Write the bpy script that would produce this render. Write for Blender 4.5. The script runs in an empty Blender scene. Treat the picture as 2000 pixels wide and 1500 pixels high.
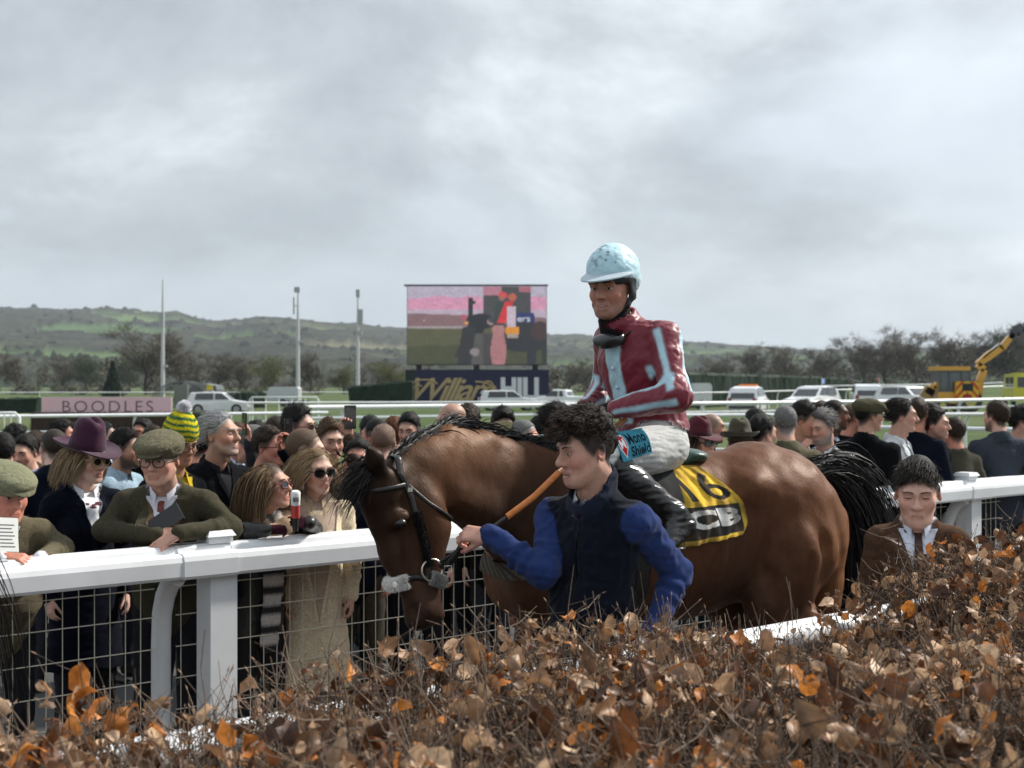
import bpy, math, random
import numpy as np
from mathutils import Vector, Matrix, Euler

# ---------------------------------------------------------------- camera, light, exposure
scene = bpy.context.scene
COL = scene.collection
CAM_Z = 1.95
FPX = 2667.0                                     # focal length in pixels of a 2000 px wide frame
cam_data = bpy.data.cameras.new('camera')
cam_data.sensor_width = 36.0
cam_data.lens = 36.0 * FPX / 2000.0
cam_data.clip_start = 0.05
cam_data.clip_end = 20000
cam_data.dof.use_dof = True
cam_data.dof.focus_distance = 5.6
cam_data.dof.aperture_fstop = 5.0
cam = bpy.data.objects.new('camera', cam_data)
cam.location = (0, 0, CAM_Z)
cam.rotation_euler = (math.radians(90), 0, 0)
COL.objects.link(cam)
scene.camera = cam

SUN_AZ, SUN_EL = 62.0, 42.0                      # azimuth clockwise from +Y
world = bpy.data.worlds.new('World')
scene.world = world
world.use_nodes = True
SKY_A = (5.1, 14.0, 0)
def build_world():
    nt = world.node_tree; N = nt.nodes; L = nt.links
    N.clear()
    out = N.new('ShaderNodeOutputWorld')
    sky = N.new('ShaderNodeTexSky'); sky.sky_type = 'NISHITA'; sky.sun_disc = False
    sky.sun_elevation = math.radians(SUN_EL); sky.sun_rotation = math.radians(SUN_AZ)
    sky.air_density = 1.0; sky.dust_density = 2.0
    bg_sky = N.new('ShaderNodeBackground'); bg_sky.inputs['Strength'].default_value = 0.10
    L.new(sky.outputs[0], bg_sky.inputs['Color'])
    tc = N.new('ShaderNodeTexCoord')
    sep = N.new('ShaderNodeSeparateXYZ'); L.new(tc.outputs['Generated'], sep.inputs[0])
    def math_(op, a, b=None, clamp=False):
        m = N.new('ShaderNodeMath'); m.operation = op; m.use_clamp = clamp
        for i, v in enumerate((a, b)):
            if v is None: continue
            if isinstance(v, (int, float)): m.inputs[i].default_value = v
            else: L.new(v, m.inputs[i])
        return m.outputs[0]
    zz = math_('MAXIMUM', sep.outputs['Z'], 0.0)
    den = math_('ADD', zz, 0.36)
    u = math_('DIVIDE', sep.outputs['X'], den)
    v = math_('DIVIDE', sep.outputs['Y'], den)
    comb = N.new('ShaderNodeCombineXYZ'); L.new(u, comb.inputs[0]); L.new(v, comb.inputs[1])
    def noise(scale, detail, rough, off, dist=0.0):
        mp = N.new('ShaderNodeMapping'); mp.inputs['Location'].default_value = off
        mp.inputs['Scale'].default_value = (1.0, 0.85, 1)
        L.new(comb.outputs[0], mp.inputs['Vector'])
        n = N.new('ShaderNodeTexNoise'); n.inputs['Scale'].default_value = scale
        n.inputs['Detail'].default_value = detail; n.inputs['Roughness'].default_value = rough
        n.inputs['Distortion'].default_value = dist
        L.new(mp.outputs[0], n.inputs['Vector'])
        return n.outputs['Fac']
    def ramp(fac, stops):
        r = N.new('ShaderNodeValToRGB'); el = r.color_ramp.elements
        el[0].position, el[0].color = stops[0][0], (*stops[0][1], 1)
        el[1].position, el[1].color = stops[-1][0], (*stops[-1][1], 1)
        for p, c in stops[1:-1]:
            e = el.new(p); e.color = (*c, 1)
        L.new(fac, r.inputs[0]); return r.outputs[0]
    def mix(fac, a, b, mode='MIX'):
        m = N.new('ShaderNodeMix'); m.data_type = 'RGBA'; m.blend_type = mode
        if isinstance(fac, (int, float)): m.inputs[0].default_value = fac
        else: L.new(fac, m.inputs[0])
        for i, c in ((6, a), (7, b)):
            if isinstance(c, tuple): m.inputs[i].default_value = (*c, 1)
            else: L.new(c, m.inputs[i])
        return m.outputs[2]
    # thin high sheet, big lumps, ragged edges
    sheet = ramp(noise(0.9, 9, 0.58, (3.1, 1.7, 0), 0.3), [(0.30, (0.36, 0.41, 0.46)), (0.48, (0.48, 0.53, 0.58)), (0.66, (0.68, 0.725, 0.76))])
    lump = noise(1.20, 10, 0.55, SKY_A, 0.10)
    lump_m = ramp(lump, [(0.45, (0, 0, 0)), (0.565, (1, 1, 1))])
    lumpc = ramp(noise(2.4, 9, 0.60, (1.3, 9.0, 0), 0.2), [(0.34, (0.245, 0.27, 0.295)), (0.50, (0.35, 0.38, 0.405)), (0.68, (0.58, 0.62, 0.645))])
    sepm = N.new('ShaderNodeSeparateColor'); L.new(lump_m, sepm.inputs[0])
    col = mix(math_('MULTIPLY', sepm.outputs[0], 0.88), sheet, lumpc)
    # towards the horizon cloud bases crowd into an even grey-blue veil
    hz = math_('POWER', math_('SUBTRACT', 1.0, zz, True), 9.0)
    col = mix(math_('MULTIPLY', hz, 0.80), col, (0.265, 0.298, 0.325))
    bg_c = N.new('ShaderNodeBackground'); bg_c.inputs['Strength'].default_value = 1.42
    L.new(col, bg_c.inputs['Color'])
    ms = N.new('ShaderNodeMixShader'); ms.inputs[0].default_value = 0.94
    L.new(bg_sky.outputs[0], ms.inputs[1]); L.new(bg_c.outputs[0], ms.inputs[2])
    L.new(ms.outputs[0], out.inputs['Surface'])
build_world()

sun_data = bpy.data.lights.new('sun', 'SUN')
sun_data.energy = 4.8
sun_data.angle = math.radians(4.0)
sun_data.color = (1.0, 0.95, 0.88)
sun = bpy.data.objects.new('sun', sun_data)
_a, _e = math.radians(SUN_AZ), math.radians(SUN_EL)
_sd = Vector((math.sin(_a)*math.cos(_e), math.cos(_a)*math.cos(_e), math.sin(_e)))
sun.rotation_euler = (-_sd).to_track_quat('-Z', 'Y').to_euler()
sun.location = (30, 20, 40)
COL.objects.link(sun)

scene.view_settings.view_transform = 'Standard'
scene.view_settings.look = 'None'
scene.view_settings.gamma = 1.0
scene.view_settings.exposure = 0.30
scene.view_settings.use_curve_mapping = False
try:
    scene.cycles.use_denoising = True
    scene.cycles.max_bounces = 6
    scene.cycles.diffuse_bounces = 3
    scene.cycles.glossy_bounces = 3
    scene.cycles.transmission_bounces = 3
    scene.cycles.volume_bounces = 0
    scene.cycles.transparent_max_bounces = 6
except Exception:
    pass
# ---------------------------------------------------------------- helpers: mesh, tags, fields
f32 = np.float32
RNG = np.random.default_rng(7)
random.seed(7)

def wp(px, py, Y):
    """point at depth Y that the photograph shows at pixel (px, py) of 2000 x 1500"""
    return np.array([(px-1000.0)/FPX*Y, Y, CAM_Z-(py-750.0)/FPX*Y])

def rotz(a): c, s = math.cos(a), math.sin(a); return np.array([[c,-s,0],[s,c,0],[0,0,1.0]])
def rotx(a): c, s = math.cos(a), math.sin(a); return np.array([[1.0,0,0],[0,c,-s],[0,s,c]])
def roty(a): c, s = math.cos(a), math.sin(a); return np.array([[c,0,s],[0,1.0,0],[-s,0,c]])
def nrm(v):
    v = np.asarray(v, float); return v/(np.linalg.norm(v, axis=-1, keepdims=True)+1e-12)
def look_frame(x, zhint=(0,0,1)):
    x = nrm(x); y = nrm(np.cross(zhint, x)); z = np.cross(x, y)
    return np.stack([x, y, z], axis=1)

def make_mesh(name, V, F, C=None, smooth=True, mats=None):
    """V (n,3); F list of (m,k) int arrays (k = 3 or 4) or one array; C (n,3) linear colours"""
    V = np.asarray(V, f32)
    if isinstance(F, np.ndarray): F = [F]
    F = [np.asarray(f, np.int32) for f in F if len(f)]
    me = bpy.data.meshes.new(name)
    nl = sum(f.size for f in F); npol = sum(len(f) for f in F)
    me.vertices.add(len(V)); me.vertices.foreach_set('co', V.ravel())
    me.loops.add(nl); me.polygons.add(npol)
    li = np.concatenate([f.ravel() for f in F]) if F else np.zeros(0, np.int32)
    tot = np.concatenate([np.full(len(f), f.shape[1], np.int32) for f in F]) if F else np.zeros(0, np.int32)
    st = np.concatenate([[0], np.cumsum(tot)[:-1]]).astype(np.int32) if npol else tot
    me.loops.foreach_set('vertex_index', li)
    me.polygons.foreach_set('loop_start', st)
    try: me.polygons.foreach_set('loop_total', tot)
    except Exception: pass
    me.polygons.foreach_set('use_smooth', np.full(npol, bool(smooth)))
    if C is not None:
        a = me.color_attributes.new('Col', 'FLOAT_COLOR', 'POINT')
        C4 = np.ones((len(V), 4), f32); C4[:, :3] = C
        a.data.foreach_set('color', C4.ravel())
    me.update(calc_edges=True)
    return me

def obj(name, me, mat=None, parent=None):
    o = bpy.data.objects.new(name, me); COL.objects.link(o)
    if mat is not None and me is not None and not me.materials: me.materials.append(mat)
    if parent is not None: o.parent = parent
    return o

def empty(name, loc=(0,0,0), rz=0.0):
    o = bpy.data.objects.new(name, None); COL.objects.link(o)
    o.location = tuple(loc); o.rotation_euler = (0, 0, rz); o.empty_display_size = 0.1
    return o

def tag(o, label=None, cat=None, group=None, kind=None):
    if label: o['label'] = label
    if cat: o['category'] = cat
    if group: o['group'] = group
    if kind: o['kind'] = kind
    return o

def copy_tree(o, parent=None):
    c = o.copy(); COL.objects.link(c); c.parent = parent
    for ch in list(o.children): copy_tree(ch, c)
    return c

class MB:
    """collects simple shapes into one mesh"""
    def __init__(s): s.V = []; s.F3 = []; s.F4 = []; s.C = []; s.n = 0; s.col = (0.8,0.8,0.8)
    def add(s, V, F, col=None):
        V = np.asarray(V, float).reshape(-1, 3); F = np.asarray(F, int)
        if len(V) == 0 or len(F) == 0: return s
        (s.F4 if F.shape[1] == 4 else s.F3).append(F + s.n)
        s.V.append(V); c = np.empty((len(V), 3)); c[:] = s.col if col is None else col; s.C.append(c)
        s.n += len(V); return s
    def box(s, lo, hi, col=None, R=None, o=None, taper=None):
        x0,y0,z0 = lo; x1,y1,z1 = hi
        V = np.array([[x0,y0,z0],[x1,y0,z0],[x1,y1,z0],[x0,y1,z0],[x0,y0,z1],[x1,y0,z1],[x1,y1,z1],[x0,y1,z1]], float)
        if taper is not None:
            c = V[4:].mean(0); V[4:, :2] = c[:2] + (V[4:, :2]-c[:2])*taper
        if R is not None: V = V @ np.asarray(R).T
        if o is not None: V = V + np.asarray(o)
        F = [[0,3,2,1],[4,5,6,7],[0,1,5,4],[1,2,6,5],[2,3,7,6],[3,0,4,7]]
        return s.add(V, F, col)
    def tube(s, pts, r, n=8, col=None, caps=True, flat=None, up=(0,0,1)):
        P = np.asarray(pts, float); m = len(P)
        r = np.broadcast_to(np.asarray(r, float), (m,))
        T = np.gradient(P, axis=0); T = nrm(T)
        u = np.asarray(up, float)
        A = []
        for i in range(m):
            uu = u - T[i]*np.dot(u, T[i])
            if np.linalg.norm(uu) < 1e-4: uu = np.cross(T[i], (1, 0.3, 0.2))
            uu = nrm(uu); A.append(uu); u = uu
        A = np.array(A); B = np.cross(T, A)
        th = np.arange(n)*2*math.pi/n
        fl = 1.0 if flat is None else flat
        V = P[:,None] + r[:,None,None]*(np.cos(th)[None,:,None]*A[:,None]*fl + np.sin(th)[None,:,None]*B[:,None])
        i = np.arange(m-1)[:,None]*n; j = np.arange(n)[None]; k = (j+1) % n
        F = np.stack([i+j, i+k, i+n+k, i+n+j], -1).reshape(-1, 4)
        V = V.reshape(-1, 3)
        if col is not None and np.ndim(col) == 2: col = np.repeat(np.asarray(col), n, 0)
        s.add(V, F, col)
        if caps:
            cc = None if col is None else (col if np.ndim(col) == 1 else np.concatenate([col[:n], col[-n:]]))
            ring = np.concatenate([V[:n], V[-n:]])
            if n == 4: s.add(ring, [[0,1,2,3][::-1], [4,5,6,7]], cc)
            else:
                f = [[0, q+1, q] for q in range(1, n-1)] + [[n, n+q, n+q+1] for q in range(1, n-1)]
                s.add(ring, f, cc)
        return s
    def grid(s, V, col=None, wrap=False):
        """V (a,b,3) sheet"""
        V = np.asarray(V, float); a, b = V.shape[:2]
        i = np.arange(a-1)[:,None]*b
        if wrap: j = np.arange(b)[None]; k = (j+1) % b
        else: j = np.arange(b-1)[None]; k = j+1
        F = np.stack([i+j, i+k, i+b+k, i+b+j], -1).reshape(-1, 4)
        if col is not None and np.ndim(col) == 3: col = np.asarray(col).reshape(-1, 3)
        return s.add(V.reshape(-1, 3), F, col)
    def slab(s, V, N, t, col=None, colb=None):
        """sheet (a,b,3) given thickness t along N (a,b,3), closed at its rim"""
        V = np.asarray(V, float); a, b = V.shape[:2]; W = V - np.asarray(N)*t
        s.grid(V, col); s.grid(W[:, ::-1], (col if colb is None else colb) if np.ndim(col) != 3 else np.asarray(col)[:, ::-1])
        idx = [(0, j) for j in range(b)] + [(i, b-1) for i in range(1, a)] + [(a-1, j) for j in range(b-2, -1, -1)] + [(i, 0) for i in range(a-2, 0, -1)]
        top = np.array([V[i, j] for i, j in idx]); bot = np.array([W[i, j] for i, j in idx])
        c2 = col
        if np.ndim(col) == 3: cc = np.array([np.asarray(col)[i, j] for i, j in idx]); c2 = np.concatenate([cc, cc])
        m = len(idx); q = np.arange(m); r = (q+1) % m
        return s.add(np.concatenate([top, bot]), np.stack([r, q, q+m, r+m], -1), c2)
    def lathe(s, prof, n=24, col=None, o=(0,0,0), R=None):
        th = np.arange(n)*2*math.pi/n
        P = np.asarray(prof, float)
        V = np.stack([P[:,0,None]*np.cos(th), P[:,0,None]*np.sin(th), np.repeat(P[:,1,None], n, 1)], -1)
        if R is not None: V = V @ np.asarray(R).T
        V = V + np.asarray(o)
        return s.grid(V, col, wrap=True)
    def ball(s, c, r, n=10, col=None):
        m = max(4, n//2+1); ph = np.linspace(0, math.pi, m); th = np.arange(n)*2*math.pi/n
        V = np.stack([np.sin(ph)[:,None]*np.cos(th), np.sin(ph)[:,None]*np.sin(th), np.repeat(np.cos(ph)[:,None], n, 1)], -1)*np.asarray(r)+np.asarray(c)
        return s.grid(V[::-1], col, wrap=True)
    def prism(s, poly, y0, y1, col=None, R=None, o=None):
        """poly [(x,z)] counter-clockwise seen from -Y, extruded along Y"""
        m = len(poly); P = np.array(poly, float)
        V = np.concatenate([np.stack([P[:,0], np.full(m, y0), P[:,1]], 1), np.stack([P[:,0], np.full(m, y1), P[:,1]], 1)])
        tri = _earclip(P)
        F = [list(t) for t in tri] + [[t[2]+m, t[1]+m, t[0]+m] for t in tri]
        if R is not None: V = V @ np.asarray(R).T
        if o is not None: V = V + np.asarray(o)
        s.add(V, F, col)
        q = np.arange(m); r = (q+1) % m
        return s.add(V, np.stack([r, q, q+m, r+m], -1), col)
    def build(s, name, mat, parent=None, smooth=False):
        return obj(name, s.mesh(name, smooth, mat), None, parent)
    def mesh(s, name, smooth=False, mat=None):
        V = np.concatenate(s.V) if s.V else np.zeros((0, 3)); C = np.concatenate(s.C) if s.C else np.zeros((0, 3))
        F = []
        if s.F3: F.append(np.concatenate(s.F3))
        if s.F4: F.append(np.concatenate(s.F4))
        me = make_mesh(name, V, F, C, smooth)
        if mat is not None: me.materials.append(mat)
        return me

def _earclip(P):
    idx = list(range(len(P))); out = []
    def cr(a, b, c): return (P[b][0]-P[a][0])*(P[c][1]-P[a][1])-(P[b][1]-P[a][1])*(P[c][0]-P[a][0])
    area = sum(P[i-1][0]*P[i][1]-P[i][0]*P[i-1][1] for i in range(len(P)))
    if area < 0: idx.reverse()
    guard = 0
    while len(idx) > 3 and guard < 5000:
        guard += 1; ok = False
        for i in range(len(idx)):
            a, b, c = idx[i-1], idx[i], idx[(i+1) % len(idx)]
            if cr(a, b, c) <= 1e-14: continue
            if any(cr(a,b,p) >= 0 and cr(b,c,p) >= 0 and cr(c,a,p) >= 0 for p in idx if p not in (a,b,c)): continue
            out.append((a,b,c)); idx.pop(i); ok = True; break
        if not ok: out.append((idx[0], idx[1], idx[2])); idx.pop(1)
    out.append(tuple(idx)); return out

def snoise(P, scale, seed=0, octaves=3):
    """cheap smooth noise in about -1..1"""
    r = np.random.default_rng(seed); P = np.asarray(P, f32)/scale
    out = np.zeros(P.shape[:-1], f32); amp = 1.0; tot = 0
    for o in range(octaves):
        A = r.normal(size=(3, 3)).astype(f32)*1.6; ph = r.uniform(0, 6.28, 3).astype(f32)
        Q = P @ A + ph
        B = r.normal(size=(3, 3)).astype(f32)*1.3; ph2 = r.uniform(0, 6.28, 3).astype(f32)
        Q2 = np.sin(Q) @ B + P @ (r.normal(size=(3, 3)).astype(f32)*1.6) + ph2
        out += amp*np.sin(Q2).mean(-1)*1.3; tot += amp; amp *= 0.5; P = P*2.03
    return out/tot

# ---------------------------------------------------------------- distance fields turned into meshes
class Sdf:
    def __init__(s, lo, hi, vox, base=(0.5,0.5,0.5)):
        s.lo = np.asarray(lo, f32); s.v = f32(vox)
        s.n = (np.ceil((np.asarray(hi)-np.asarray(lo))/vox).astype(int)+1)
        s.D = np.full(s.n, 0.5, f32); s.C = np.empty((*s.n, 3), f32); s.C[:] = base
        s.I = np.zeros(s.n, np.int8); s.sharp = 0; s.pad = 0.0
        s.ax = [s.lo[i]+s.v*np.arange(s.n[i], dtype=f32) for i in range(3)]
    def _sl(s, lo, hi):
        lo = np.asarray(lo)-np.array((s.pad,0,0)); hi = np.asarray(hi)+np.array((s.pad,0,0))
        a = np.clip(np.floor((np.asarray(lo)-s.lo)/s.v).astype(int), 0, s.n)
        b = np.clip(np.ceil((np.asarray(hi)-s.lo)/s.v).astype(int)+1, 0, s.n)
        if np.any(b <= a): return None, None
        sl = tuple(slice(int(x), int(y)) for x, y in zip(a, b))
        X = s.ax[0][sl[0]][:,None,None]; Y = s.ax[1][sl[1]][None,:,None]; Z = s.ax[2][sl[2]][None,None,:]
        return sl, (X, Y, Z)
    def _put(s, sl, d, col, k, pid, mode):
        D = s.D[sl]
        if mode == 'add':
            h = np.clip(0.5+0.5*(D-d)/k, 0, 1)
            s.D[sl] = D+(d-D)*h-k*h*(1-h)
            if s.sharp: h = np.clip((h-0.5)*s.sharp+0.5, 0, 1)
            if col is not None: s.C[sl] += (np.asarray(col, f32)-s.C[sl])*h[..., None]
            if pid is not None: s.I[sl] = np.where(h > 0.5, pid, s.I[sl])
        elif mode == 'sub':
            h = np.clip(0.5-0.5*(D+d)/k, 0, 1)
            s.D[sl] = D+(-d-D)*h+k*h*(1-h)
            if col is not None: s.C[sl] += (np.asarray(col, f32)-s.C[sl])*h[..., None]
        elif mode == 'paint':
            h = np.clip(0.5-d/k, 0, 1)
            if col is not None: s.C[sl] += (np.asarray(col, f32)-s.C[sl])*h[..., None]
            if pid is not None: s.I[sl] = np.where(h > 0.5, pid, s.I[sl])
    def cone(s, a, b, ra, rb=None, col=None, k=0.02, pid=None, mode='add', flat=None, side=None):
        rb = ra if rb is None else rb
        a = np.asarray(a, f32); b = np.asarray(b, f32); m = max(ra, rb)+k+3*s.v
        sl, g = s._sl(np.minimum(a, b)-m, np.maximum(a, b)+m)
        if sl is None: return s
        ab = b-a; L2 = float(ab@ab)+1e-12
        px, py, pz = g[0]-a[0], g[1]-a[1], g[2]-a[2]
        t = np.clip((px*ab[0]+py*ab[1]+pz*ab[2])/L2, 0, 1)
        ox, oy, oz = px-ab[0]*t, py-ab[1]*t, pz-ab[2]*t
        q = ox*ox+oy*oy+oz*oz
        if flat is not None:
            w = nrm(side); q = q+(1/flat**2-1)*(ox*w[0]+oy*w[1]+oz*w[2])**2
        d = np.sqrt(q)-(ra+(rb-ra)*t)
        if flat is not None: d = d*(0.5+0.5*flat)
        s._put(sl, d.astype(f32), col, k, pid, mode); return s
    def chain(s, pts, rs, **kw):
        for i in range(len(pts)-1): s.cone(pts[i], pts[i+1], rs[i], rs[i+1], **kw)
        return s
    def ell(s, c, r, R=None, col=None, k=0.02, pid=None, mode='add'):
        c = np.asarray(c, f32); r = np.broadcast_to(np.asarray(r, f32), (3,)); m = float(r.max())+k+3*s.v
        if R is None: ext = r+k+3*s.v
        else: ext = np.sqrt(((np.asarray(R)*r)**2).sum(1))+k+3*s.v
        sl, g = s._sl(c-ext, c+ext)
        if sl is None: return s
        x, y, z = g[0]-c[0], g[1]-c[1], g[2]-c[2]
        if R is not None:
            R = np.asarray(R, f32)
            x, y, z = (x*R[0,0]+y*R[1,0]+z*R[2,0], x*R[0,1]+y*R[1,1]+z*R[2,1], x*R[0,2]+y*R[1,2]+z*R[2,2])
        k0 = np.sqrt((x/r[0])**2+(y/r[1])**2+(z/r[2])**2)
        k1 = np.sqrt((x/r[0]**2)**2+(y/r[1]**2)**2+(z/r[2]**2)**2)+1e-9
        d = k0*(k0-1)/k1
        d = np.where(k0 < 1e-3, -float(r.min()), d)
        s._put(sl, d.astype(f32), col, k, pid, mode); return s
    def ring(s, c, R, rx, ry, r, rz=None, col=None, k=0.01, pid=None, mode='add'):
        """elliptic ring with axes R (3x3), half widths rx, ry, tube r (rz along the axis)"""
        c = np.asarray(c, f32); m = max(rx, ry)+max(r, rz or r)+k+3*s.v
        sl, g = s._sl(c-m, c+m)
        if sl is None: return s
        x, y, z = g[0]-c[0], g[1]-c[1], g[2]-c[2]; R = np.asarray(R, f32)
        x, y, z = (x*R[0,0]+y*R[1,0]+z*R[2,0], x*R[0,1]+y*R[1,1]+z*R[2,1], x*R[0,2]+y*R[1,2]+z*R[2,2])
        th = np.arctan2(y/ry, x/rx); rr = np.sqrt((rx*np.cos(th))**2+(ry*np.sin(th))**2)
        q = np.sqrt(x*x+y*y)-rr
        rz = rz or r
        d = (np.sqrt((q/r)**2+(z/rz)**2)-1)*min(r, rz)
        s._put(sl, d.astype(f32), col, k, pid, mode); return s
    def fn(s, f, lo=None, hi=None, col=None, k=0.004, pid=None, mode='paint'):
        lo = s.lo if lo is None else lo; hi = s.lo+s.v*s.n if hi is None else hi
        sl, g = s._sl(lo, hi)
        if sl is None: return s
        d = np.broadcast_to(f(*g), s.D[sl].shape).astype(f32)
        if mode == 'relief': s.D[sl] += d
        elif mode == 'cut': s.D[sl] = np.maximum(s.D[sl], d)
        else: s._put(sl, d, col, k, pid, mode)
        return s
    def mesh(s, smooth=1, level=0.0):
        D = s.D-level; n = s.n
        S = D < 0
        S[0,:,:] = S[-1,:,:] = S[:,0,:] = S[:,-1,:] = S[:,:,0] = S[:,:,-1] = False
        D = np.where((~S) & (D < 0), 1e-4, D)
        c = [S[i:n[0]-1+i, j:n[1]-1+j, k:n[2]-1+k] for i in (0,1) for j in (0,1) for k in (0,1)]
        cnt = sum(x.astype(np.int8) for x in c)
        act = (cnt > 0) & (cnt < 8)
        I, J, K = np.nonzero(act); m = len(I)
        if m == 0: return np.zeros((0,3)), np.zeros((0,4), int), np.zeros((0,3)), np.zeros(0, int)
        idx = np.full(act.shape, -1, np.int32); idx[I,J,K] = np.arange(m)
        P = np.zeros((m,3), f32); W = np.zeros(m, f32)
        offs = [(0,0,0),(1,0,0),(0,1,0),(0,0,1),(1,1,0),(1,0,1),(0,1,1),(1,1,1)]
        edges = [(a,b) for a in offs for b in offs if sum(abs(x-y) for x,y in zip(a,b)) == 1 and a < b]
        for a, b in edges:
            da = D[I+a[0],J+a[1],K+a[2]]; db = D[I+b[0],J+b[1],K+b[2]]
            sg = (da < 0) != (db < 0)
            t = np.where(sg, da/(da-db+1e-12), 0)[:,None]
            p = np.asarray(a, f32)+(np.asarray(b, f32)-np.asarray(a, f32))*t
            P += np.where(sg[:,None], p, 0); W += sg
        P = P/W[:,None]
        w = [np.exp(-np.abs(D[I+o[0],J+o[1],K+o[2]])/s.v*2) for o in offs]; tw = sum(w)
        C = sum(s.C[I+o[0],J+o[1],K+o[2]]*q[:,None] for o, q in zip(offs, w))/tw[:,None]
        best = np.argmin(np.stack([np.abs(D[I+o[0],J+o[1],K+o[2]]) for o in offs]), 0)
        O = np.array(offs)[best]; ids = s.I[I+O[:,0], J+O[:,1], K+O[:,2]]
        V = s.lo+(np.stack([I,J,K], 1)+P)*s.v
        F = []
        for axis in range(3):
            sa = [slice(None)]*3; sb = [slice(None)]*3; sa[axis] = slice(0,-1); sb[axis] = slice(1,None)
            A = S[tuple(sa)]; B = S[tuple(sb)]
            for flip, msk in ((False, A & ~B), (True, ~A & B)):
                i, j, k = np.nonzero(msk)
                u, w_ = [x for x in range(3) if x != axis]
                base = [i, j, k]
                ok = (base[u] > 0) & (base[w_] > 0)
                base = [x[ok] for x in base]
                q = []
                for du, dw in ((0,0),(1,0),(1,1),(0,1)):
                    b = [x.copy() for x in base]; b[u] = b[u]-1+du; b[w_] = b[w_]-1+dw
                    q.append(idx[b[0], b[1], b[2]])
                q = np.stack(q, 1)
                if flip ^ (axis == 1): q = q[:, ::-1]
                F.append(q[(q >= 0).all(1)])
        F = np.concatenate(F)
        for _ in range(smooth): V = lap(V, F)
        return V.astype(float), F, np.clip(C, 0, 1), ids.astype(int)

def lap(V, F, w=0.5):
    A = np.zeros_like(V); N = np.zeros(len(V), V.dtype)
    for a, b in ((0,1),(1,2),(2,3),(3,0)):
        for p, q in ((a,b),(b,a)):
            for ax in range(3): A[:,ax] += np.bincount(F[:,p], weights=V[F[:,q],ax], minlength=len(V)).astype(V.dtype)
            N += np.bincount(F[:,p], minlength=len(V)).astype(V.dtype)
    return V+(A/np.maximum(N,1)[:,None]-V)*w

def vnormals(V, F):
    a = np.cross(V[F[:,2]]-V[F[:,0]], V[F[:,3]]-V[F[:,1]])
    N = np.zeros_like(V)
    for i in range(4):
        for ax in range(3): N[:,ax] += np.bincount(F[:,i], weights=a[:,ax], minlength=len(V))
    return nrm(N)

def wrinkle(V, F, amp=0.004, scale=0.07, seed=1, stretch=(1,1,1)):
    N = vnormals(V, F); P = V*np.asarray(stretch)
    q = snoise(P, scale, seed, 3); r = snoise(P*np.array([0.7,0.7,1.9]), scale*0.8, seed+9, 2)
    d = (1-2*np.abs(q))*0.6+r*0.7
    return V+N*(d*amp)[:,None]

def subset(V, F, C, fmask):
    f = F[fmask]; u, inv = np.unique(f, return_inverse=True)
    return V[u], inv.reshape(f.shape), C[u]

def strands(roots, dirs, lens, step_fn, nseg, width, col0, col1, tubes=False, seed=0):
    """hair: returns MB arrays; step_fn(P, D, i) -> new directions"""
    r = np.random.default_rng(seed); n = len(roots)
    P = np.asarray(roots, float).copy(); D = nrm(dirs); pts = [P.copy()]
    for i in range(nseg):
        D = nrm(step_fn(P, D, i)); P = P+D*(np.asarray(lens)/nseg)[:,None]; pts.append(P.copy())
    pts = np.stack(pts, 1)                                   # n, nseg+1, 3
    T = nrm(np.gradient(pts, axis=1)); side = nrm(np.cross(T, nrm(r.normal(size=(n,1,3)))))
    w = width*np.linspace(1, 0.25, nseg+1)[None,:,None]*r.uniform(0.7,1.3,(n,1,1))
    c = np.asarray(col0)+(np.asarray(col1)-np.asarray(col0))*(r.uniform(0,1,(n,1))**1.5)
    if np.ndim(col0) == 2: pass
    if not tubes:
        V = np.stack([pts-side*w, pts+side*w], 2).reshape(n, -1, 3)
        m = 2*(nseg+1); i = np.arange(nseg)*2
        f = np.stack([i, i+1, i+3, i+2], 1)
    else:
        up = np.cross(T, side)
        V = np.stack([pts+side*w, pts+(-0.5*side+0.866*up)*w, pts+(-0.5*side-0.866*up)*w], 2).reshape(n, -1, 3)
        m = 3*(nseg+1); i = np.arange(nseg)*3
        f = np.concatenate([np.stack([i+a, i+b, i+3+b, i+3+a], 1) for a, b in ((0,1),(1,2),(2,0))])
    F = (f[None]+(np.arange(n)*m)[:,None,None]).reshape(-1, 4)
    return V.reshape(-1, 3), F, np.repeat(c, m, 0)

def sample(S, P):
    """trilinear field value at points"""
    q = (np.asarray(P)-S.lo)/S.v; q = np.clip(q, 0, S.n-1.001); i = q.astype(int); t = q-i; out = 0
    for a in (0,1):
        for b in (0,1):
            for c in (0,1):
                w = (t[...,0] if a else 1-t[...,0])*(t[...,1] if b else 1-t[...,1])*(t[...,2] if c else 1-t[...,2])
                out = out+w*S.D[i[...,0]+a, i[...,1]+b, i[...,2]+c]
    return out

def drape(S, P, d, dist=0.6, off=0.004, n=160, miss=None):
    """march points P along d until they meet the surface of S; stop off before it"""
    P = np.asarray(P, float); d = nrm(d); done = np.zeros(P.shape[:-1], bool); T = np.full(P.shape[:-1], dist if miss is None else miss)
    prev = sample(S, P)
    for k in range(1, n+1):
        t = dist*k/n; cur = sample(S, P+d*t)
        hit = (~done) & (cur < off)
        fr = np.clip((prev-off)/(prev-cur+1e-9), 0, 1)
        T = np.where(hit, dist*(k-1+fr)/n, T); done |= hit; prev = cur
    return P+d*T[...,None]

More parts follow.
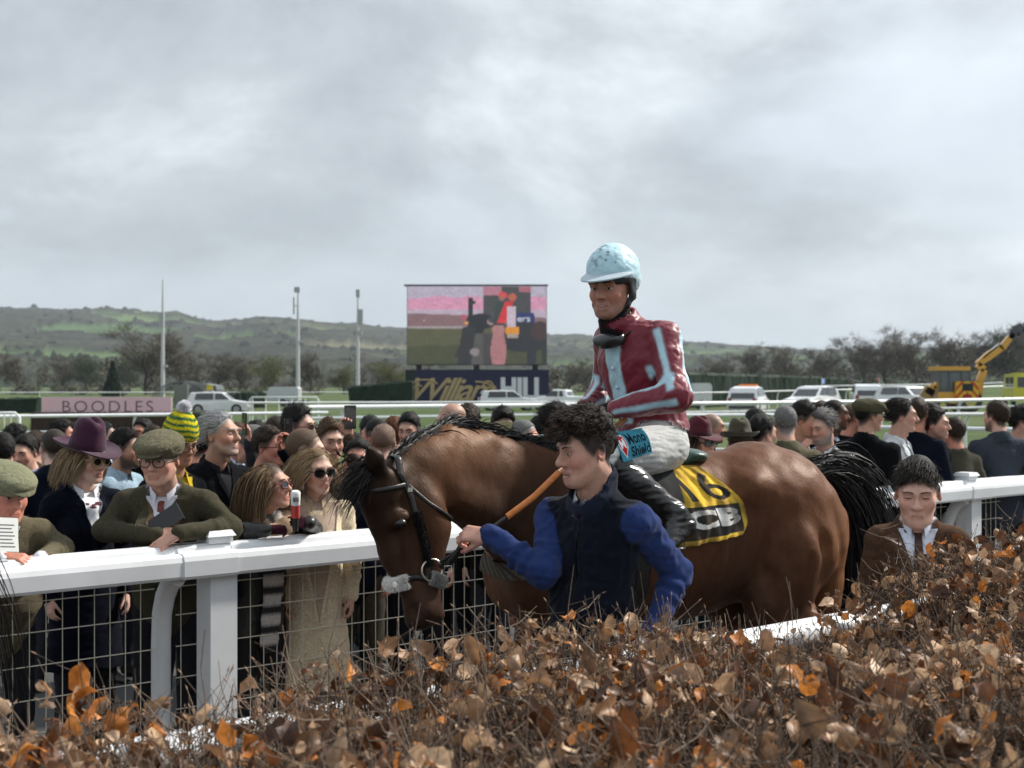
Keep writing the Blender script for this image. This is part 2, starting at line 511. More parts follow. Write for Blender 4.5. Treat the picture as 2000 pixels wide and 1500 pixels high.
def text_tris(body, bold=0.0, shear=0.0, space=1.0):
    c = bpy.data.curves.new('lettering', 'FONT'); c.body = body; c.offset = bold; c.shear = shear; c.space_character = space
    c.align_x = 'LEFT'; c.resolution_u = 4
    o = bpy.data.objects.new('lettering', c); COL.objects.link(o)
    dg = bpy.context.evaluated_depsgraph_get(); me = o.evaluated_get(dg).to_mesh()
    me.calc_loop_triangles()
    V = np.array([v.co[:] for v in me.vertices]).reshape(-1, 3)[:, :2]; T = np.array([t.vertices[:] for t in me.loop_triangles]).reshape(-1, 3)
    o.evaluated_get(dg).to_mesh_clear(); bpy.data.objects.remove(o); bpy.data.curves.remove(c)
    lo, hi = V.min(0), V.max(0)
    return (V-lo)/(hi-lo), T, (hi-lo)[0]/(hi-lo)[1]

def text_mask(U, W, tris, u0, u1, w0, w1):
    """True where grid coordinates (U, W) fall on the lettering fitted into [u0,u1] x [w0,w1]"""
    V, T, _ = tris; X = u0+V[:,0]*(u1-u0); Y = w0+V[:,1]*(w1-w0); m = np.zeros(U.shape, bool)
    for a, b, c in T:
        x0, x1 = min(X[a],X[b],X[c]), max(X[a],X[b],X[c]); y0, y1 = min(Y[a],Y[b],Y[c]), max(Y[a],Y[b],Y[c])
        q = (U >= x0) & (U <= x1) & (W >= y0) & (W <= y1)
        if not q.any(): continue
        u, w = U[q], W[q]
        d1 = (X[b]-X[a])*(w-Y[a])-(Y[b]-Y[a])*(u-X[a]); d2 = (X[c]-X[b])*(w-Y[b])-(Y[c]-Y[b])*(u-X[b]); d3 = (X[a]-X[c])*(w-Y[c])-(Y[a]-Y[c])*(u-X[c])
        m[q] |= ((d1 >= 0) & (d2 >= 0) & (d3 >= 0)) | ((d1 <= 0) & (d2 <= 0) & (d3 <= 0))
    return m

def text_mesh(name, body, mat, parent, col, origin, ux, uz, width, height, bold=0.0, shear=0.0, thick=0.01, space=1.0):
    """flat lettering standing in the plane spanned by ux, uz; a little proud of it"""
    V, T, _ = text_tris(body, bold, shear, space)
    ux, uz = np.asarray(ux, float), np.asarray(uz, float); n = np.cross(ux, uz)
    P = np.asarray(origin)+V[:,:1]*width*ux+V[:,1:]*height*uz+n*thick
    m = MB(); m.add(P, T, col); return m.build(name, mat, parent)
# ---------------------------------------------------------------- materials (procedural)
MATS = {}
def nodes(name):
    m = bpy.data.materials.new(name); m.use_nodes = True
    nt = m.node_tree; b = nt.nodes['Principled BSDF']; return m, nt, b

def mat_attr(name, rough=0.8, spec=0.3, var=0.12, vscale=30.0, bump=0.0, bscale=200.0, sheen=0.0, sss=0.0, metal=0.0, coat=0.0, stretch=(1,1,1), dirt=0.0, detail=4, transl=0.0):
    """base colour from the mesh's own colour attribute, with fine variation, relief and wear"""
    if name in MATS: return MATS[name]
    m, nt, b = nodes(name); N = nt.nodes; L = nt.links
    at = N.new('ShaderNodeAttribute'); at.attribute_name = 'Col'
    tc = N.new('ShaderNodeTexCoord'); mp = N.new('ShaderNodeMapping'); mp.inputs['Scale'].default_value = stretch
    L.new(tc.outputs['Object'], mp.inputs['Vector'])
    col = at.outputs['Color']
    if var > 0:
        n = N.new('ShaderNodeTexNoise'); n.inputs['Scale'].default_value = vscale; n.inputs['Detail'].default_value = detail
        n.inputs['Roughness'].default_value = 0.65
        L.new(mp.outputs[0], n.inputs['Vector'])
        mr = N.new('ShaderNodeMapRange'); mr.inputs['From Min'].default_value = 0.25; mr.inputs['From Max'].default_value = 0.75
        mr.inputs['To Min'].default_value = 1-var; mr.inputs['To Max'].default_value = 1+var
        L.new(n.outputs['Fac'], mr.inputs['Value'])
        mx = N.new('ShaderNodeVectorMath'); mx.operation = 'SCALE'
        L.new(col, mx.inputs[0]); L.new(mr.outputs[0], mx.inputs['Scale']); col = mx.outputs[0]
    if dirt > 0:
        n2 = N.new('ShaderNodeTexNoise'); n2.inputs['Scale'].default_value = vscale*0.3; n2.inputs['Detail'].default_value = 8
        L.new(tc.outputs['Object'], n2.inputs['Vector'])
        mr2 = N.new('ShaderNodeMapRange'); mr2.inputs['From Min'].default_value = 0.5; mr2.inputs['From Max'].default_value = 0.8
        mr2.inputs['To Max'].default_value = dirt
        L.new(n2.outputs['Fac'], mr2.inputs['Value'])
        mx2 = N.new('ShaderNodeMix'); mx2.data_type = 'RGBA'; mx2.inputs[7].default_value = (0.11, 0.085, 0.06, 1)
        L.new(mr2.outputs[0], mx2.inputs[0]); L.new(col, mx2.inputs[6]); col = mx2.outputs[2]
    L.new(col, b.inputs['Base Color'])
    b.inputs['Roughness'].default_value = rough
    b.inputs['Specular IOR Level'].default_value = spec
    b.inputs['Metallic'].default_value = metal
    if sheen: b.inputs['Sheen Weight'].default_value = sheen; b.inputs['Sheen Roughness'].default_value = 0.5
    if coat: b.inputs['Coat Weight'].default_value = coat; b.inputs['Coat Roughness'].default_value = 0.08
    if sss:
        b.inputs['Subsurface Weight'].default_value = sss; b.inputs['Subsurface Radius'].default_value = (1.0, 0.35, 0.18)
        b.inputs['Subsurface Scale'].default_value = 0.006
    if bump > 0:
        n3 = N.new('ShaderNodeTexNoise'); n3.inputs['Scale'].default_value = bscale; n3.inputs['Detail'].default_value = 3
        L.new(mp.outputs[0], n3.inputs['Vector'])
        bp = N.new('ShaderNodeBump'); bp.inputs['Strength'].default_value = bump; bp.inputs['Distance'].default_value = 0.004
        L.new(n3.outputs['Fac'], bp.inputs['Height']); L.new(bp.outputs[0], b.inputs['Normal'])
    if transl > 0:
        tr = N.new('ShaderNodeBsdfTranslucent'); L.new(col, tr.inputs['Color'])
        ms = N.new('ShaderNodeMixShader'); ms.inputs[0].default_value = transl
        L.new(b.outputs[0], ms.inputs[1]); L.new(tr.outputs[0], ms.inputs[2])
        L.new(ms.outputs[0], N['Material Output'].inputs['Surface'])
    MATS[name] = m; return m

M_SKIN = mat_attr('skin', rough=0.52, spec=0.35, var=0.16, vscale=55, bump=0.10, bscale=420)
M_WOOL = mat_attr('wool_cloth', rough=0.95, spec=0.04, var=0.42, vscale=110, bump=0.6, bscale=420, sheen=0.03, detail=7)
M_CLOTH = mat_attr('cotton_cloth', rough=0.88, spec=0.06, var=0.16, vscale=45, bump=0.3, bscale=330)
M_FLEECE = mat_attr('fleece_cloth', rough=1.0, spec=0.08, var=0.16, vscale=150, bump=0.6, bscale=380, sheen=0.08)
M_SILK = mat_attr('racing_silk', rough=0.46, spec=0.4, var=0.10, vscale=25, bump=0.10, bscale=22, sheen=0.15)
M_LEATHER = mat_attr('worn_leather', rough=0.38, spec=0.5, var=0.25, vscale=60, bump=0.35, bscale=120)
M_SHINY = mat_attr('polished_boot_leather', rough=0.28, spec=0.5, var=0.2, vscale=40, bump=0.18, bscale=20, coat=0.15)
M_HAIR = mat_attr('hair_strands', rough=0.62, spec=0.2, var=0.3, vscale=120, bump=0.8, bscale=260)
M_HORSEHAIR = mat_attr('horse_hair', rough=0.5, spec=0.22, var=0.2, vscale=60)
M_FELT = mat_attr('felt', rough=0.9, spec=0.15, var=0.12, vscale=40, bump=0.2, bscale=500, sheen=0.2)
M_WHITE = mat_attr('white_rail_plastic', rough=0.38, spec=0.4, var=0.05, vscale=6, bump=0.06, bscale=9, dirt=0.22)
M_METAL = mat_attr('metal', rough=0.3, spec=0.5, var=0.1, vscale=80, metal=0.9)
M_PAINT = mat_attr('vehicle_paint', rough=0.3, spec=0.5, var=0.06, vscale=3, coat=0.5, dirt=0.25)
M_PLASTIC = mat_attr('plastic', rough=0.45, spec=0.45, var=0.08, vscale=20)
M_GLASS = mat_attr('dark_window_glass', rough=0.06, spec=0.8, var=0.0, coat=0.3)
M_SIGN = mat_attr('printed_sign', rough=0.6, spec=0.3, var=0.05, vscale=2.0, dirt=0.10)
M_BARK = mat_attr('bark', rough=0.95, spec=0.1, var=0.35, vscale=8, bump=0.5, bscale=30)
M_TWIG = mat_attr('twig_bark', rough=0.75, spec=0.3, var=0.35, vscale=60)
M_LEAF = mat_attr('dry_leaf', rough=0.46, spec=0.35, var=0.45, vscale=45, bump=0.25, bscale=160, transl=0.30)
M_FOLIAGE = mat_attr('foliage', rough=0.7, spec=0.25, var=0.3, vscale=3, transl=0.25)
M_SCREEN = None
# ---------------------------------------------------------------- people
SKIN = dict(fair=(0.52,0.30,0.22), pale=(0.58,0.37,0.29), ruddy=(0.50,0.22,0.15), tan=(0.42,0.23,0.15), brown=(0.10,0.05,0.03))
def mixc(a, b, t): return tuple(x+(y-x)*t for x, y in zip(a, b))

HL_Y = np.array([-0.12,-0.085,-0.065,-0.045,-0.030,-0.012, 0.004, 0.022, 0.05, 0.09, 0.14])
HL_Z = np.array([ 0.078, 0.072, 0.062, 0.034, 0.004,-0.016, 0.006,-0.008,-0.058,-0.080,-0.088])

def head_mesh(sp, neck_to, vox):
    """face towards -Y, x to the person's left, origin mid head"""
    sk = np.array(SKIN[sp.get('skin','fair')]) if isinstance(sp.get('skin','fair'), str) else np.array(sp['skin'])
    fem = sp.get('sex','m') == 'f'; r = np.random.default_rng(sp.get('seed', 1))
    lip = mixc(sk, (0.42,0.09,0.08), 0.6 if fem else 0.42); red = mixc(sk, (0.55,0.12,0.09), 0.45)
    dark = (0.03,0.018,0.014); brow = sp.get('brow', sp.get('hair',{}).get('c0', (0.03,0.02,0.015)))
    jw = sp.get('jaw', 0.92 if fem else 1.0); fat = sp.get('fat', 0.0)
    lo = np.array([-0.105,-0.145,-0.26]); hi = np.array([0.105,0.14,0.135])
    nt = np.asarray(neck_to, float); lo = np.minimum(lo, nt-0.085); hi = np.maximum(hi, nt+0.085)
    S = Sdf(lo, hi, vox, sk)
    S.ell((0,0.012,0.030), (0.0735,0.094,0.083), col=sk, k=0.02)
    S.ell((0,-0.024,-0.022), (0.060+fat*0.012,0.062,0.075), col=sk, k=0.03)
    S.ell((0,-0.032,-0.070), (0.050*jw+fat*0.014,0.050,0.038), col=sk, k=0.025)
    S.ell((0,-0.070,-0.097), (0.021*jw,0.018,0.016), col=sk, k=0.022)
    if sp.get('young'): S.ell((0,-0.045,-0.078), (0.040*jw,0.040,0.034), col=sk, k=0.03)
    for x in (-1,1):
        S.cone((x*0.056*jw,-0.005,-0.045), (x*0.026*jw,-0.062,-0.093), 0.016+fat*0.006, 0.014, col=sk, k=0.025)
        S.ell((x*0.038,-0.060,-0.022), (0.025,0.022,0.023), col=mixc(sk, red, 0.25), k=0.028)
    S.cone((-0.036,-0.078,0.026), (0.036,-0.078,0.026), 0.014, col=sk, k=0.022)
    n0 = sp.get('nose', 1.0)
    S.cone((0,-0.086,0.018), (0,-0.104*1.0-0.006*(n0-1),-0.024), 0.0085, 0.0115*n0, col=sk, k=0.012)
    S.ell((0,-0.105-0.008*(n0-1),-0.027), (0.0125,0.0115,0.0105), col=mixc(sk, red, 0.35), k=0.010)
    for x in (-1,1):
        S.ell((x*0.0125,-0.093,-0.031), (0.0085,0.011,0.0085), col=mixc(sk, red, 0.25), k=0.007)
        S.ell((x*0.0075,-0.103,-0.039), (0.0036,0.005,0.0036), col=dark, k=0.003, mode='sub')
        S.ell((x*0.031,-0.098,0.005), (0.022,0.021,0.0135), col=mixc(sk, (0.25,0.10,0.07), 0.22 if sp.get('young') else 0.42), k=0.013, mode='sub')
        S.ell((x*0.031,-0.0715,0.004), (0.0155,0.0145,0.0125), col=mixc(sk, (0.30,0.12,0.09), 0.22), k=0.004)
    mo = sp.get('mouth', 0.0)
    mw = sp.get('mouthw', 0.020 if fem else 0.021)
    S.cone((-mw,-0.083,-0.0605), (mw,-0.083,-0.0605), 0.0062, col=lip, k=0.010)
    S.cone((-0.017,-0.083,-0.070-mo), (0.017,-0.083,-0.070-mo), 0.0068, col=lip, k=0.009)
    S.cone((-mw-0.002,-0.092,-0.0650-mo*0.5), (mw+0.002,-0.092,-0.0650-mo*0.5), 0.0022+mo*0.45, col=(0.10,0.025,0.02), k=0.004, mode='sub')
    if mo > 0.004: S.cone((-0.014,-0.084,-0.0625), (0.014,-0.084,-0.0625), 0.003, col=(0.7,0.66,0.58), k=0.002)
    for x in (-1,1):                                                   # smile lines and ears
        if not (fem or sp.get('young')): S.cone((x*0.022,-0.096,-0.032), (x*0.034,-0.080,-0.060), 0.003, col=mixc(sk, (0.3,0.1,0.07), 0.3), k=0.008, mode='sub')
        Re = rotz(x*0.45) @ rotx(-0.18)
        S.ell((x*0.0765,0.016,-0.004), (0.0085,0.0185,0.031), Re, col=mixc(sk, red, 0.62), k=0.007)
        S.ell((x*0.0835,0.011,0.000), (0.006,0.010,0.017), Re, col=mixc(sk, (0.35,0.09,0.06), 0.6), k=0.006, mode='sub')
    S.cone((0,0.022,-0.075), nt, 0.050 if fem else 0.056, 0.052 if fem else 0.062, col=sk, k=0.03)
    if not fem: S.ell((0,-0.030,-0.135), (0.012,0.012,0.016), col=sk, k=0.02)
    b = sp.get('beard')
    if b is not None:
        bc, am, th = b
        def bd(X, Y, Z):
            zl = np.interp(Y, [-0.11,-0.085,-0.06,-0.03,0.0,0.03], [-0.050,-0.048,-0.046,-0.028,-0.02,-0.06])
            return np.maximum(Z-zl, np.maximum(-0.122-Z+0*X, Y-0.012))
        if th > 0:
            S.fn(lambda X,Y,Z: np.where((bd(X,Y,Z) < 0), -th*np.clip(-bd(X,Y,Z)/0.012, 0, 1), 0), mode='relief')
        S.fn(lambda X,Y,Z: bd(X,Y,Z)+0.004*np.sin(X*310)*np.sin(Y*270+Z*220), col=mixc(sk, bc, am), k=0.014)
        S.cone((-0.022,-0.096,-0.049), (0.022,-0.096,-0.049), 0.007, col=mixc(sk, bc, am), k=0.008, mode='paint')
        S.cone((-0.019,-0.088,-0.066), (0.019,-0.088,-0.066), 0.0055, col=lip, k=0.004, mode='paint')
    hs = sp.get('hair')
    if hs and hs.get('style') != 'none':
        sc = hs.get('scalp', mixc(sk, hs['c0'], 0.9))
        S.fn(lambda X,Y,Z: np.interp(Y, HL_Y, HL_Z+hs.get('hl', 0))-Z+0.003*np.sin(X*260)+0*X, col=sc, k=0.014)
    if sp.get('blush', 0.3):
        for x in (-1,1): S.ell((x*0.045,-0.06,-0.025), (0.028,0.04,0.024), col=mixc(sk, red, 0.7), k=0.05, mode='paint')
    sp['_S'] = S
    return S.mesh(smooth=1)

def face_parts(sp, toW, root, lod):
    """eyes, eyebrows and lips as thin pieces that lie on the face"""
    S = sp.pop('_S'); fem = sp.get('sex','m') == 'f'; sk = np.array(SKIN[sp.get('skin','fair')] if isinstance(sp.get('skin','fair'), str) else sp['skin'])
    eo = sp.get('eyes', 0.0042); gz_ = sp.get('gaze', 0.0); q = 1 if lod else 2
    brow = sp.get('brow', sp.get('hair',{}).get('c0', (0.03,0.02,0.015))); lip = np.array(mixc(sk, (0.40,0.08,0.075), 0.62) if fem else mixc(sk, (0.28,0.07,0.06), 0.38))
    def lay(nm, X, Z, C, off, mat, th=0.0015):
        P = np.stack([X, np.full(X.shape, -0.17), Z], -1); G = drape(S, P, (0,1,0), 0.17, off, 70); m = MB(); N = np.zeros_like(G); N[...,1] = -1
        m.slab(toW(G.reshape(-1,3)).reshape(G.shape), toW(N.reshape(-1,3)).reshape(G.shape)-toW(np.zeros((1,3))), th, C); m.build(nm, mat, root, True)
    u = np.linspace(-1,1,7*q+2)[:,None]; v = np.linspace(0,1,4*q+1)[None]
    for x in (-1,1):
        if not sp.get('no_eyes'):
            up = (0.0012+eo*1.25)*(1-np.abs(u)**2.2); lo_ = -(0.0006+eo*0.75)*(1-np.abs(u)**2.4); z = lo_+(up-lo_)*v
            X = x*0.031+u*0.0145+0*v; Z = 0.0030+z+x*u*0.0012
            C = np.empty((*X.shape,3)); C[:] = (0.50,0.46,0.43); d2 = (u*0.0145-gz_)**2+(z-0.0006)**2
            C[np.broadcast_to(d2 < 0.0060**2, X.shape)] = sp.get('iris', (0.05,0.035,0.025)); C[np.broadcast_to(d2 < 0.0028**2, X.shape)] = (0.006,0.005,0.005)
            C[np.broadcast_to((v > 0.80) | (eo < 0.0018), X.shape)] = mixc(sk, (0.02,0.012,0.010), 0.85)
            C[np.broadcast_to((v < 0.10) & (eo >= 0.0018), X.shape)] = mixc(sk, (0.25,0.08,0.06), 0.6)
            lay('eye', X, Z, C, 0.0014, M_SKIN)
        bw = sp.get('browt', 0.7 if (fem or sp.get('young')) else 1.0); t = np.linspace(0,1,6*q+1)[:,None]; w = np.linspace(-1,1,3)[None]
        X = x*(0.0125+0.040*t)+0*w; Z = 0.0238+0.0048*np.sin(np.clip(t*1.15,0,1)*2.6)+w*0.0036*bw*(1-0.65*t**2)+0.0005*np.sin(t*40+w*2)
        C = np.empty((*X.shape,3)); C[:] = mixc(sk, brow, 0.90)
        lay('eyebrow', X, Z, C, 0.0012, M_HAIR)
    mo = sp.get('mouth', 0.0); mw = sp.get('mouthw', 0.0205 if fem else 0.0215)+0.002; w = np.linspace(-1,1,9)[None]; uu = np.linspace(-1,1,6*q+3)[:,None]
    e = (1-np.abs(uu)**1.7); gap = 0.0007+mo*0.55; zm = -0.0650-mo*0.4; lipc = lambda: None
    zu = zm+gap*e+0.0068*e*(1-0.22*np.exp(-(uu/0.16)**2)); zl = zm-gap*e-0.0082*e
    Z = np.where(w >= 0, zm+gap*e*np.minimum(w*4,1)+(zu-zm-gap*e)*np.clip((w-0.25)/0.75,0,1), zm-gap*e*np.minimum(-w*4,1)+(zl-zm+gap*e)*np.clip((-w-0.25)/0.75,0,1))
    X = uu*mw+0*w; C = np.empty((*X.shape,3)); C[:] = lip; C[np.broadcast_to(np.abs(w) < 0.2, X.shape)] = (0.045,0.012,0.010); C[np.broadcast_to((np.abs(w) > 0.95), X.shape)] = mixc(sk, tuple(lip), 0.5); C[np.broadcast_to(np.abs(uu) > 0.97, X.shape)] = mixc(sk, (0.1,0.03,0.02), 0.4)
    if mo > 0.004: C[np.broadcast_to((w > 0.1) & (w < 0.3) & (np.abs(uu) < 0.6), X.shape)] = (0.55,0.52,0.46)
    lay('lips', X, Z, C, 0.0012, M_SKIN)

def hand_mesh(curl=(0.5,0.5,0.5,0.5), thumb=(0.5,0.2), spread=0.08, left=False, sk=(0.5,0.29,0.21), vox=0.0042, scale=1.0):
    """wrist at origin, fingers to +X, back of the hand +Z, thumb to +Y (right hand)"""
    S = Sdf((-0.035,-0.075,-0.105), (0.205,0.105,0.05), vox, sk)
    red = mixc(sk, (0.6,0.16,0.11), 0.35); nail = mixc(sk, (0.75,0.5,0.45), 0.5)
    S.cone((-0.05,0,0), (0.012,0,0), 0.026, 0.026, col=sk, k=0.012, flat=0.75, side=(0,0,1))
    ys = (0.027,0.009,-0.009,-0.026); ln = (0.068,0.076,0.071,0.055)
    for i in range(4):
        S.cone((0.012,ys[i]*0.72,0), (0.088-0.004*abs(i-1),ys[i],0.002), 0.0145, 0.0108, col=sk, k=0.011)
        a = -curl[i]*0.55; yaw = spread*(1.3-i*0.9)
        p = np.array([0.088-0.004*abs(i-1), ys[i], 0.002]); L = ln[i]
        for j, (fr, ra, rb) in enumerate(((0.44,0.0096,0.0088),(0.31,0.0088,0.0080),(0.25,0.0080,0.0066))):
            d = np.array([math.cos(a)*math.cos(yaw), math.cos(a)*math.sin(yaw), math.sin(a)])
            q = p+d*L*fr
            S.cone(p, q, ra, rb, col=(red if j == 2 else sk), k=0.0035)
            p = q; a -= curl[i]*(0.95 if j == 0 else 0.7)
    t0, t1 = thumb
    p = np.array([0.022,0.022,-0.006]); d = nrm((math.cos(t0*1.1), math.sin(t0*1.1)+0.15, -0.25-t1*0.5)); q = p+d*0.045
    S.cone(p, q, 0.0165, 0.0115, col=sk, k=0.012)
    d2 = nrm(d+np.array((0.35, -0.25*t1, -0.55*t1))); q2 = q+d2*0.032; S.cone(q, q2, 0.0105, 0.0095, col=sk, k=0.004)
    d3 = nrm(d2+np.array((0.35, -0.5*t1, -0.5*t1))); q3 = q2+d3*0.026; S.cone(q2, q3, 0.0095, 0.007, col=red, k=0.004)
    V, F, C, _ = S.mesh(smooth=1)
    if left: V = V*np.array([1,-1,1]); F = F[:, ::-1]
    return V*scale, F, C

def hair_parts(sp, vox, lod):
    """returns V,F,C (quads) in head space"""
    h = sp['hair']; st = h['style']; c0 = np.array(h['c0']); c1 = np.array(h.get('c1', tuple(np.clip(c0*2.2+0.01, 0, 1))))
    seed = sp.get('seed', 1); r = np.random.default_rng(seed+50)
    top, side, back = h.get('top', 0.014), h.get('side', 0.006), h.get('back', 0.010)
    hl = h.get('caphl', h.get('hl', 0.0)+0.010)
    if st == 'long': top, side, back = min(top, 0.005), 0.002, 0.004
    S = Sdf((-0.16,-0.165,-0.16), (0.16,0.185,0.20), vox, c0)
    S.ell((0,0.013,0.030+top*0.35), (0.0735+side,0.094+back,0.083+top*0.72), col=c0, k=0.01)
    for (c, rr) in h.get('lumps', ()): S.ell(c, rr, col=c0, k=0.025)
    hair_sdf = S
    S.fn(lambda X,Y,Z: (np.interp(Y, HL_Y, HL_Z+hl)-Z)+0*X, mode='cut')
    S.fn(lambda X,Y,Z: 0.75*np.clip(0.032-(Z-np.interp(Y, HL_Y, HL_Z+hl))+0.006*np.sin(X*190+1)*np.sin(Y*170), 0, 0.032), mode='relief')
    for x in (-1,1): S.ell((x*0.086,0.016,-0.004), (0.022,0.021,0.034), k=0.006, mode='sub')
    if st != 'cropped':
        q = h.get('rough', 0.006)
        def rel(X,Y,Z):
            P = np.stack(np.broadcast_arrays(X,Y,Z), -1); return snoise(P, 0.028, seed, 2)*q
        S.fn(rel, mode='relief')
    for (c, rr) in h.get('fringe', ()): S.ell(c, rr, col=c0, k=0.014)
    V, F, C, _ = S.mesh(smooth=1)
    out = [(V, F, C*0.8)]
    n = int(h.get('n', 900)*(1.0 if lod == 0 else 0.38 if lod == 1 else 0.28))
    ln = h.get('len', 0.03)
    if n and len(V):
        N = vnormals(V, F)
        ok = np.nonzero((N[:,2] > -0.75) & (V[:,2] < h.get('zmax', 9)) & (V[:,2] > h.get('zmin', -9)))[0]
        wgt = np.ones(len(ok)) if st != 'long' else np.where((V[ok,2] > 0.06) | (V[ok,1] < -0.04), 3.0, 1.0)
        pick = r.choice(ok, n, p=wgt/wgt.sum()); R0 = V[pick]-N[pick]*0.003; N0 = N[pick]
        comb = np.array(h.get('comb', (0,-0.6,-0.3)), float)
        lens = ln*r.uniform(0.6,1.25,n)
        curl = h.get('curl', 0.25)
        if st == 'long':
            fall = np.array(h.get('fall', (0,0.05,-1.0)))
            lens = h.get('length', 0.30)*r.uniform(0.7,1.1,n)
            cen = np.array((0,0.012,0.0)); ph = r.uniform(0,6.28,(n,3)); wv = h.get('wave', 0.5)
            ctr = np.array(h.get('part', (0.0,-0.02,0.12)))
            sx = np.sign(R0[:,0:1]-ctr[0]); d0 = nrm(np.concatenate([sx*0.55, np.full((n,1),0.45), np.full((n,1),-0.25)], 1)+N0*0.40)
            def step(P, D, i):
                q = (P-cen)/np.array((0.088,0.108,0.112)); inside = np.clip(1.04-np.linalg.norm(q, axis=1), 0, 1)[:,None]
                q2 = (P-np.array((0,0.03,-0.16)))*np.array((1,1,0)); i2 = np.clip(1.0-np.linalg.norm(q2, axis=1)/0.088, 0, 1)[:,None]*(P[:,2:3] < -0.06)
                face = np.clip((-P[:,1:2]-0.035)/0.05, 0, 1)
                wob = np.sin(ph+P[:,2:3]*55)*0.30*wv
                g = min(1.3, 0.5+i*0.22); return D*0.60+fall*0.46*g+nrm(q)*inside*1.25+nrm(q2+1e-6)*i2*1.6+np.concatenate([sx*0.5, np.full((n,1),0.75), np.zeros((n,1))], 1)*face*0.7+wob*0.35
            Vs, Fs, Cs = strands(R0, d0, lens, step, 8 if lod == 0 else 6, 0.0019 if lod == 0 else 0.0036, c0, c1, seed=seed)
        else:
            ph = r.uniform(0,6.28,(n,3)); fr = r.uniform(0.7,1.4,(n,1))
            lift = h.get('lift', 0.28)
            swirl = h.get('swirl', 0.0)
            def step(P, D, i):
                j = np.sin(ph+i*1.9*fr)*curl
                q = (P-np.array((0,0.013,0.026)))/np.array((0.080,0.102,0.092)); ins = np.clip(1.06-np.linalg.norm(q, axis=1), 0, 1)[:,None]
                return D*0.8+comb*0.42+j+nrm(q)*ins*3.0
            d0 = N0*lift+comb*0.55+r.normal(size=(n,3))*0.18
            Vs, Fs, Cs = strands(R0, d0, lens, step, 5 if lod == 0 else 3, h.get('w', 0.0013) if lod == 0 else 0.0021, c0, c1, tubes=False, seed=seed)
        out.append((Vs, Fs, Cs))
    return out

def join_vfc(parts):
    Vs, Fs, Cs, n = [], [], [], 0
    for V, F, C in parts:
        Vs.append(V); Fs.append(F+n); Cs.append(np.broadcast_to(C, V.shape)); n += len(V)
    return np.concatenate(Vs), np.concatenate(Fs), np.concatenate(Cs)

PART_NAMES = {1:'jacket', 2:'shirt', 3:'tie', 4:'trousers', 5:'shoes', 6:'gloves', 7:'waistcoat', 8:'collar', 9:'scarf', 10:'cuff'}

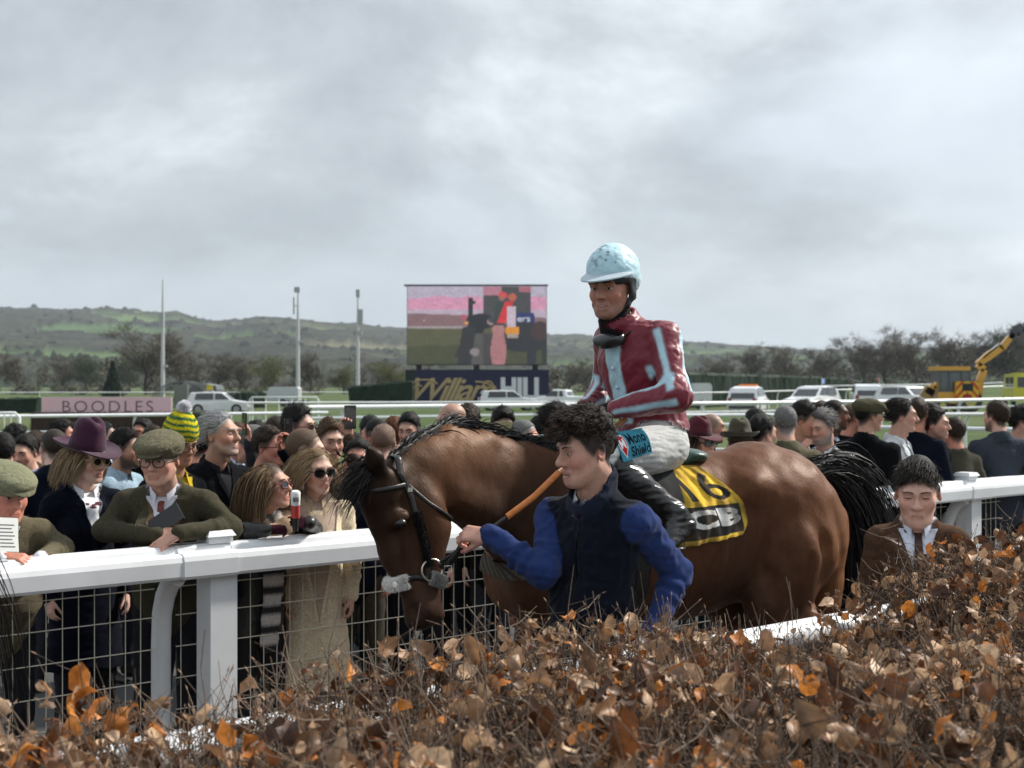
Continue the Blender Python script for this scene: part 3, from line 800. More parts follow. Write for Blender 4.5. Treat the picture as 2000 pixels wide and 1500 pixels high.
def person(sp):
    """sp: px, top (pixel row of the crown), Y (depth), phi (body facing: 0 camera, + to picture left), hphi (head facing) ..."""
    lod = sp.get('lod', 1); seed = sp.get('seed', 1)
    hv = sp.get('hv', (0.0054, 0.0092, 0.0125)[lod]); bv = sp.get('bv', (0.0110, 0.0182, 0.025)[lod])
    fem = sp.get('sex','m') == 'f'
    hsc = sp.get('hscale', 1.0)
    topw = wp(sp['px'], sp['top'], sp['Y'])
    hat_h = sp.get('crown', 0.013)                                   # hair or hat height above the skull
    phi = math.radians(sp.get('phi', 0)); hphi = math.radians(sp.get('hphi', sp.get('phi', 0)))
    pitch, roll = math.radians(sp.get('pitch', 0)), math.radians(sp.get('roll', 0))
    lean = math.radians(sp.get('lean', 0))
    base_z = sp.get('base', 0.0)
    zc = topw[2]-hat_h-0.113*hsc*max(0.9, math.cos(pitch))           # world height of the head centre
    Hl = (zc-base_z)+0.113*hsc                                       # standing crown height in its pose
    H = sp.get('H') or (Hl-0.93*Hl/1.78)/math.cos(lean)+0.93*Hl/1.78
    s = H/1.78
    ws = sp.get('wide', 1.0)*(0.88 if fem else 1.0)*s
    hip = np.array((0,0,0.93*s)); RL = rotx(lean)
    U = lambda p: hip+RL@(np.asarray(p, float)-hip)                  # upper body point under the lean
    hc = U((0,-0.012-0.03*s,H-0.113*hsc))
    hc = hc+np.array(sp.get('hoff', (0,0,0)))
    Rh = rotz(-(hphi-phi)) @ rotx(pitch) @ roty(roll)                # head turned on the neck
    # place so that the head centre lands on its picture column at depth Y
    Rb = rotz(-phi)
    hw = Rb@hc
    root = empty('person', (topw[0]-hw[0], sp['Y']-hw[1], base_z), -phi)
    tag(root, sp['label'], 'person', sp.get('group', 'racegoers standing behind the white rail'))
    # ---- body: head and hands
    nb = U((0,0.012,1.50*s))
    ntl = Rh.T@(nb-hc)/hsc
    V, F, C, _ = head_mesh(sp, ntl, hv)
    parts = [((V*hsc)@Rh.T+hc, F, C)]
    sk = SKIN[sp.get('skin','fair')] if isinstance(sp.get('skin','fair'), str) else sp['skin']
    skh = mixc(sk, (0.55,0.2,0.14), 0.18)
    # ---- arms
    sh = {x: U((x*0.168*ws,0.012,1.412*s)) for x in (-1,1)}
    arms = sp.get('arms', {})
    el, wr = {}, {}
    for x in (-1,1):
        a = arms.get('L' if x == 1 else 'R')
        if a is None:
            r = np.random.default_rng(seed*3+x)
            el[x] = U((x*0.235*ws,0.04+r.uniform(-.03,.03),1.165*s)); wr[x] = el[x]+np.array((-x*0.02,-0.10+r.uniform(-.05,.04),-0.235*s))
        else: el[x], wr[x] = np.asarray(a[0], float), np.asarray(a[1], float)
    jc = np.array(sp.get('jacket', (0.02,0.02,0.025))); jc = jc*(0.45 if jc.max() < 0.032 else 1.0); pc = np.array(sp.get('trousers', (0.02,0.02,0.024))); sc = np.array(sp.get('shirt', (0.7,0.72,0.75)))
    coat = sp.get('coat', 0.0)                                       # how far below the hip it reaches (m)
    pts = [U((0,0,1.6*s))]+list(el.values())+list(wr.values())+[sh[1], sh[-1]]
    lo = np.minimum.reduce(pts+[np.array((-0.30,-0.24,0))])-0.10; hi = np.maximum.reduce(pts+[np.array((0.30,0.24,0))])+0.10
    lo[2] = 0.74*s-coat*1.05-0.16; hi[2] = max(U((0,0,1.62*s))[2], max(p[2] for p in pts)+0.1)
    B = Sdf(lo, hi, bv, jc); B.sharp = 16
    R3 = RL
    # legs, on a coarser grid
    LG = Sdf((-0.26,-0.30,-0.01), (0.26,0.26,0.98*s), bv*2.1, pc); LG.sharp = 16
    for x in (-1,1):
        hp = np.array((x*0.088*ws,0.0,0.90*s)); kn = np.array((x*0.10*ws,-0.012+sp.get('step',0.0)*x,0.50*s)); an = np.array((x*0.105*ws,0.02+sp.get('step',0.0)*x*1.2,0.085*s))
        LG.cone(hp, kn, 0.092*s, 0.066*s, col=pc, pid=4, k=0.02); LG.cone(kn, an, 0.066*s, 0.055*s, col=pc, pid=4, k=0.02)
        LG.cone(an+np.array((0,0.02,-0.042)), an+np.array((x*0.02,-0.15,-0.052)), 0.042, 0.036, col=sp.get('shoes',(0.02,0.015,0.012)), pid=5, k=0.01)
    LG.ell((0,0.01,0.92*s), (0.152*ws,0.110*s,0.11*s), col=pc, pid=4, k=0.03)
    # torso
    fat = sp.get('fat', 0.0)
    B.ell(U((0,-0.012-fat*0.03,1.09*s)), (0.158*ws+fat*0.03,0.118*s+fat*0.04,0.17*s), R3, col=jc, pid=1, k=0.05)
    B.ell(U((0,0.004,1.30*s)), (0.172*ws,0.118*s,0.185*s), R3, col=jc, pid=1, k=0.05)
    if fem: B.cone(U((-0.07*s,-0.085*s,1.27*s)), U((0.07*s,-0.085*s,1.27*s)), 0.062*s, col=jc, pid=1, k=0.05)
    B.cone(U((0,-0.004,1.10*s)), U((0,0.004,0.90*s)), 0.155*ws, 0.168*ws, col=jc, pid=1, k=0.04, flat=0.74, side=(0,1,0))
    if coat > 0:
        z1 = 0.90*s-coat
        B.cone((0,0.0,0.92*s), (0,0.01,z1), 0.178*ws, 0.178*ws+coat*0.10, col=jc, pid=1, k=0.03, flat=0.76, side=(0,1,0))
        B.fn(lambda X,Y,Z: z1-Z+0*X, lo=(lo[0],lo[1],lo[2]), hi=(hi[0],hi[1],z1+0.05), mode='cut')
    nbp = U((0,0.015,1.475*s))
    for x in (-1,1):
        B.cone(sh[x], nbp, 0.056*s, 0.058*s, col=jc, pid=1, k=0.05)
        slv = sp.get('sleeve')
        cc = jc if slv is None else np.array(slv)
        pid = 1 if slv is None else 11
        B.ell(sh[x]+np.array((x*0.004,0,-0.012)), (0.060*s,0.068*s,0.066*s), R3, col=cc, pid=pid, k=0.03)
        B.cone(sh[x], el[x], 0.062*s, 0.052*s, col=cc, pid=pid, k=0.025); B.cone(el[x], wr[x], 0.051*s, 0.040*s, col=cc, pid=pid, k=0.025)
        r = np.random.default_rng(seed*7+x)                          # gathered folds at the elbow
        ax = nrm(wr[x]-el[x])
        for q in range(3): B.ring(el[x]+ax*(0.03+0.045*q), look_frame(ax)[:, [1,2,0]], 0.047*s, 0.047*s, 0.0065, 0.0065, col=cc, pid=pid, k=0.02)
        if sp.get('cuff'): B.cone(wr[x]-ax*0.005, wr[x]+ax*0.016, 0.037*s, 0.036*s, col=sp['cuff'], pid=10, k=0.006)
        else: B.cone(wr[x], wr[x]+ax*0.006, 0.037*s, 0.034*s, col=mixc(cc,(0,0,0),0.4), pid=pid, k=0.004)
    # collar, opening, tie
    Rn = R3 @ rotx(0.30)
    def loc(X,Y,Z):                                                  # back to the upright torso
        c, s_ = math.cos(-lean), math.sin(-lean); y = Y-hip[1]; z = Z-hip[2]
        return X+0*Y, c*y-s_*z+hip[1], s_*y+c*z+hip[2]
    kind = sp.get('top_kind', 'jacket')
    cl = sp.get('collar', 0.03)
    if cl > 0:
        B.ring(U((0,0.016,1.478*s)), R3 @ rotx(0.42), 0.082*s, 0.078*s, 0.014, cl, col=sp.get('collar_col', jc*0.9), pid=8 if 'collar_col' in sp else 1, k=0.012)
    if sp.get('shirt_on', True) and sp.get('top_kind') != 'gilet':   # open the throat
        def throat(X,Y,Z):
            x, y, z = loc(X,Y,Z); return np.maximum(np.maximum(np.abs(x)-(0.022+(z-1.43*s)*0.75), y+0.024), 1.435*s-z)
        B.fn(lambda X,Y,Z: (lambda x,y,z: np.maximum(np.maximum(np.abs(x)-(0.026+(z-1.43*s)*0.6), y+0.0), 1.415*s-z))(*loc(X,Y,Z)), lo=U((-0.15,-0.25,1.38*s))-0.05, hi=U((0.15,0.02,1.60*s))+0.05, col=sc, pid=2, k=0.004)
        B.fn(throat, lo=U((-0.15,-0.25,1.40*s))-0.05, hi=U((0.15,0.02,1.60*s))+0.05, k=0.010, mode='sub')
    vz = sp.get('vee', 1.22)*s; vw = sp.get('veew', 0.075)*s
    for f in sp.get('extra_sdf', ()): f(B, dict(U=U, s=s, loc=loc, sh=sh, el=el, wr=wr, R3=R3, hc=hc, Rh=Rh, hip=hip))
    Vb, Fb, Cb, Ib = B.mesh(smooth=1)
    Vl, Fl, Cl, Il = LG.mesh(smooth=1); Vl = wrinkle(Vl, Fl, 0.006, 0.09, seed+4)
    fl = Il[Fl[:,0]]
    for i, nm, mt in ((4,'trousers',sp.get('mats',{}).get(4,M_CLOTH)),(5,'shoe',M_LEATHER)):
        
        for mk in ((fl == i,) if i == 4 else ((fl == i) & (Vl[Fl[:,0],0] > 0), (fl == i) & (Vl[Fl[:,0],0] <= 0))):
            v, f, c = subset(Vl, Fl, Cl, mk); obj(nm, make_mesh(nm, v, f, c), mt, root)
    amp = sp.get('wr', 0.0055)
    Vb = wrinkle(Vb, Fb, amp, sp.get('wrs', 0.085), seed)
    fid = Ib[Fb[:,0]]
    names = dict(PART_NAMES); names[11] = 'sleeves'; names.update(sp.get('part_names', {}))
    mats = {1:M_WOOL, 2:M_CLOTH, 3:M_CLOTH, 4:M_CLOTH, 5:M_LEATHER, 6:M_WOOL, 7:M_WOOL, 8:M_WOOL, 9:M_WOOL, 10:M_CLOTH, 11:M_CLOTH}; mats.update(sp.get('mats', {}))
    for i in np.unique(fid):
        if i == 0: continue
        fm = fid == i
        own = Ib == i; Ci = Cb.copy()
        ff = Fb[fm]; o4 = own[ff]
        has = o4.any(1); first = np.argmax(o4, 1); src = ff[np.arange(len(ff)), first]
        for q in range(4):
            bad = has & ~o4[:,q]; Ci[ff[bad,q]] = Cb[src[bad]]
        wd = np.linalg.norm(Vb[Fb[:,0]]-wr[1], axis=1) < np.linalg.norm(Vb[Fb[:,0]]-wr[-1], axis=1)
        if i == 10:                                                  # one cuff per wrist
            v, f, c = subset(Vb, Fb, Ci, fm & ~wd)
            if len(f) >= 6: obj('cuff', make_mesh('cuff', v, f, c), M_CLOTH, root)
            fm = fm & wd
        v, f, c = subset(Vb, Fb, Ci, fm)
        if len(f) < 6: continue
        obj(names.get(int(i), 'garment'), make_mesh(names.get(int(i), 'garment'), v, f, c), mats.get(int(i), M_CLOTH), root)
    if sp.get('shirt_on', True):
        nq = 15 if lod else 27; th = np.radians(np.linspace(-158, 158, nq))[:,None]; w = np.linspace(0, 1, 4)[None]; fr = np.clip((np.abs(th)-1.9)/0.85, 0, 1)     # 0 = nape, +-180 = throat
        rad = (0.070+0.010*(1-w))*s*(1+0.10*fr*(1-w)); cz = 1.478*s+(0.040-0.012*fr)*w*s-0.034*s*fr*(1-w)-0.020*s*fr
        P = np.stack([rad*np.sin(th), 0.010+rad*np.cos(th)*1.0-0.012*fr, cz], -1); P = hip+(P-hip)@RL.T; Nn = nrm(P-(hip+RL@(np.array((0,0.010,1.49*s))-hip)))
        m = MB(); m.slab(P, Nn, 0.004, sc); m.build('shirt_collar', M_CLOTH, root, True)
    # shirt front, tie, waistcoat and lapels laid on the jacket as cut pieces
    if kind == 'jacket' and vz < 1.45*s:
        zt = 1.475*s; fd = RL@np.array((0,1.0,0))
        vee = lambda z: 0.004+np.clip((z-vz)/(zt-vz), 0, 1)*vw
        def piece(nm, z0, z1, xa, xb, col, off, mat, nz=22, nx=7, th=0.004):
            z = np.linspace(z0, z1, nz)[:,None]; u = np.linspace(0, 1, nx)[None]; X = xa(z)*(1-u)+xb(z)*u; Z = z+0*u
            P = np.stack([X, np.full_like(X, -0.205-fat*0.03), Z], -1); P = hip+(P-hip)@RL.T
            G = drape(B, P, fd, 0.27, off, 32)
            for _ in range(2): G[1:-1,1:-1] = (G[:-2,1:-1]+G[2:,1:-1]+G[1:-1,:-2]+G[1:-1,2:])/4
            m = MB(); Nn = np.broadcast_to(-fd, G.shape); m.slab(G, Nn, th, col); return m.build(nm, mat, root, True)
        q = 1 if lod else 2
        piece('shirt_front', vz, zt, lambda z: -vee(z), lambda z: vee(z), sc, 0.007, M_CLOTH, 10*q, 5*q)
        if sp.get('vest') is not None:
            vt = sp.get('vest_top', 1.36)*s
            for x in (-1,1): piece('waistcoat', vz, min(vt+0.05, zt), lambda z, x=x: x*np.clip((z-vt+0.06)/0.11, 0, 1)*vee(z), lambda z, x=x: x*vee(z), sp['vest'], 0.010, M_WOOL, 8*q, 3*q)
        if sp.get('tie') is not None:
            tw_ = sp.get('tiew', 0.019)
            tt = lambda z: np.where(z > 1.455*s, tw_*1.05, tw_*0.75+0.012*np.clip((1.455*s-z)/0.25, 0, 1))
            piece('tie', max(vz, 1.20*s) if sp.get('vest') is None else max(vz, sp.get('vest_top', 1.36)*s-0.05), 1.488*s, lambda z: -tt(z), tt, sp['tie'], 0.013, M_SILK, 9*q, 3*q)
        lw_ = sp.get('lapel', 0.040)
        if lw_ > 0:
            def lwf(z):
                t = np.clip((z-vz)/(1.40*s-vz), 0, 1); w = lw_*(0.25+0.75*t); return np.where(z > 1.405*s, lw_*0.62, w)
            for x in (-1,1): piece('lapel', vz-0.01, 1.462*s, lambda z, x=x: x*(vee(z)-0.002), lambda z, x=x: x*(vee(z)+lwf(z)), jc*1.06, 0.013, mats.get(1, M_WOOL), 12*q, 3*q, 0.006)
    # hands
    for x in (-1,1):
        hd = sp.get('hands', {}).get('L' if x == 1 else 'R', {})
        if hd is None: continue
        ax = nrm(wr[x]-el[x]); fwd = nrm(hd.get('dir', ax)); back = hd.get('back', (x*0.9,-0.3,0.1))
        y = nrm(np.cross(back, fwd)); z = np.cross(fwd, y); Rm = np.stack([fwd, y, z], 1)
        gl = hd.get('glove')
        Vh, Fh, Ch = hand_mesh(hd.get('curl', (0.55,0.6,0.65,0.7)), hd.get('thumb', (0.25,0.3)), hd.get('spread', 0.05), left=(x == 1),
                               sk=gl or skh, vox=hd.get('vox', (0.0056 if hd else 0.009,0.0085 if hd else 0.0115,0.0125)[lod]), scale=hd.get('scale', 0.98 if not fem else 0.88)*s)
        Vh = Vh@Rm.T+wr[x]+fwd*0.012
        if gl is None: obj('hand', make_mesh('hand', Vh, Fh, Ch), M_SKIN, root)
        else: obj('glove', make_mesh('glove', Vh, Fh, Ch), hd.get('mat', M_WOOL), root)
    V, F, C = join_vfc(parts)
    obj('body', make_mesh('body', V, F, C), M_SKIN, root)
    toW = lambda v: (np.asarray(v)*hsc)@Rh.T+hc
    if sp.get('hair') and sp['hair'].get('style') not in ('none','shaved'):
        Vq, Fq, Cq = join_vfc(hair_parts(sp, (0.0065,0.0095,0.011)[lod], lod))
        obj('hair', make_mesh('hair', toW(Vq), Fq, Cq), M_HAIR, root)
    face_parts(sp, toW, root, lod)
    for f in sp.get('extras', ()): f(root, toW, dict(U=U, s=s, el=el, wr=wr, hc=hc, Rh=Rh, lod=lod, hip=hip, B=B, R3=R3))
    return root

# ---- things worn on the head: each returns a function for sp['extras']
def sdf_part(name, S, root, toW, mat, wr=None, smooth=1):
    V, F, C, _ = S.mesh(smooth=smooth)
    if wr: V = wrinkle(V, F, *wr)
    return obj(name, make_mesh(name, toW(V), F, C), mat, root)

def flat_cap(col, tilt=0.0, vox=0.008, wrk=(0.003,0.05,3), mat=None, big=0.0):
    def f(root, toW, ctx):
        S = Sdf((-0.15,-0.20,-0.02), (0.15,0.16,0.19), vox, col)
        R = rotx(0.16+tilt)
        S.ell((0,0.012,0.062), (0.090+big*0.5,0.118+big*0.3,0.062+big*0.3), R, col=col, k=0.02)
        S.ell((0,-0.045,0.078), (0.086+big*0.5,0.085+big,0.036+big*0.3), rotx(0.24+tilt), col=np.array(col)*1.05, k=0.025)
        S.ring((0,0.008,0.040), R, 0.080, 0.101, 0.008, 0.016, col=np.array(col)*0.9, k=0.01)
        S.ell((0,-0.100,0.050), (0.070,0.064,0.010), rotx(0.42+tilt), col=np.array(col)*0.8, k=0.006)
        S.ell((0,0.015,-0.02), (0.074,0.096,0.07), R, k=0.006, mode='sub')
        sdf_part('cap', S, root, toW, mat or M_WOOL, wrk)
    return f

def fedora(col, band, brim=0.062, crown_h=0.115, vox=0.006, dip=0.4, tilt=0.05, nm='hat'):
    def f(root, toW, ctx):
        S = Sdf((-0.12,-0.14,0.02), (0.12,0.15,0.21), vox, col)
        S.cone((0,0.012,0.055), (0,0.010,0.055+crown_h-0.045), 0.098, 0.082, col=col, k=0.02, flat=0.86, side=(1,0,0))
        S.ell((0,0.0,0.055+crown_h+0.035), (0.018,0.10,0.040), col=None, k=0.03, mode='sub')
        for x in (-1,1): S.ell((x*0.085,-0.075,0.055+crown_h-0.015), (0.030,0.045,0.045), k=0.03, mode='sub')
        S.fn(lambda X,Y,Z: 0.045-Z+0*X, mode='cut')
        S.fn(lambda X,Y,Z: np.abs(Z-0.058)-0.013+0*X, col=band, k=0.004)
        V, F, C, _ = S.mesh(smooth=1)
        m = MB(); a, b = 9, 44
        th = np.linspace(0, 2*math.pi, b, endpoint=False); rr = np.linspace(0, 1, a)[:,None]
        rx = 0.080+brim*rr; ry = 0.092+brim*1.12*rr
        X = rx*np.cos(th); Y = 0.012+ry*np.sin(th)
        curl = rr**2.2
        Z = 0.046+curl*(0.026*np.abs(np.cos(th))**2-dip*0.045*np.clip(-np.sin(th),0,1)+0.022*np.clip(np.sin(th),0,1))
        m.grid(np.stack([X,Y,Z+0.0025], -1), col, wrap=True); m.grid(np.stack([X,Y,Z-0.0025], -1)[::-1], np.array(col)*0.85, wrap=True)
        e = np.stack([np.stack([X[-1],Y[-1],Z[-1]+0.0025], -1), np.stack([X[-1],Y[-1],Z[-1]-0.0025], -1)]); m.grid(e, col, wrap=True)
        Vm = np.concatenate(m.V); Fm = np.concatenate(m.F4); Cm = np.concatenate(m.C)
        Va, Fa, Ca = join_vfc([(V, F, C), (Vm, Fm, Cm)])
        Rt = rotx(tilt)
        obj(nm, make_mesh(nm, toW(Va@Rt.T), Fa, Ca), M_FELT, root)
    return f

def beanie(stripes, pom, vox=0.006):
    def f(root, toW, ctx):
        S = Sdf((-0.12,-0.14,-0.03), (0.12,0.15,0.20), vox, stripes[0])
        S.ell((0,0.012,0.070), (0.092,0.112,0.100), col=stripes[0], k=0.02)
        S.cone((0,0.012,0.03), (0,0.012,0.10), 0.094, 0.085, col=stripes[0], k=0.02, flat=0.9, side=(1,0,0))
        S.fn(lambda X,Y,Z: np.interp(Y, [-0.1,0.1], [0.035,-0.02])-Z+0*X, mode='cut')
        def st(X,Y,Z):
            z = Z-0.30*0; return np.abs(((z+0.004*np.sin(X*60))/0.030) % 1.0-0.5)-0.23
        S.fn(st, col=stripes[1], k=0.10, lo=(-0.2,-0.2,0.045))
        P = 0.004; S.fn(lambda X,Y,Z: 0.0022*np.sin(np.arctan2(Y-0.012,X)*60), mode='relief')
        sdf_part('bobble_hat', S, root, toW, M_WOOL)
        r = np.random.default_rng(3); n = 900
        d = nrm(r.normal(size=(n,3))); c = np.array((0,0.012,0.200))
        V, F, C = strands(np.repeat(c[None], n, 0)+d*0.015, d, np.full(n, 0.028)*r.uniform(0.8,1.15,n), lambda P,D,i: D+r.normal(size=D.shape)*0.15, 2, 0.0035, pom, tuple(np.array(pom)*0.85), seed=4)
        obj('bobble', make_mesh('bobble', toW(V), F, C), M_WOOL, root)
    return f

def glasses(frame=(0.02,0.012,0.01), lens=None, shape='round', size=1.0, dark=False):
    def f(root, toW, ctx):
        m = MB(); th = np.linspace(0, 2*math.pi, 17)
        l = MB()
        for x in (-1,1):
            rx, rz = 0.0235*size, 0.0195*size
            c = np.array((x*0.0325,-0.103,0.001))
            e = 2.4 if shape != 'round' else 2.0
            cx = np.sign(np.cos(th))*np.abs(np.cos(th))**(2/e); cz = np.sign(np.sin(th))*np.abs(np.sin(th))**(2/e)
            P = np.stack([c[0]+rx*cx, c[1]+0.012*(x*cx*0.5+0.5)**2*0.9, c[2]+rz*cz], 1)
            m.tube(P, 0.0026, 6, frame, caps=False)
            if lens is not None:
                V = np.concatenate([[P[:-1].mean(0)], P[:-1]]); n = len(P)-1
                l.add(V, [[0, i+1, (i+1) % n+1] for i in range(n)], lens)
            m.tube([P[0 if x == 1 else 8], (x*0.066,-0.082,0.006), (x*0.078,-0.03,0.007), (x*0.081,0.012,0.004)], 0.0026, 5, frame)
        m.tube([(-0.011,-0.106,0.004),(0,-0.110,0.006),(0.011,-0.106,0.004)], 0.0024, 5, frame)
        V = [toW(v) for v in m.V]; m.V = V
        g = m.build('sunglasses' if dark else 'glasses', M_PLASTIC, root, True)
        if lens is not None: l.V = [toW(v) for v in l.V]; l.build('lens', M_GLASS, g, True)
    return f
# ---------------------------------------------------------------- the horse (x forward, y left, z up)
HORSE_O = np.array((0.735, 6.232, 0.0)); HORSE_A = math.atan2(-0.41, -0.91)
BAY = np.array((0.108,0.046,0.024)); DBAY = np.array((0.022,0.0115,0.008)); TAN = np.array((0.142,0.064,0.029)); BLACK = np.array((0.006,0.005,0.005))

def horse_field(vox=0.0115):
    S = Sdf((-1.10,-0.50,-0.01), (1.78,0.66,1.88), vox, BAY)
    c = BAY; S.pad = 0.11; S.ax[0] = np.where(S.ax[0] < 0, S.ax[0]/0.905, S.ax[0])   # quarters a little shorter
    S.ell((0.06,0,1.235), (0.66,0.300,0.365), col=c, k=0.06)
    S.ell((0.40,0,1.235), (0.40,0.265,0.385), col=c, k=0.06)
    S.chain([(0.52,0,1.50),(0.30,0,1.545),(0.02,0,1.47),(-0.25,0,1.475)], [0.10,0.085,0.12,0.16], col=c, k=0.09)
    S.ell((-0.50,0,1.375), (0.42,0.285,0.295), col=c, k=0.07)
    S.cone((-0.45,0,1.52), (-0.86,0,1.42), 0.125, 0.085, col=c, k=0.09)
    for y in (-1,1):
        S.ell((-0.325,y*0.215,1.47), (0.085,0.06,0.07), col=c, k=0.07)                       # point of hip
        S.ell((-0.66,y*0.150,1.27), (0.255,0.155,0.30), rotx(0)@roty(0.25), col=c, k=0.05)   # quarters
        S.cone((-0.88,y*0.085,1.30), (-0.80,y*0.13,0.92), 0.105, 0.095, col=c, k=0.06)       # hamstring
        S.cone((-0.58,y*0.165,1.18), (-0.48,y*0.190,0.90), 0.205, 0.135, col=c, k=0.06)
        S.ell((-0.40,y*0.195,0.96), (0.10,0.085,0.13), col=c, k=0.05)                        # stifle
        S.cone((-0.56,y*0.165,0.88), (-0.84,y*0.145,0.57), 0.125, 0.058, col=c, k=0.05)
        st = 0.10*y
        S.cone((-0.85,y*0.145,0.58), (-0.82+st,y*0.14,0.24), 0.050, 0.036, col=DBAY, k=0.03)
        S.cone((-0.82+st,y*0.14,0.24), (-0.74+st,y*0.14,0.11), 0.040, 0.036, col=DBAY, k=0.03)
        S.cone((-0.72+st,y*0.14,0.085), (-0.70+st,y*0.14,0.03), 0.045, 0.060, col=(0.02,0.018,0.016), k=0.01)
        # shoulder and foreleg
        S.ell((0.58,y*0.165,1.27), (0.17,0.115,0.34), roty(-0.45), col=c, k=0.06)
        S.ell((0.46,y*0.19,1.10), (0.15,0.09,0.16), roty(0.6), col=c, k=0.06)
        S.ell((0.78,y*0.135,1.12), (0.10,0.10,0.15), col=c, k=0.06)
        S.cone((0.60,y*0.15,1.02), (0.62-st*0.6,y*0.15,0.58), 0.110, 0.060, col=c, k=0.05)
        S.cone((0.62-st*0.6,y*0.15,0.57), (0.62-st*0.9,y*0.15,0.26), 0.050, 0.036, col=DBAY, k=0.03)
        S.cone((0.62-st*0.9,y*0.15,0.26), (0.68-st*0.9,y*0.15,0.11), 0.040, 0.034, col=DBAY, k=0.03)
        S.cone((0.70-st*0.9,y*0.15,0.085), (0.72-st*0.9,y*0.15,0.03), 0.046, 0.060, col=(0.02,0.018,0.016), k=0.01)
    S.ell((0.72,0,1.12), (0.17,0.17,0.22), col=c, k=0.06)
    # neck, arched and bent to the left
    nk = [(0.52,0.00,1.34),(0.74,0.05,1.415),(0.94,0.12,1.515),(1.12,0.19,1.585),(1.29,0.27,1.585),(1.43,0.345,1.53)]
    rk = [0.285,0.238,0.190,0.165,0.145,0.122]
    tn = TAN
    for i in range(5):
        S.cone(nk[i], nk[i+1], rk[i], rk[i+1], col=mixc(c, tn, (0.1,0.35,0.7,0.9,0.6)[i]), k=0.06, flat=0.62, side=nrm((-0.40,0.91,0)))
    S.chain([(0.86,0.09,1.30),(1.02,0.18,1.42),(1.20,0.28,1.50)], [0.10,0.085,0.075], col=DBAY*2.0, k=0.07)   # throat line
    # crest ridge
    S.chain([(0.50,0.0,1.60),(0.78,0.06,1.63),(1.02,0.15,1.695),(1.20,0.215,1.725),(1.37,0.30,1.665),(1.49,0.36,1.595)], [0.05,0.045,0.04,0.038,0.036,0.04], col=tn, k=0.07)
    # head
    hx = DBAY*1.3
    S.ell((1.525,0.378,1.54), (0.092,0.086,0.095), col=DBAY, k=0.05)
    S.chain([(1.545,0.380,1.52),(1.462,0.405,1.29),(1.402,0.420,1.12)], [0.082,0.066,0.055], col=hx, k=0.04, flat=0.86, side=(0,1,0))
    S.ell((1.385,0.382,1.425), (0.130,0.076,0.150), roty(0.25), col=mixc(tuple(hx), tuple(TAN), 0.45), k=0.04)
    S.cone((1.36,0.392,1.36), (1.345,0.415,1.15), 0.092, 0.050, col=hx, k=0.05, flat=0.72, side=(0,1,0))
    S.ell((1.378,0.425,1.085), (0.078,0.066,0.066), roty(0.2), col=mixc(tuple(hx), (0.10,0.05,0.035), 0.6), k=0.03)
    S.ell((1.335,0.425,1.055), (0.046,0.046,0.036), col=(0.05,0.03,0.025), k=0.02)
    S.ell((1.395,0.425,1.035), (0.052,0.052,0.035), col=(0.012,0.010,0.010), k=0.02)
    for y in (-1,1):
        yy = 0.415+y*0.062
        S.ell((1.425,0.425+y*0.045,1.085), (0.022,0.016,0.032), roty(0.5), col=(0.008,0.006,0.006), k=0.012, mode='sub')
        S.ell((1.485,0.400+y*0.070,1.435), (0.050,0.026,0.036), roty(0.35), col=hx, k=0.03)            # orbital ridge
        S.ell((1.487,0.400+y*0.083,1.422), (0.028,0.020,0.020), roty(0.35), col=(0.012,0.008,0.007), k=0.008)  # eye
        S.ell((1.44,0.405+y*0.080,1.30), (0.022,0.030,0.10), roty(0.2), col=hx*0.8, k=0.04, mode='sub')       # hollow under the facial crest
        # ears
        a = np.array((1.545,0.380+y*0.055,1.605)); b = a+np.array((0.135 if y < 0 else 0.080, y*0.03, 0.085 if y < 0 else 0.118)); md = (a+b)/2
        S.chain([a, md, b], [0.030,0.036,0.008], col=BLACK, k=0.015, flat=0.7, side=(0.3,1,0))
        S.cone(md+np.array((0.028,y*0.02,-0.02)), md+np.array((0.045,y*0.02,0.035)), 0.020, 0.012, col=BLACK*0.7, k=0.01, mode='sub')
    # coat colour: darker head, legs, belly seam and shoulder patch; tan quarters, painted flank shade
    S.fn(lambda X,Y,Z: Z-0.86+0*X+0*Y, col=DBAY*2.4, k=0.6)
    S.ell((-0.24,0.30,1.08), (0.17,0.16,0.20), col=DBAY*2.4, k=0.55, mode='paint'); S.ell((-0.86,0.24,1.05), (0.14,0.2,0.25), col=np.array((0.20,0.085,0.036)), k=0.5, mode='paint')  # muscle shade painted dark between flank and thigh; then tan coat behind
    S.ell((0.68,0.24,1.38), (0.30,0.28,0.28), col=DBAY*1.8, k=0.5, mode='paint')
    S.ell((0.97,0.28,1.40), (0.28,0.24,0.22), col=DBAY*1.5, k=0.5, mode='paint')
    S.ell((1.47,0.40,1.36), (0.22,0.25,0.38), col=DBAY*0.85, k=0.28, mode='paint')
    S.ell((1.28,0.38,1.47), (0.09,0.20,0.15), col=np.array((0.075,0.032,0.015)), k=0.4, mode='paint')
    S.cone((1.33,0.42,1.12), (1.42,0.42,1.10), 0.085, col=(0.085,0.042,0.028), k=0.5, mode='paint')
    S.ell((1.42,0.425,1.03), (0.07,0.12,0.05), col=(0.010,0.008,0.008), k=0.25, mode='paint')
    S.ell((1.56,0.38,1.63), (0.12,0.16,0.10), col=BLACK, k=0.4, mode='paint')
    # muscle and skin relief
    def rel(X,Y,Z):
        P = np.stack(np.broadcast_arrays(X,Y,Z), -1); near = np.abs(S.D[:P.shape[0],:P.shape[1],:P.shape[2]]) < 0.05
        out = np.zeros(P.shape[:3], f32); Q = P[near]
        out[near] = snoise(Q, 0.16, 5, 2)*0.0085+snoise(Q*np.array((1,1,0.45)), 0.045, 8, 2)*0.0017
        return out
    S.fn(rel, mode='relief')
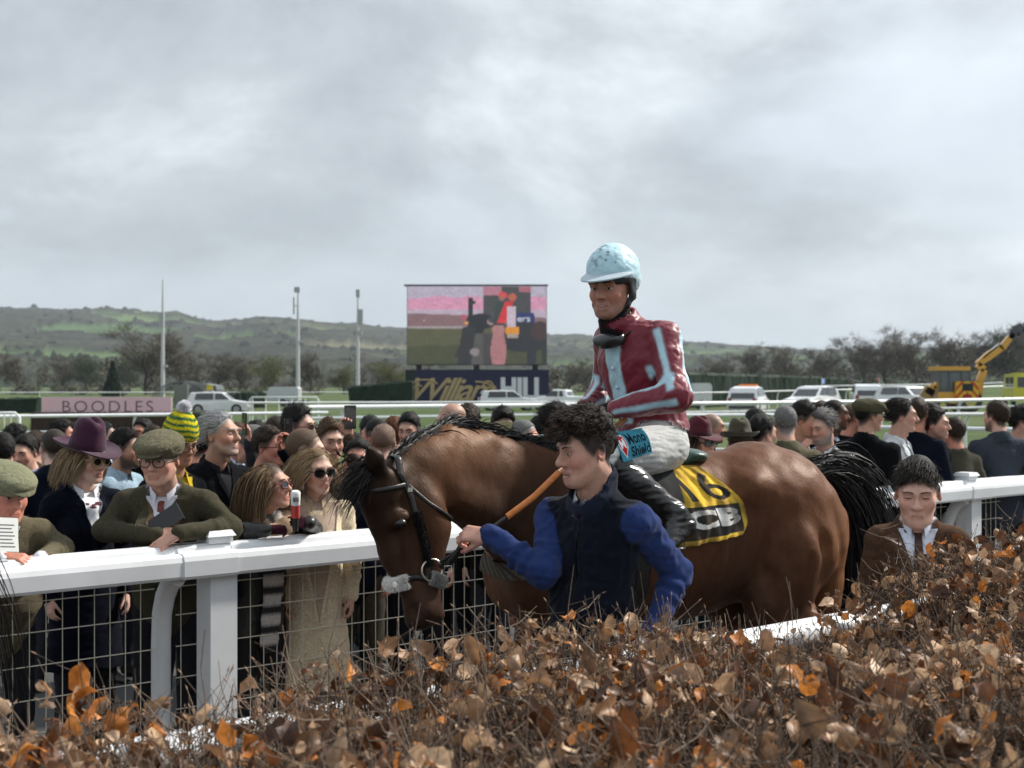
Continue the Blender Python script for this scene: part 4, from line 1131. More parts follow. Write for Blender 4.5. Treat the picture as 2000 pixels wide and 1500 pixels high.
    # ribs and flank groove, jugular groove
    S.chain([(1.16,0.40,1.44),(1.00,0.33,1.36),(0.86,0.27,1.22)], [0.014,0.016,0.018], mode='sub', k=0.05)
    S.ell((-0.28,0.325,1.26), (0.11,0.06,0.19), roty(-0.3), mode='sub', k=0.08)
    S.chain([(-0.28,0.335,1.02),(-0.42,0.350,1.20),(-0.46,0.33,1.40)], [0.022,0.022,0.016], mode='sub', k=0.07)
    S.chain([(-0.55,0.345,1.44),(-0.66,0.345,1.22),(-0.64,0.36,1.02)], [0.012,0.014,0.012], mode='sub', k=0.06)
    S.chain([(-0.76,0.32,1.42),(-0.83,0.29,1.15),(-0.80,0.28,0.95)], [0.015,0.018,0.016], mode='sub', k=0.05)
    return S

M_COAT = mat_attr('horse_coat', rough=0.50, spec=0.18, var=0.25, vscale=26, bump=0.35, bscale=110, detail=6, stretch=(1,1,0.5))
M_COAT.node_tree.nodes['Principled BSDF'].inputs['Specular Tint'].default_value = (1.0,0.62,0.38,1)

def build_horse():
    S = horse_field()
    V, F, C, _ = S.mesh(smooth=2)
    root = empty('horse', HORSE_O, HORSE_A)
    tag(root, 'bay racehorse with lowered head, black mane and yellow number cloth, led by the handler', 'horse')
    obj('body', make_mesh('body', V, F, C), M_COAT, root)
    for y in (1,-1):
        m = MB(); m.ball((1.489,0.400+y*0.089,1.422), (0.024,0.018,0.018), 14, (0.006,0.004,0.003)); m.build('eye', M_SHINY, root, True)
    r = np.random.default_rng(11)
    # mane
    crest = np.array([(0.46,0.0,1.640),(0.62,0.02,1.675),(0.78,0.06,1.700),(1.02,0.15,1.780),(1.20,0.215,1.79),(1.37,0.30,1.73),(1.49,0.36,1.65)])
    n = 5400; t = r.uniform(0, len(crest)-1.001, n); i = t.astype(int); fr = (t-i)[:,None]
    R0 = crest[i]*(1-fr)+crest[i+1]*fr+r.normal(size=(n,3))*np.array((0.01,0.016,0.006))
    tang = nrm(crest[i+1]-crest[i])
    R0 = drape(S, R0+np.array((0,0,0.20)), (0,0,-1), 0.4, -0.004, 60)
    d0 = -tang*0.95+np.array((0,-0.22,0.62))+r.normal(size=(n,3))*0.20
    lens = (0.11+0.06*np.sin(t/6*3.1))*r.uniform(0.7,1.3,n)
    Vm, Fm, Cm = strands(R0, d0, lens, lambda P,D,k: D+np.array((-0.12,-0.10,-0.22))+r.normal(size=D.shape)*0.05, 6, 0.0034, BLACK*1.2, (0.03,0.028,0.028), seed=3)
    obj('mane', make_mesh('mane', Vm, Fm, Cm), M_HORSEHAIR, root)
    # forelock blown forward
    n = 420
    R0 = np.array((1.585,0.385,1.615))+r.normal(size=(n,3))*np.array((0.03,0.03,0.03))
    ang = r.uniform(-1.35,0.05,n)
    d0 = np.stack([np.cos(ang)*0.9+0.2, r.normal(size=n)*0.16+0.05, np.sin(ang)], 1)
    Vm, Fm, Cm = strands(R0, d0, r.uniform(0.08,0.19,n), lambda P,D,k: D+np.array((0.05,0.02,-0.16))+r.normal(size=D.shape)*0.04, 7, 0.0022, BLACK, (0.025,0.02,0.018), seed=5)
    obj('forelock', make_mesh('forelock', Vm, Fm, Cm), M_HORSEHAIR, root)
    # tail carried out behind
    n = 4800
    R0 = np.array((-0.69,-0.04,1.50))+r.normal(size=(n,3))*np.array((0.035,0.03,0.02)); R0[:,0] -= r.uniform(0,0.14,n); R0[:,2] += (-R0[:,0]-0.69)*0.30
    d0 = np.array((-0.85,-0.12,0.50))+r.normal(size=(n,3))*0.10
    g = r.uniform(0.8,1.6,(n,1)); sp_ = r.normal(size=(n,3))*np.array((0.013,0.024,0.006))
    Vm, Fm, Cm = strands(R0, d0, r.uniform(0.75,1.12,n), lambda P,D,k: D+np.array((0.035,-0.005,-0.34))*g+sp_, 12, 0.0026, BLACK, (0.022,0.019,0.019), seed=6)
    obj('tail', make_mesh('tail', Vm, Fm, Cm), M_HORSEHAIR, root)
    return root, S

def side(S, pts, y=1, off=0.006):
    """points (x,z) laid on the left (y=1) or right side of the horse"""
    P = np.array([(p[0], 0.75*y+0.2*(y < 0), p[1]) for p in pts], float)
    return drape(S, P, (0,-y,0), 0.95, off, 120)

def strap(m, P, w, t=0.004, col=(0.012,0.010,0.010), n=24):
    """leather strap along polyline P"""
    P = np.asarray(P, float); k = np.linspace(0, len(P)-1, n); i = np.minimum(k.astype(int), len(P)-2); fr = (k-i)[:,None]
    Q = P[i]*(1-fr)+P[i+1]*fr
    for _ in range(2): Q[1:-1] = (Q[:-2]+2*Q[1:-1]+Q[2:])/4
    m.tube(Q, w, 8, col, flat=t/w if t/w < 1 else 1.0, up=(0,1,0))

def dense(pts, n=6):
    P = np.asarray(pts, float); out = []
    for i in range(len(P)-1):
        for k in range(n): out.append(P[i]+(P[i+1]-P[i])*k/n)
    out.append(P[-1]); return np.array(out)

def fuzz(m_name, root, P, rad, col, n=700, seed=1, mat=None, ln=0.014):
    """sheepskin roll along P"""
    r = np.random.default_rng(seed); P = np.asarray(P, float)
    t = r.uniform(0, len(P)-1.001, n); i = t.astype(int); fr = (t-i)[:,None]
    T = nrm(P[i+1]-P[i]); d = nrm(np.cross(T, r.normal(size=(n,3)))); R0 = P[i]*(1-fr)+P[i+1]*fr+d*rad*0.7
    V, F, C = strands(R0, d, np.full(n, ln), lambda A,B,k: B+r.normal(size=B.shape)*0.45, 2, 0.0020, col, tuple(np.array(col)*0.8), seed=seed)
    m = MB(); m.tube(P, rad, 8, col); m.add(V, F, C)
    return m.build(m_name, mat or M_WOOL, root, True)

def build_bridle(S):
    """bridle is a thing worn by the horse"""
    root = empty('bridle', HORSE_O, HORSE_A)
    tag(root, 'black leather bridle with white sheepskin noseband on the bay horse', 'bridle')
    blk = (0.012,0.010,0.010)
    L = lambda pts, off=0.006, n=6: side(S, dense(pts, n), 1, off)
    Rr = lambda pts, off=0.006, n=6: side(S, dense(pts, n), -1, off)
    m = MB(); top = [(1.475,1.605),(1.455,1.57),(1.43,1.51),(1.40,1.40),(1.375,1.28),(1.365,1.20)]
    for f in (L, Rr): strap(m, f(top), 0.011, 0.004, blk, 40)
    m.build('cheekpiece', M_LEATHER, root, True)
    m = MB(); a = side(S, [(1.475,1.605)])[0]; b = side(S, [(1.475,1.605)], -1)[0]
    strap(m, [a, (1.475,0.42,1.672), (1.475,0.33,1.672), b], 0.014, 0.004, blk); m.build('headpiece', M_LEATHER, root, True)
    m = MB(); strap(m, np.concatenate([L([(1.45,1.565),(1.52,1.555),(1.585,1.545)]), [(1.635,0.385,1.54)], Rr([(1.585,1.545),(1.52,1.555),(1.45,1.565)])]), 0.010, 0.004, blk, 40)
    m.build('browband', M_LEATHER, root, True)
    m = MB(); strap(m, L([(1.44,1.56),(1.36,1.49),(1.28,1.44),(1.235,1.41)]), 0.008, 0.004, blk, 30); m.build('throatlash', M_LEATHER, root, True)
    fuzz('cheek_sheepskin', root, L([(1.415,1.46),(1.39,1.36),(1.365,1.25)], 0.012), 0.014, (0.010,0.009,0.009), 900, 4)
    m = MB()
    strap(m, np.concatenate([L([(1.36,1.20),(1.42,1.21),(1.465,1.20)]), [(1.490,0.415,1.195)], Rr([(1.465,1.20),(1.42,1.21),(1.36,1.20)])]), 0.012, 0.004, blk, 40)
    m.build('noseband', M_LEATHER, root, True)
    fuzz('sheepskin_roll', root, np.concatenate([L([(1.455,1.195),(1.475,1.19)], 0.012, 3), [(1.495,0.455,1.185),(1.505,0.43,1.18),(1.505,0.40,1.18),(1.49,0.37,1.185)]]), 0.018, (0.90,0.87,0.82), 3200, 5, M_CLOTH, 0.020)
    fuzz('sheepskin_pad', root, L([(1.355,1.205),(1.33,1.195),(1.305,1.185)], 0.012, 3), 0.020, (0.38,0.37,0.36), 2200, 6, ln=0.018)
    m = MB(); c = side(S, [(1.355,1.235)])[0]+np.array((0,0.012,0)); th = np.linspace(0, 2*math.pi, 25)
    m.tube(np.stack([c[0]+0.042*np.cos(th), c[1]+0*th, c[2]+0.042*np.sin(th)], 1), 0.0042, 8, (0.75,0.70,0.6), caps=False); m.build('bit_ring', M_METAL, root, True)
    # reins: rubber grip near the rider, plain leather to the bit
    hand = np.array((0.33,0.16,1.80)); bit = c+np.array((-0.03,0.01,0.03))
    mid = np.array((1.035,0.46,1.425)); st = np.array((0.79,0.42,1.590))
    m = MB(); strap(m, [hand,(0.55,0.30,1.71),st], 0.013, 0.005, (0.20,0.07,0.02)); strap(m, [st, (st+mid)/2+np.array((0,0,-0.012)), mid], 0.014, 0.005, (0.46,0.15,0.03))
    m.build('rein_grip', M_LEATHER, root, True)
    m = MB(); strap(m, [mid,(1.13,0.48,1.375),(1.24,0.48,1.31),bit], 0.009, 0.004, blk, 30); m.build('rein', M_LEATHER, root, True)
    m = MB(); r2 = np.array((0.33,-0.12,1.80)); strap(m, [r2,(0.7,-0.10,1.62),(1.05,-0.03,1.48),(1.28,0.28,1.30),(1.345,0.335,1.23)], 0.010, 0.004, blk, 30); m.build('rein', M_LEATHER, root, True)
    # lead strap with buckle up to the handler's hand
    m = MB(); strap(m, [bit+np.array((0,0.005,-0.02)),(1.31,0.535,1.265),(1.275,0.56,1.32),(1.255,0.575,1.375)], 0.014, 0.006, blk, 20); m.build('lead_strap', M_LEATHER, root, True)
    m = MB(); q = np.array((1.315,0.535,1.245)); m.tube([q+(-0.014,0,-0.012),q+(0.014,0,-0.012),q+(0.014,0,0.012),q+(-0.014,0,0.012),q+(-0.014,0,-0.012)], 0.0028, 6, (0.7,0.68,0.62)); m.build('buckle', M_METAL, root, True)
    for p in ((1.437,1.545),(1.407,1.435)):
        m = MB(); q = side(S, [p], 1, 0.010)[0]; m.box(q-(0.010,0.003,0.008), q+(0.010,0.003,0.008), (0.6,0.58,0.5)); m.build('cheek_buckle', M_METAL, root)
    return root

def build_tack(S):
    # breastgirth
    b = empty('breast_girth', HORSE_O, HORSE_A); tag(b, 'dark patterned breast girth strapped across the bay horse chest', 'breast girth')
    m = MB(); n = 46; th = np.linspace(-0.15, math.pi+0.15, n)
    P0 = np.stack([0.45+0.60*np.sin(th), 0.48*np.cos(th), 1.20-0.04*np.sin(th)], 1); D = nrm(np.array((0.45,0,1.20))-P0); D[:,2] = 0
    rows = []
    for dz in (-0.035,-0.017,0.0,0.017,0.035):
        Q = P0+np.array((0,0,dz)); rows.append(drape(S, Q, D, 0.46, 0.008, 90))
    G = np.stack(rows); Nn = np.broadcast_to(-D, G.shape)
    pat = np.where(((np.arange(n)[None]+np.arange(5)[:,None]) % 2 == 0)[...,None], (0.10,0.085,0.065), (0.035,0.030,0.026))
    m.slab(G+Nn*0.004, Nn, 0.006, pat); m.build('girth_band', M_WOOL, b, True)
    # number cloth
    c = empty('number_cloth', HORSE_O, HORSE_A)
    tag(c, 'yellow and black saddle cloth numbered 16 lying on the bay horse flank', 'number cloth')
    yel = np.array((0.74,0.47,0.06)); blk = np.array((0.030,0.028,0.026)); wht = np.array((0.66,0.65,0.61))
    m = MB(); nu, nv = 116, 116
    u = np.linspace(0, 1, nu)[:,None]; v = np.linspace(0, 1, nv)[None]                        # u back, v down
    xf0, xr0, xf1, xr1 = 0.34, -0.035, 0.235, -0.205
    X = (xf0+(xr0-xf0)*u)*(1-v)+(xf1+(xr1-xf1)*u)*v-0.080*u*np.sin(math.pi*v)
    Z = 1.60-0.015*u+(1.235+0.05*u-1.60+0.015*u)*v
    Z = np.broadcast_to(Z, (nu, nv)); P = np.stack([X, np.full_like(X, 0.42), Z], -1)
    G = drape(S, P, (0,-1,0), 0.42, 0.012, 50)
    rip = 0.007*np.sin(u*23+v*5+1.4*np.sin(v*7))*(0.35+v)+0.004*np.sin(u*51+v*9)
    G[...,1] += rip+0.010*v**3
    for _ in range(3): G[1:-1,1:-1] = (G[:-2,1:-1]+G[2:,1:-1]+G[1:-1,:-2]+G[1:-1,2:])/4
    U = np.broadcast_to(u, (nu, nv)); W = 1-np.broadcast_to(v, (nu, nv))
    Cc = np.empty((nu, nv, 3)); Cc[:] = yel
    pan = (W > 0.06) & (W < 0.455) & (U < 0.965)
    Cc[pan] = blk
    jcb = text_tris('JCB', 0.05, 0.0, 1.0); six = text_tris('16', 0.008, 0.0, 0.95)
    Cc[text_mask(U, W, jcb, 0.16, 0.945, 0.105, 0.415)] = wht
    Cc[text_mask(U, W, six, 0.47, 0.965, 0.52, 0.90)] = blk
    ed = (W < 0.02) | (U > 0.985); Cc[ed] *= 0.7
    dirt = np.clip(snoise(G*np.array((1,0.2,1)), 0.09, 21, 4)*1.1+0.05+0.45*np.clip(v*1.25-u*0.75, 0, 1), 0, 0.6)[...,None]
    Cc = Cc*(1-dirt)+np.array((0.055,0.042,0.030))*dirt
    Nn = np.zeros_like(G); Nn[...,1] = 1
    m.slab(G, Nn, 0.004, Cc); m.build('cloth', M_CLOTH, c, True)
    # saddle
    s = empty('saddle', HORSE_O, HORSE_A); tag(s, 'small green racing saddle pad under the jockey', 'saddle')
    A = Sdf((-0.22,-0.30,1.30), (0.50,0.30,1.80), 0.009, (0.02,0.06,0.045)); g = np.array((0.022,0.060,0.045))
    for t in np.linspace(0, 1, 9):
        x = 0.42-0.50*t
        A.ell((x,0,1.60+0.02*(t-0.5)**2*4), (0.070,0.115+0.04*math.sin(t*3.1),0.028), col=g, k=0.03)
    A.ell((-0.055,0,1.628), (0.085,0.150,0.026), roty(-0.15), col=g*1.1, k=0.03)
    Va, Fa, Ca, _ = A.mesh(smooth=2); obj('seat', make_mesh('seat', Va, Fa, Ca), M_LEATHER, s)
    m = MB(); u = np.linspace(0, 1, 30)[:,None]; v = np.linspace(0, 1, 24)[None]
    X = 0.40-0.30*u+0.06*v*(1-u); Z = np.broadcast_to(1.60-0.17*v+0*u, X.shape)
    G = drape(S, np.stack([X, np.full_like(X, 0.75), Z], -1), (0,-1,0), 0.95, 0.018, 100); Nn = np.zeros_like(G); Nn[...,1] = 1
    m.slab(G, Nn, 0.005, (0.012,0.014,0.013)); m.build('flap', M_FELT, s, True)
    # girth and stirrup leather
    m = MB(); pts = [(0.30,1.42),(0.31,1.25),(0.32,1.05),(0.33,0.90)]
    strap(m, side(S, dense(pts), 1, 0.008), 0.035, 0.004, (0.02,0.018,0.016), 30); strap(m, side(S, dense(pts), -1, 0.008), 0.035, 0.004, (0.02,0.018,0.016), 30); m.build('girth', M_LEATHER, s, True)
    for y in (1,-1):
        m = MB(); strap(m, [(0.25,0.26*y,1.50),(0.245,0.345*y,1.42),(0.245,0.41*y,1.345)], 0.010, 0.004, (0.015,0.013,0.012)); m.build('stirrup_leather', M_LEATHER, s, True)
        m = MB(); q = np.array((0.245,0.415*y,1.285)); m.tube([q+(0.055,0,-0.03),q+(0.05,0,0.03),q+(0,0,0.062),q+(-0.05,0,0.03),q+(-0.055,0,-0.03),q+(0.055,0,-0.03)], 0.005, 8, (0.7,0.7,0.7)); m.build('stirrup', M_METAL, s, True)
# ---------------------------------------------------------------- the jockey (person space: face to -Y, left +X)
def h2j(p, x0=0.10): return np.array((p[1], -(p[0]-x0), p[2]))
MAROON = np.array((0.165,0.008,0.022)); SKYB = np.array((0.42,0.62,0.70)); WHITE_B = np.array((0.50,0.50,0.49))
def build_jockey():
    x0 = 0.10; ca, sa = math.cos(HORSE_A), math.sin(HORSE_A)
    loc = HORSE_O+np.array((ca*(x0+0.055), sa*(x0+0.055), 0))   # a hand's breadth further up the back
    root = empty('person', loc, HORSE_A+math.pi/2); tag(root, 'jockey in maroon and pale blue silks sitting on the bay horse', 'person')
    tw = rotz(math.radians(16))                                       # shoulders turned towards the camera
    B = Sdf((-0.52,-0.60,1.15), (0.56,0.45,2.45), 0.0062, MAROON); B.sharp = 8
    pel = h2j((0.05,0,1.69)); chest = h2j((0.15,0,2.03)); neck = h2j((0.235,0,2.225))
    def T(p): return neck*np.array((1,1,0))*0+tw@(np.asarray(p)-chest)+chest
    # legs: breeches and boots
    for y in (1,-1):
        hp = h2j((0.07,0.10*y,1.68)); kn = h2j((0.475,0.315*y,1.640)); an = h2j((0.165,0.385*y,1.40)); toe = h2j((0.235,0.44*y,1.275)); heel = h2j((0.115,0.385*y,1.345))
        B.cone(hp, kn, 0.104, 0.074, col=WHITE_B, pid=4, k=0.03)
        B.cone(h2j((0.03,0.085*y,1.665)), h2j((0.20,0.18*y,1.635)), 0.098, 0.085, col=WHITE_B, pid=4, k=0.05)
        kb = kn+(an-kn)*0.10
        B.cone(kb, kn+(an-kn)*0.45, 0.066, 0.064, col=(0.012,0.012,0.013), pid=5, k=0.012)
        B.cone(kn+(an-kn)*0.45, an, 0.064, 0.047, col=(0.012,0.012,0.013), pid=5, k=0.02)
        B.cone(an, heel, 0.047, 0.040, col=(0.012,0.012,0.013), pid=5, k=0.02); B.cone(heel, toe, 0.042, 0.034, col=(0.012,0.012,0.013), pid=5, k=0.03)
        B.cone(an, toe, 0.046, 0.036, col=(0.012,0.012,0.013), pid=5, k=0.02)
    B.ell(pel, (0.148,0.112,0.112), col=WHITE_B, pid=4, k=0.05)
    # silks
    wst = h2j((0.05,0,1.80)); mid = h2j((0.10,0,1.92))
    B.ell(wst, (0.158,0.130,0.075), rotx(0.15), col=MAROON, pid=1, k=0.03)
    B.cone(wst, mid, 0.150, 0.158, col=MAROON, pid=1, k=0.04, flat=0.82, side=tw@np.array((0,1,0)))
    B.ell(chest, (0.178,0.128,0.185), tw@rotx(0.30), col=MAROON, pid=1, k=0.05)
    sh = {x: T(chest+np.array((x*0.166,0.02,0.118))) for x in (1,-1)}
    el = {1: h2j((0.115,0.315,1.900)), -1: h2j((0.12,-0.33,1.91))}; wr = {1: h2j((0.315,0.135,1.845)), -1: h2j((0.335,-0.11,1.845))}
    for x in (1,-1):
        B.cone(sh[x], neck+np.array((0,0.02,-0.02)), 0.064, 0.060, col=MAROON, pid=1, k=0.05)
        B.ell(sh[x], (0.066,0.070,0.066), col=MAROON, pid=1, k=0.03)
        B.cone(sh[x], el[x], 0.067, 0.066, col=MAROON, pid=1, k=0.03); B.cone(el[x], wr[x], 0.065, 0.042, col=MAROON, pid=1, k=0.03)
        # stripes run down the sleeve
        for a, b, ph in ((sh[x], el[x], 0.3), (el[x], wr[x], 0.9)):
            ax = nrm(b-a); Fm = look_frame(ax, (0.2,0.9,0.3)); L = np.linalg.norm(b-a)
            def stripe(X,Y,Z, a=a, ax=ax, Fm=Fm, L=L, ph=ph):
                px, py, pz = X-a[0], Y-a[1], Z-a[2]
                t = (px*ax[0]+py*ax[1]+pz*ax[2])
                u = px*Fm[0,1]+py*Fm[1,1]+pz*Fm[2,1]; w = px*Fm[0,2]+py*Fm[1,2]+pz*Fm[2,2]
                th = np.arctan2(w, u)+ph; rr = np.sqrt(u*u+w*w)
                d = (np.abs((th/(2*math.pi/4)) % 1.0-0.5)-0.135)*0.10
                return np.maximum(d, np.maximum(np.maximum(-0.01-t, t-L-0.01), rr-0.105))
            m = 0.12
            B.fn(stripe, np.minimum(a,b)-m, np.maximum(a,b)+m, col=SKYB, k=0.006)
    # front stripe and thin side stripes on the body, only outside the sleeves
    def front(X,Y,Z):
        px, py = X-chest[0], Y-chest[1]; c, s = math.cos(math.radians(16)), math.sin(math.radians(16))
        x = c*px+s*py; y = -s*px+c*py
        return np.maximum(np.abs(x)-0.046, np.maximum(y+0.035, np.maximum(1.72-Z, Z-2.24)))
    B.fn(front, col=SKYB, k=0.004)
    B.ring(neck+np.array((0,0.012,0.000)), tw@rotx(0.50), 0.080, 0.078, 0.013, 0.034, col=MAROON, pid=1, k=0.012)
    B.cone(neck+np.array((0,0.005,-0.04)), neck+np.array((0,-0.010,0.022)), 0.080, 0.074, col=(0.010,0.010,0.011), pid=8, k=0.006)
    # tucked blouse overhang and hem
    B.ring(h2j((0.05,0,1.755)), rotx(0.1), 0.150, 0.125, 0.022, 0.030, col=MAROON*0.95, pid=1, k=0.02)
    Bf = B
    V, F, C, I = B.mesh(smooth=1)
    fid = I[F[:,0]]
    Vw = wrinkle(wrinkle(V, F, 0.0085, 0.12, 31, (1,1,0.6)), F, 0.0035, 0.07, 37, (1.6,1.6,0.5)); Vw2 = wrinkle(V, F, 0.0040, 0.075, 12, (1.5,0.45,1.5))
    for i, nm, mt, vv in ((1,'silks',M_SILK,Vw),(4,'breeches',M_CLOTH,Vw2),(5,'boot',M_SHINY,Vw2),(8,'neck_scarf',M_CLOTH,V)):
        ff = F[fid == i]; o4 = (I == i)[ff]; Ci = C.copy(); src = ff[np.arange(len(ff)), np.argmax(o4, 1)]
        for q in range(4): bad = ~o4[:,q]; Ci[ff[bad,q]] = C[src[bad]]
        
        for mk in ((fid == i,) if i != 5 else ((fid == i) & (V[F[:,0],0] > 0), (fid == i) & (V[F[:,0],0] <= 0))):
            v, f, c = subset(vv, F, Ci, mk); obj(nm, make_mesh(nm, v, f, c), mt, root)
    # buttons down the front
    m = MB()
    for k in range(4):
        z = 1.85+0.085*k; p = drape(Bf, (tw@np.array((0,-0.4,0))+np.array((chest[0],chest[1],z)))[None], tw@np.array((0,1,0)), 0.6, 0.004, 200)[0]
        m.ball(p, 0.009, 8, (0.50,0.66,0.72))
    m.build('buttons', M_PLASTIC, root, True)
    # head
    hc = h2j((0.265,0,2.372)); Rh = rotz(math.radians(36))@rotx(math.radians(4))
    sp = dict(skin=(0.44,0.22,0.155), hair=dict(style='none', c0=(0.05,0.03,0.02)), brow=(0.05,0.03,0.02), eyes=0.0042, nose=1.15, mouth=0.005, seed=3, jaw=0.98, beard=((0.10,0.07,0.06),0.35,0.0))
    v, f, c, _ = head_mesh(sp, Rh.T@(neck+np.array((0,0,-0.02))-hc)/1.13, 0.0036)
    hands = [((v*1.13)@Rh.T+hc, f, c)]
    obj('body', make_mesh('body', *join_vfc(hands)), M_SKIN, root)
    for x in (1,-1):
        ax = nrm(wr[x]-el[x]); fwd = nrm(ax+np.array((0,-0.4,-0.2))); back = np.array((x*0.7,-0.1,0.7)); y = nrm(np.cross(back, fwd)); z = np.cross(fwd, y)
        vh, fh, ch = hand_mesh((1.5,1.5,1.5,1.5), (0.3,0.9), 0.02, left=(x == 1), sk=(0.012,0.012,0.014), vox=0.005)
        vh = vh*1.08
        obj('glove', make_mesh('glove', vh@np.stack([fwd,y,z],1).T+wr[x]+fwd*0.01, fh, ch), M_WOOL, root)
    face_parts(sp, lambda q: (np.asarray(q)*1.13)@Rh.T+hc, root, 0)
    toW = lambda q: ((np.asarray(q)+np.array((0,0.008,0.016)))*1.15)@Rh.T+hc
    # helmet: skull shell, satin cover, peak, harness
    H = Sdf((-0.15,-0.22,-0.10), (0.15,0.17,0.20), 0.005, SKYB)
    H.ell((0,0.016,0.055), (0.100,0.124,0.108), col=SKYB, k=0.01)
    H.ell((0,0.085,0.015), (0.075,0.052,0.058), col=SKYB, k=0.03)
    H.fn(lambda X,Y,Z: np.interp(Y, [-0.13,-0.06,0.02,0.14], [0.038,0.030,-0.010,-0.045])-Z+0*X, mode='cut')
    r = np.random.default_rng(8)
    for k in range(70):                                               # splashes of mud
        th, ph = r.normal(-1.9,0.65), r.uniform(0.2,1.25); d = np.array((math.cos(th)*math.cos(ph), math.sin(th)*math.cos(ph), math.sin(ph)))
        H.ell(np.array((0,0.016,0.055))+d*np.array((0.100,0.124,0.108)), r.uniform(0.002,0.0065), col=(0.02,0.03,0.035), k=0.003, mode='paint')
    vh, fh, ch, _ = H.mesh(smooth=1); vh = wrinkle(vh, fh, 0.0028, 0.05, 6)
    obj('helmet_cover', make_mesh('helmet_cover', toW(vh), fh, ch), M_SILK, root)
    m = MB(); a, b = 6, 25; th = np.linspace(math.radians(195), math.radians(345), b); rr = np.linspace(0, 1, a)[:,None]
    X = (0.098+0.012*rr)*np.cos(th); Y = 0.016+(0.122+0.080*rr*np.sin(-th)**0.7)*np.sin(th); Z = 0.047-0.030*rr*np.sin(-th)+0.006*np.cos(th)**2
    G = np.stack([X, Y, Z], -1); Nn = np.zeros_like(G); Nn[...,2] = 1
    m.slab(G[::-1], Nn, 0.005, (0.34,0.42,0.46), (0.16,0.15,0.15)); m.V = [toW(q) for q in m.V]; m.build('peak', M_SILK, root, True)
    K = Sdf((-0.13,-0.14,-0.16), (0.13,0.13,0.08), 0.005, (0.012,0.012,0.013)); bk = (0.012,0.012,0.013)
    K.ring((0,0.012,0.028), rotx(0.12), 0.086, 0.106, 0.010, 0.018, col=bk, k=0.008)
    for x in (1,-1):
        K.chain([(x*0.080,-0.01,0.02),(x*0.082,0.012,-0.035),(x*0.074,-0.012,-0.075),(x*0.045,-0.040,-0.112),(0,-0.052,-0.128)], [0.022,0.024,0.014,0.008,0.008], col=bk, k=0.012, flat=0.45, side=(1,0.2,0))
        K.cone((x*0.08,0.03,0.0), (x*0.06,0.075,-0.045), 0.020, 0.016, col=bk, k=0.012, flat=0.5, side=(1,0.4,0))
    sdf_part('helmet_harness', K, root, toW, M_PLASTIC)
    # goggles pulled down round the neck
    g = T(chest+np.array((0,-0.150,0.115)))
    Q = Sdf(g-0.12, g+0.12, 0.005, bk)
    Q.ring(g, tw@rotx(0.45), 0.072, 0.050, 0.012, 0.022, col=bk, k=0.01)
    Q.ell(g+tw@np.array((0,-0.030,0.0)), (0.074,0.026,0.028), tw@rotx(0.35), col=(0.015,0.016,0.018), k=0.01)
    Vg, Fg, Cg, _ = Q.mesh(); obj('goggles', make_mesh('goggles', Vg, Fg, Cg), M_SHINY, root)
    m = MB()
    for x in (1,-1): strap(m, [g+tw@np.array((x*0.068,0.0,0.01)), T(chest+np.array((x*0.085,-0.06,0.175))), neck+tw@np.array((x*0.068,0.04,0.03))], 0.011, 0.004, (0.012,0.012,0.014))
    m.build('goggle_strap', M_LEATHER, root, True)
    # sponsor patch on the left thigh
    m = MB(); nu, nv = 130, 70; u = np.linspace(0,1,nu)[:,None]; v = np.linspace(0,1,nv)[None]
    a = h2j((0.44,0,1.735)); b = h2j((0.235,0,1.760)); c = h2j((0.42,0,1.625)); d = h2j((0.225,0,1.655))
    P = (a*(1-u[...,None])+b*u[...,None])*(1-v[...,None])+(c*(1-u[...,None])+d*u[...,None])*v[...,None]; P = P+np.array((0.55,0,0))
    Gp = drape(Bf, P, (-1,0,0), 0.60, 0.0065, 80)
    dx = Gp[...,0].copy(); Gp[...,0] = np.maximum(dx, np.median(dx)-0.09)
    for _ in range(2): Gp[1:-1,1:-1] = (Gp[:-2,1:-1]+Gp[2:,1:-1]+Gp[1:-1,:-2]+Gp[1:-1,2:])/4
    U = np.broadcast_to(u,(nu,nv)); W = 1-np.broadcast_to(v,(nu,nv)); Cc = np.empty((nu,nv,3)); Cc[:] = (0.05,0.23,0.31)
    Cc[text_mask(U, W, text_tris('Mono', 0.03), 0.36, 0.92, 0.53, 0.93)] = (0.008,0.012,0.02)
    Cc[text_mask(U, W, text_tris('Shield', 0.03), 0.36, 0.97, 0.06, 0.46)] = (0.008,0.012,0.02)
    shl = ((np.abs(U-0.17) < 0.13*np.clip((W-0.08)/0.4, 0, 1)) & (W < 0.92) & (W > 0.08)); Cc[shl] = (0.7,0.7,0.7)
    shl2 = ((np.abs(U-0.17) < 0.11*np.clip((W-0.13)/0.4, 0, 1)) & (W < 0.87) & (W > 0.13)); Cc[shl2] = (0.50,0.02,0.03)
    Cc[text_mask(U, W, text_tris('M', 0.03), 0.09, 0.25, 0.45, 0.80) & shl2] = (0.75,0.75,0.75)
    Nn = np.zeros_like(Gp); Nn[...,0] = 1
    m.slab(Gp[::-1], Nn[::-1], 0.003, Cc[::-1]); m.build('sponsor_patch', M_CLOTH, root, True)
    return root
# ---------------------------------------------------------------- the people one meets first
NAVY = np.array((0.010,0.014,0.028)); ROYAL = np.array((0.018,0.034,0.118))
DK = dict(c0=(0.008,0.007,0.006), c1=(0.050,0.040,0.032)); BR = dict(c0=(0.030,0.018,0.010), c1=(0.12,0.075,0.045)); GREY = dict(c0=(0.16,0.155,0.15), c1=(0.55,0.54,0.53))
LBR = dict(c0=(0.075,0.045,0.024), c1=(0.24,0.16,0.09)); BLO = dict(c0=(0.16,0.10,0.050), c1=(0.55,0.42,0.27)); GIN = dict(c0=(0.12,0.045,0.015), c1=(0.34,0.15,0.06))

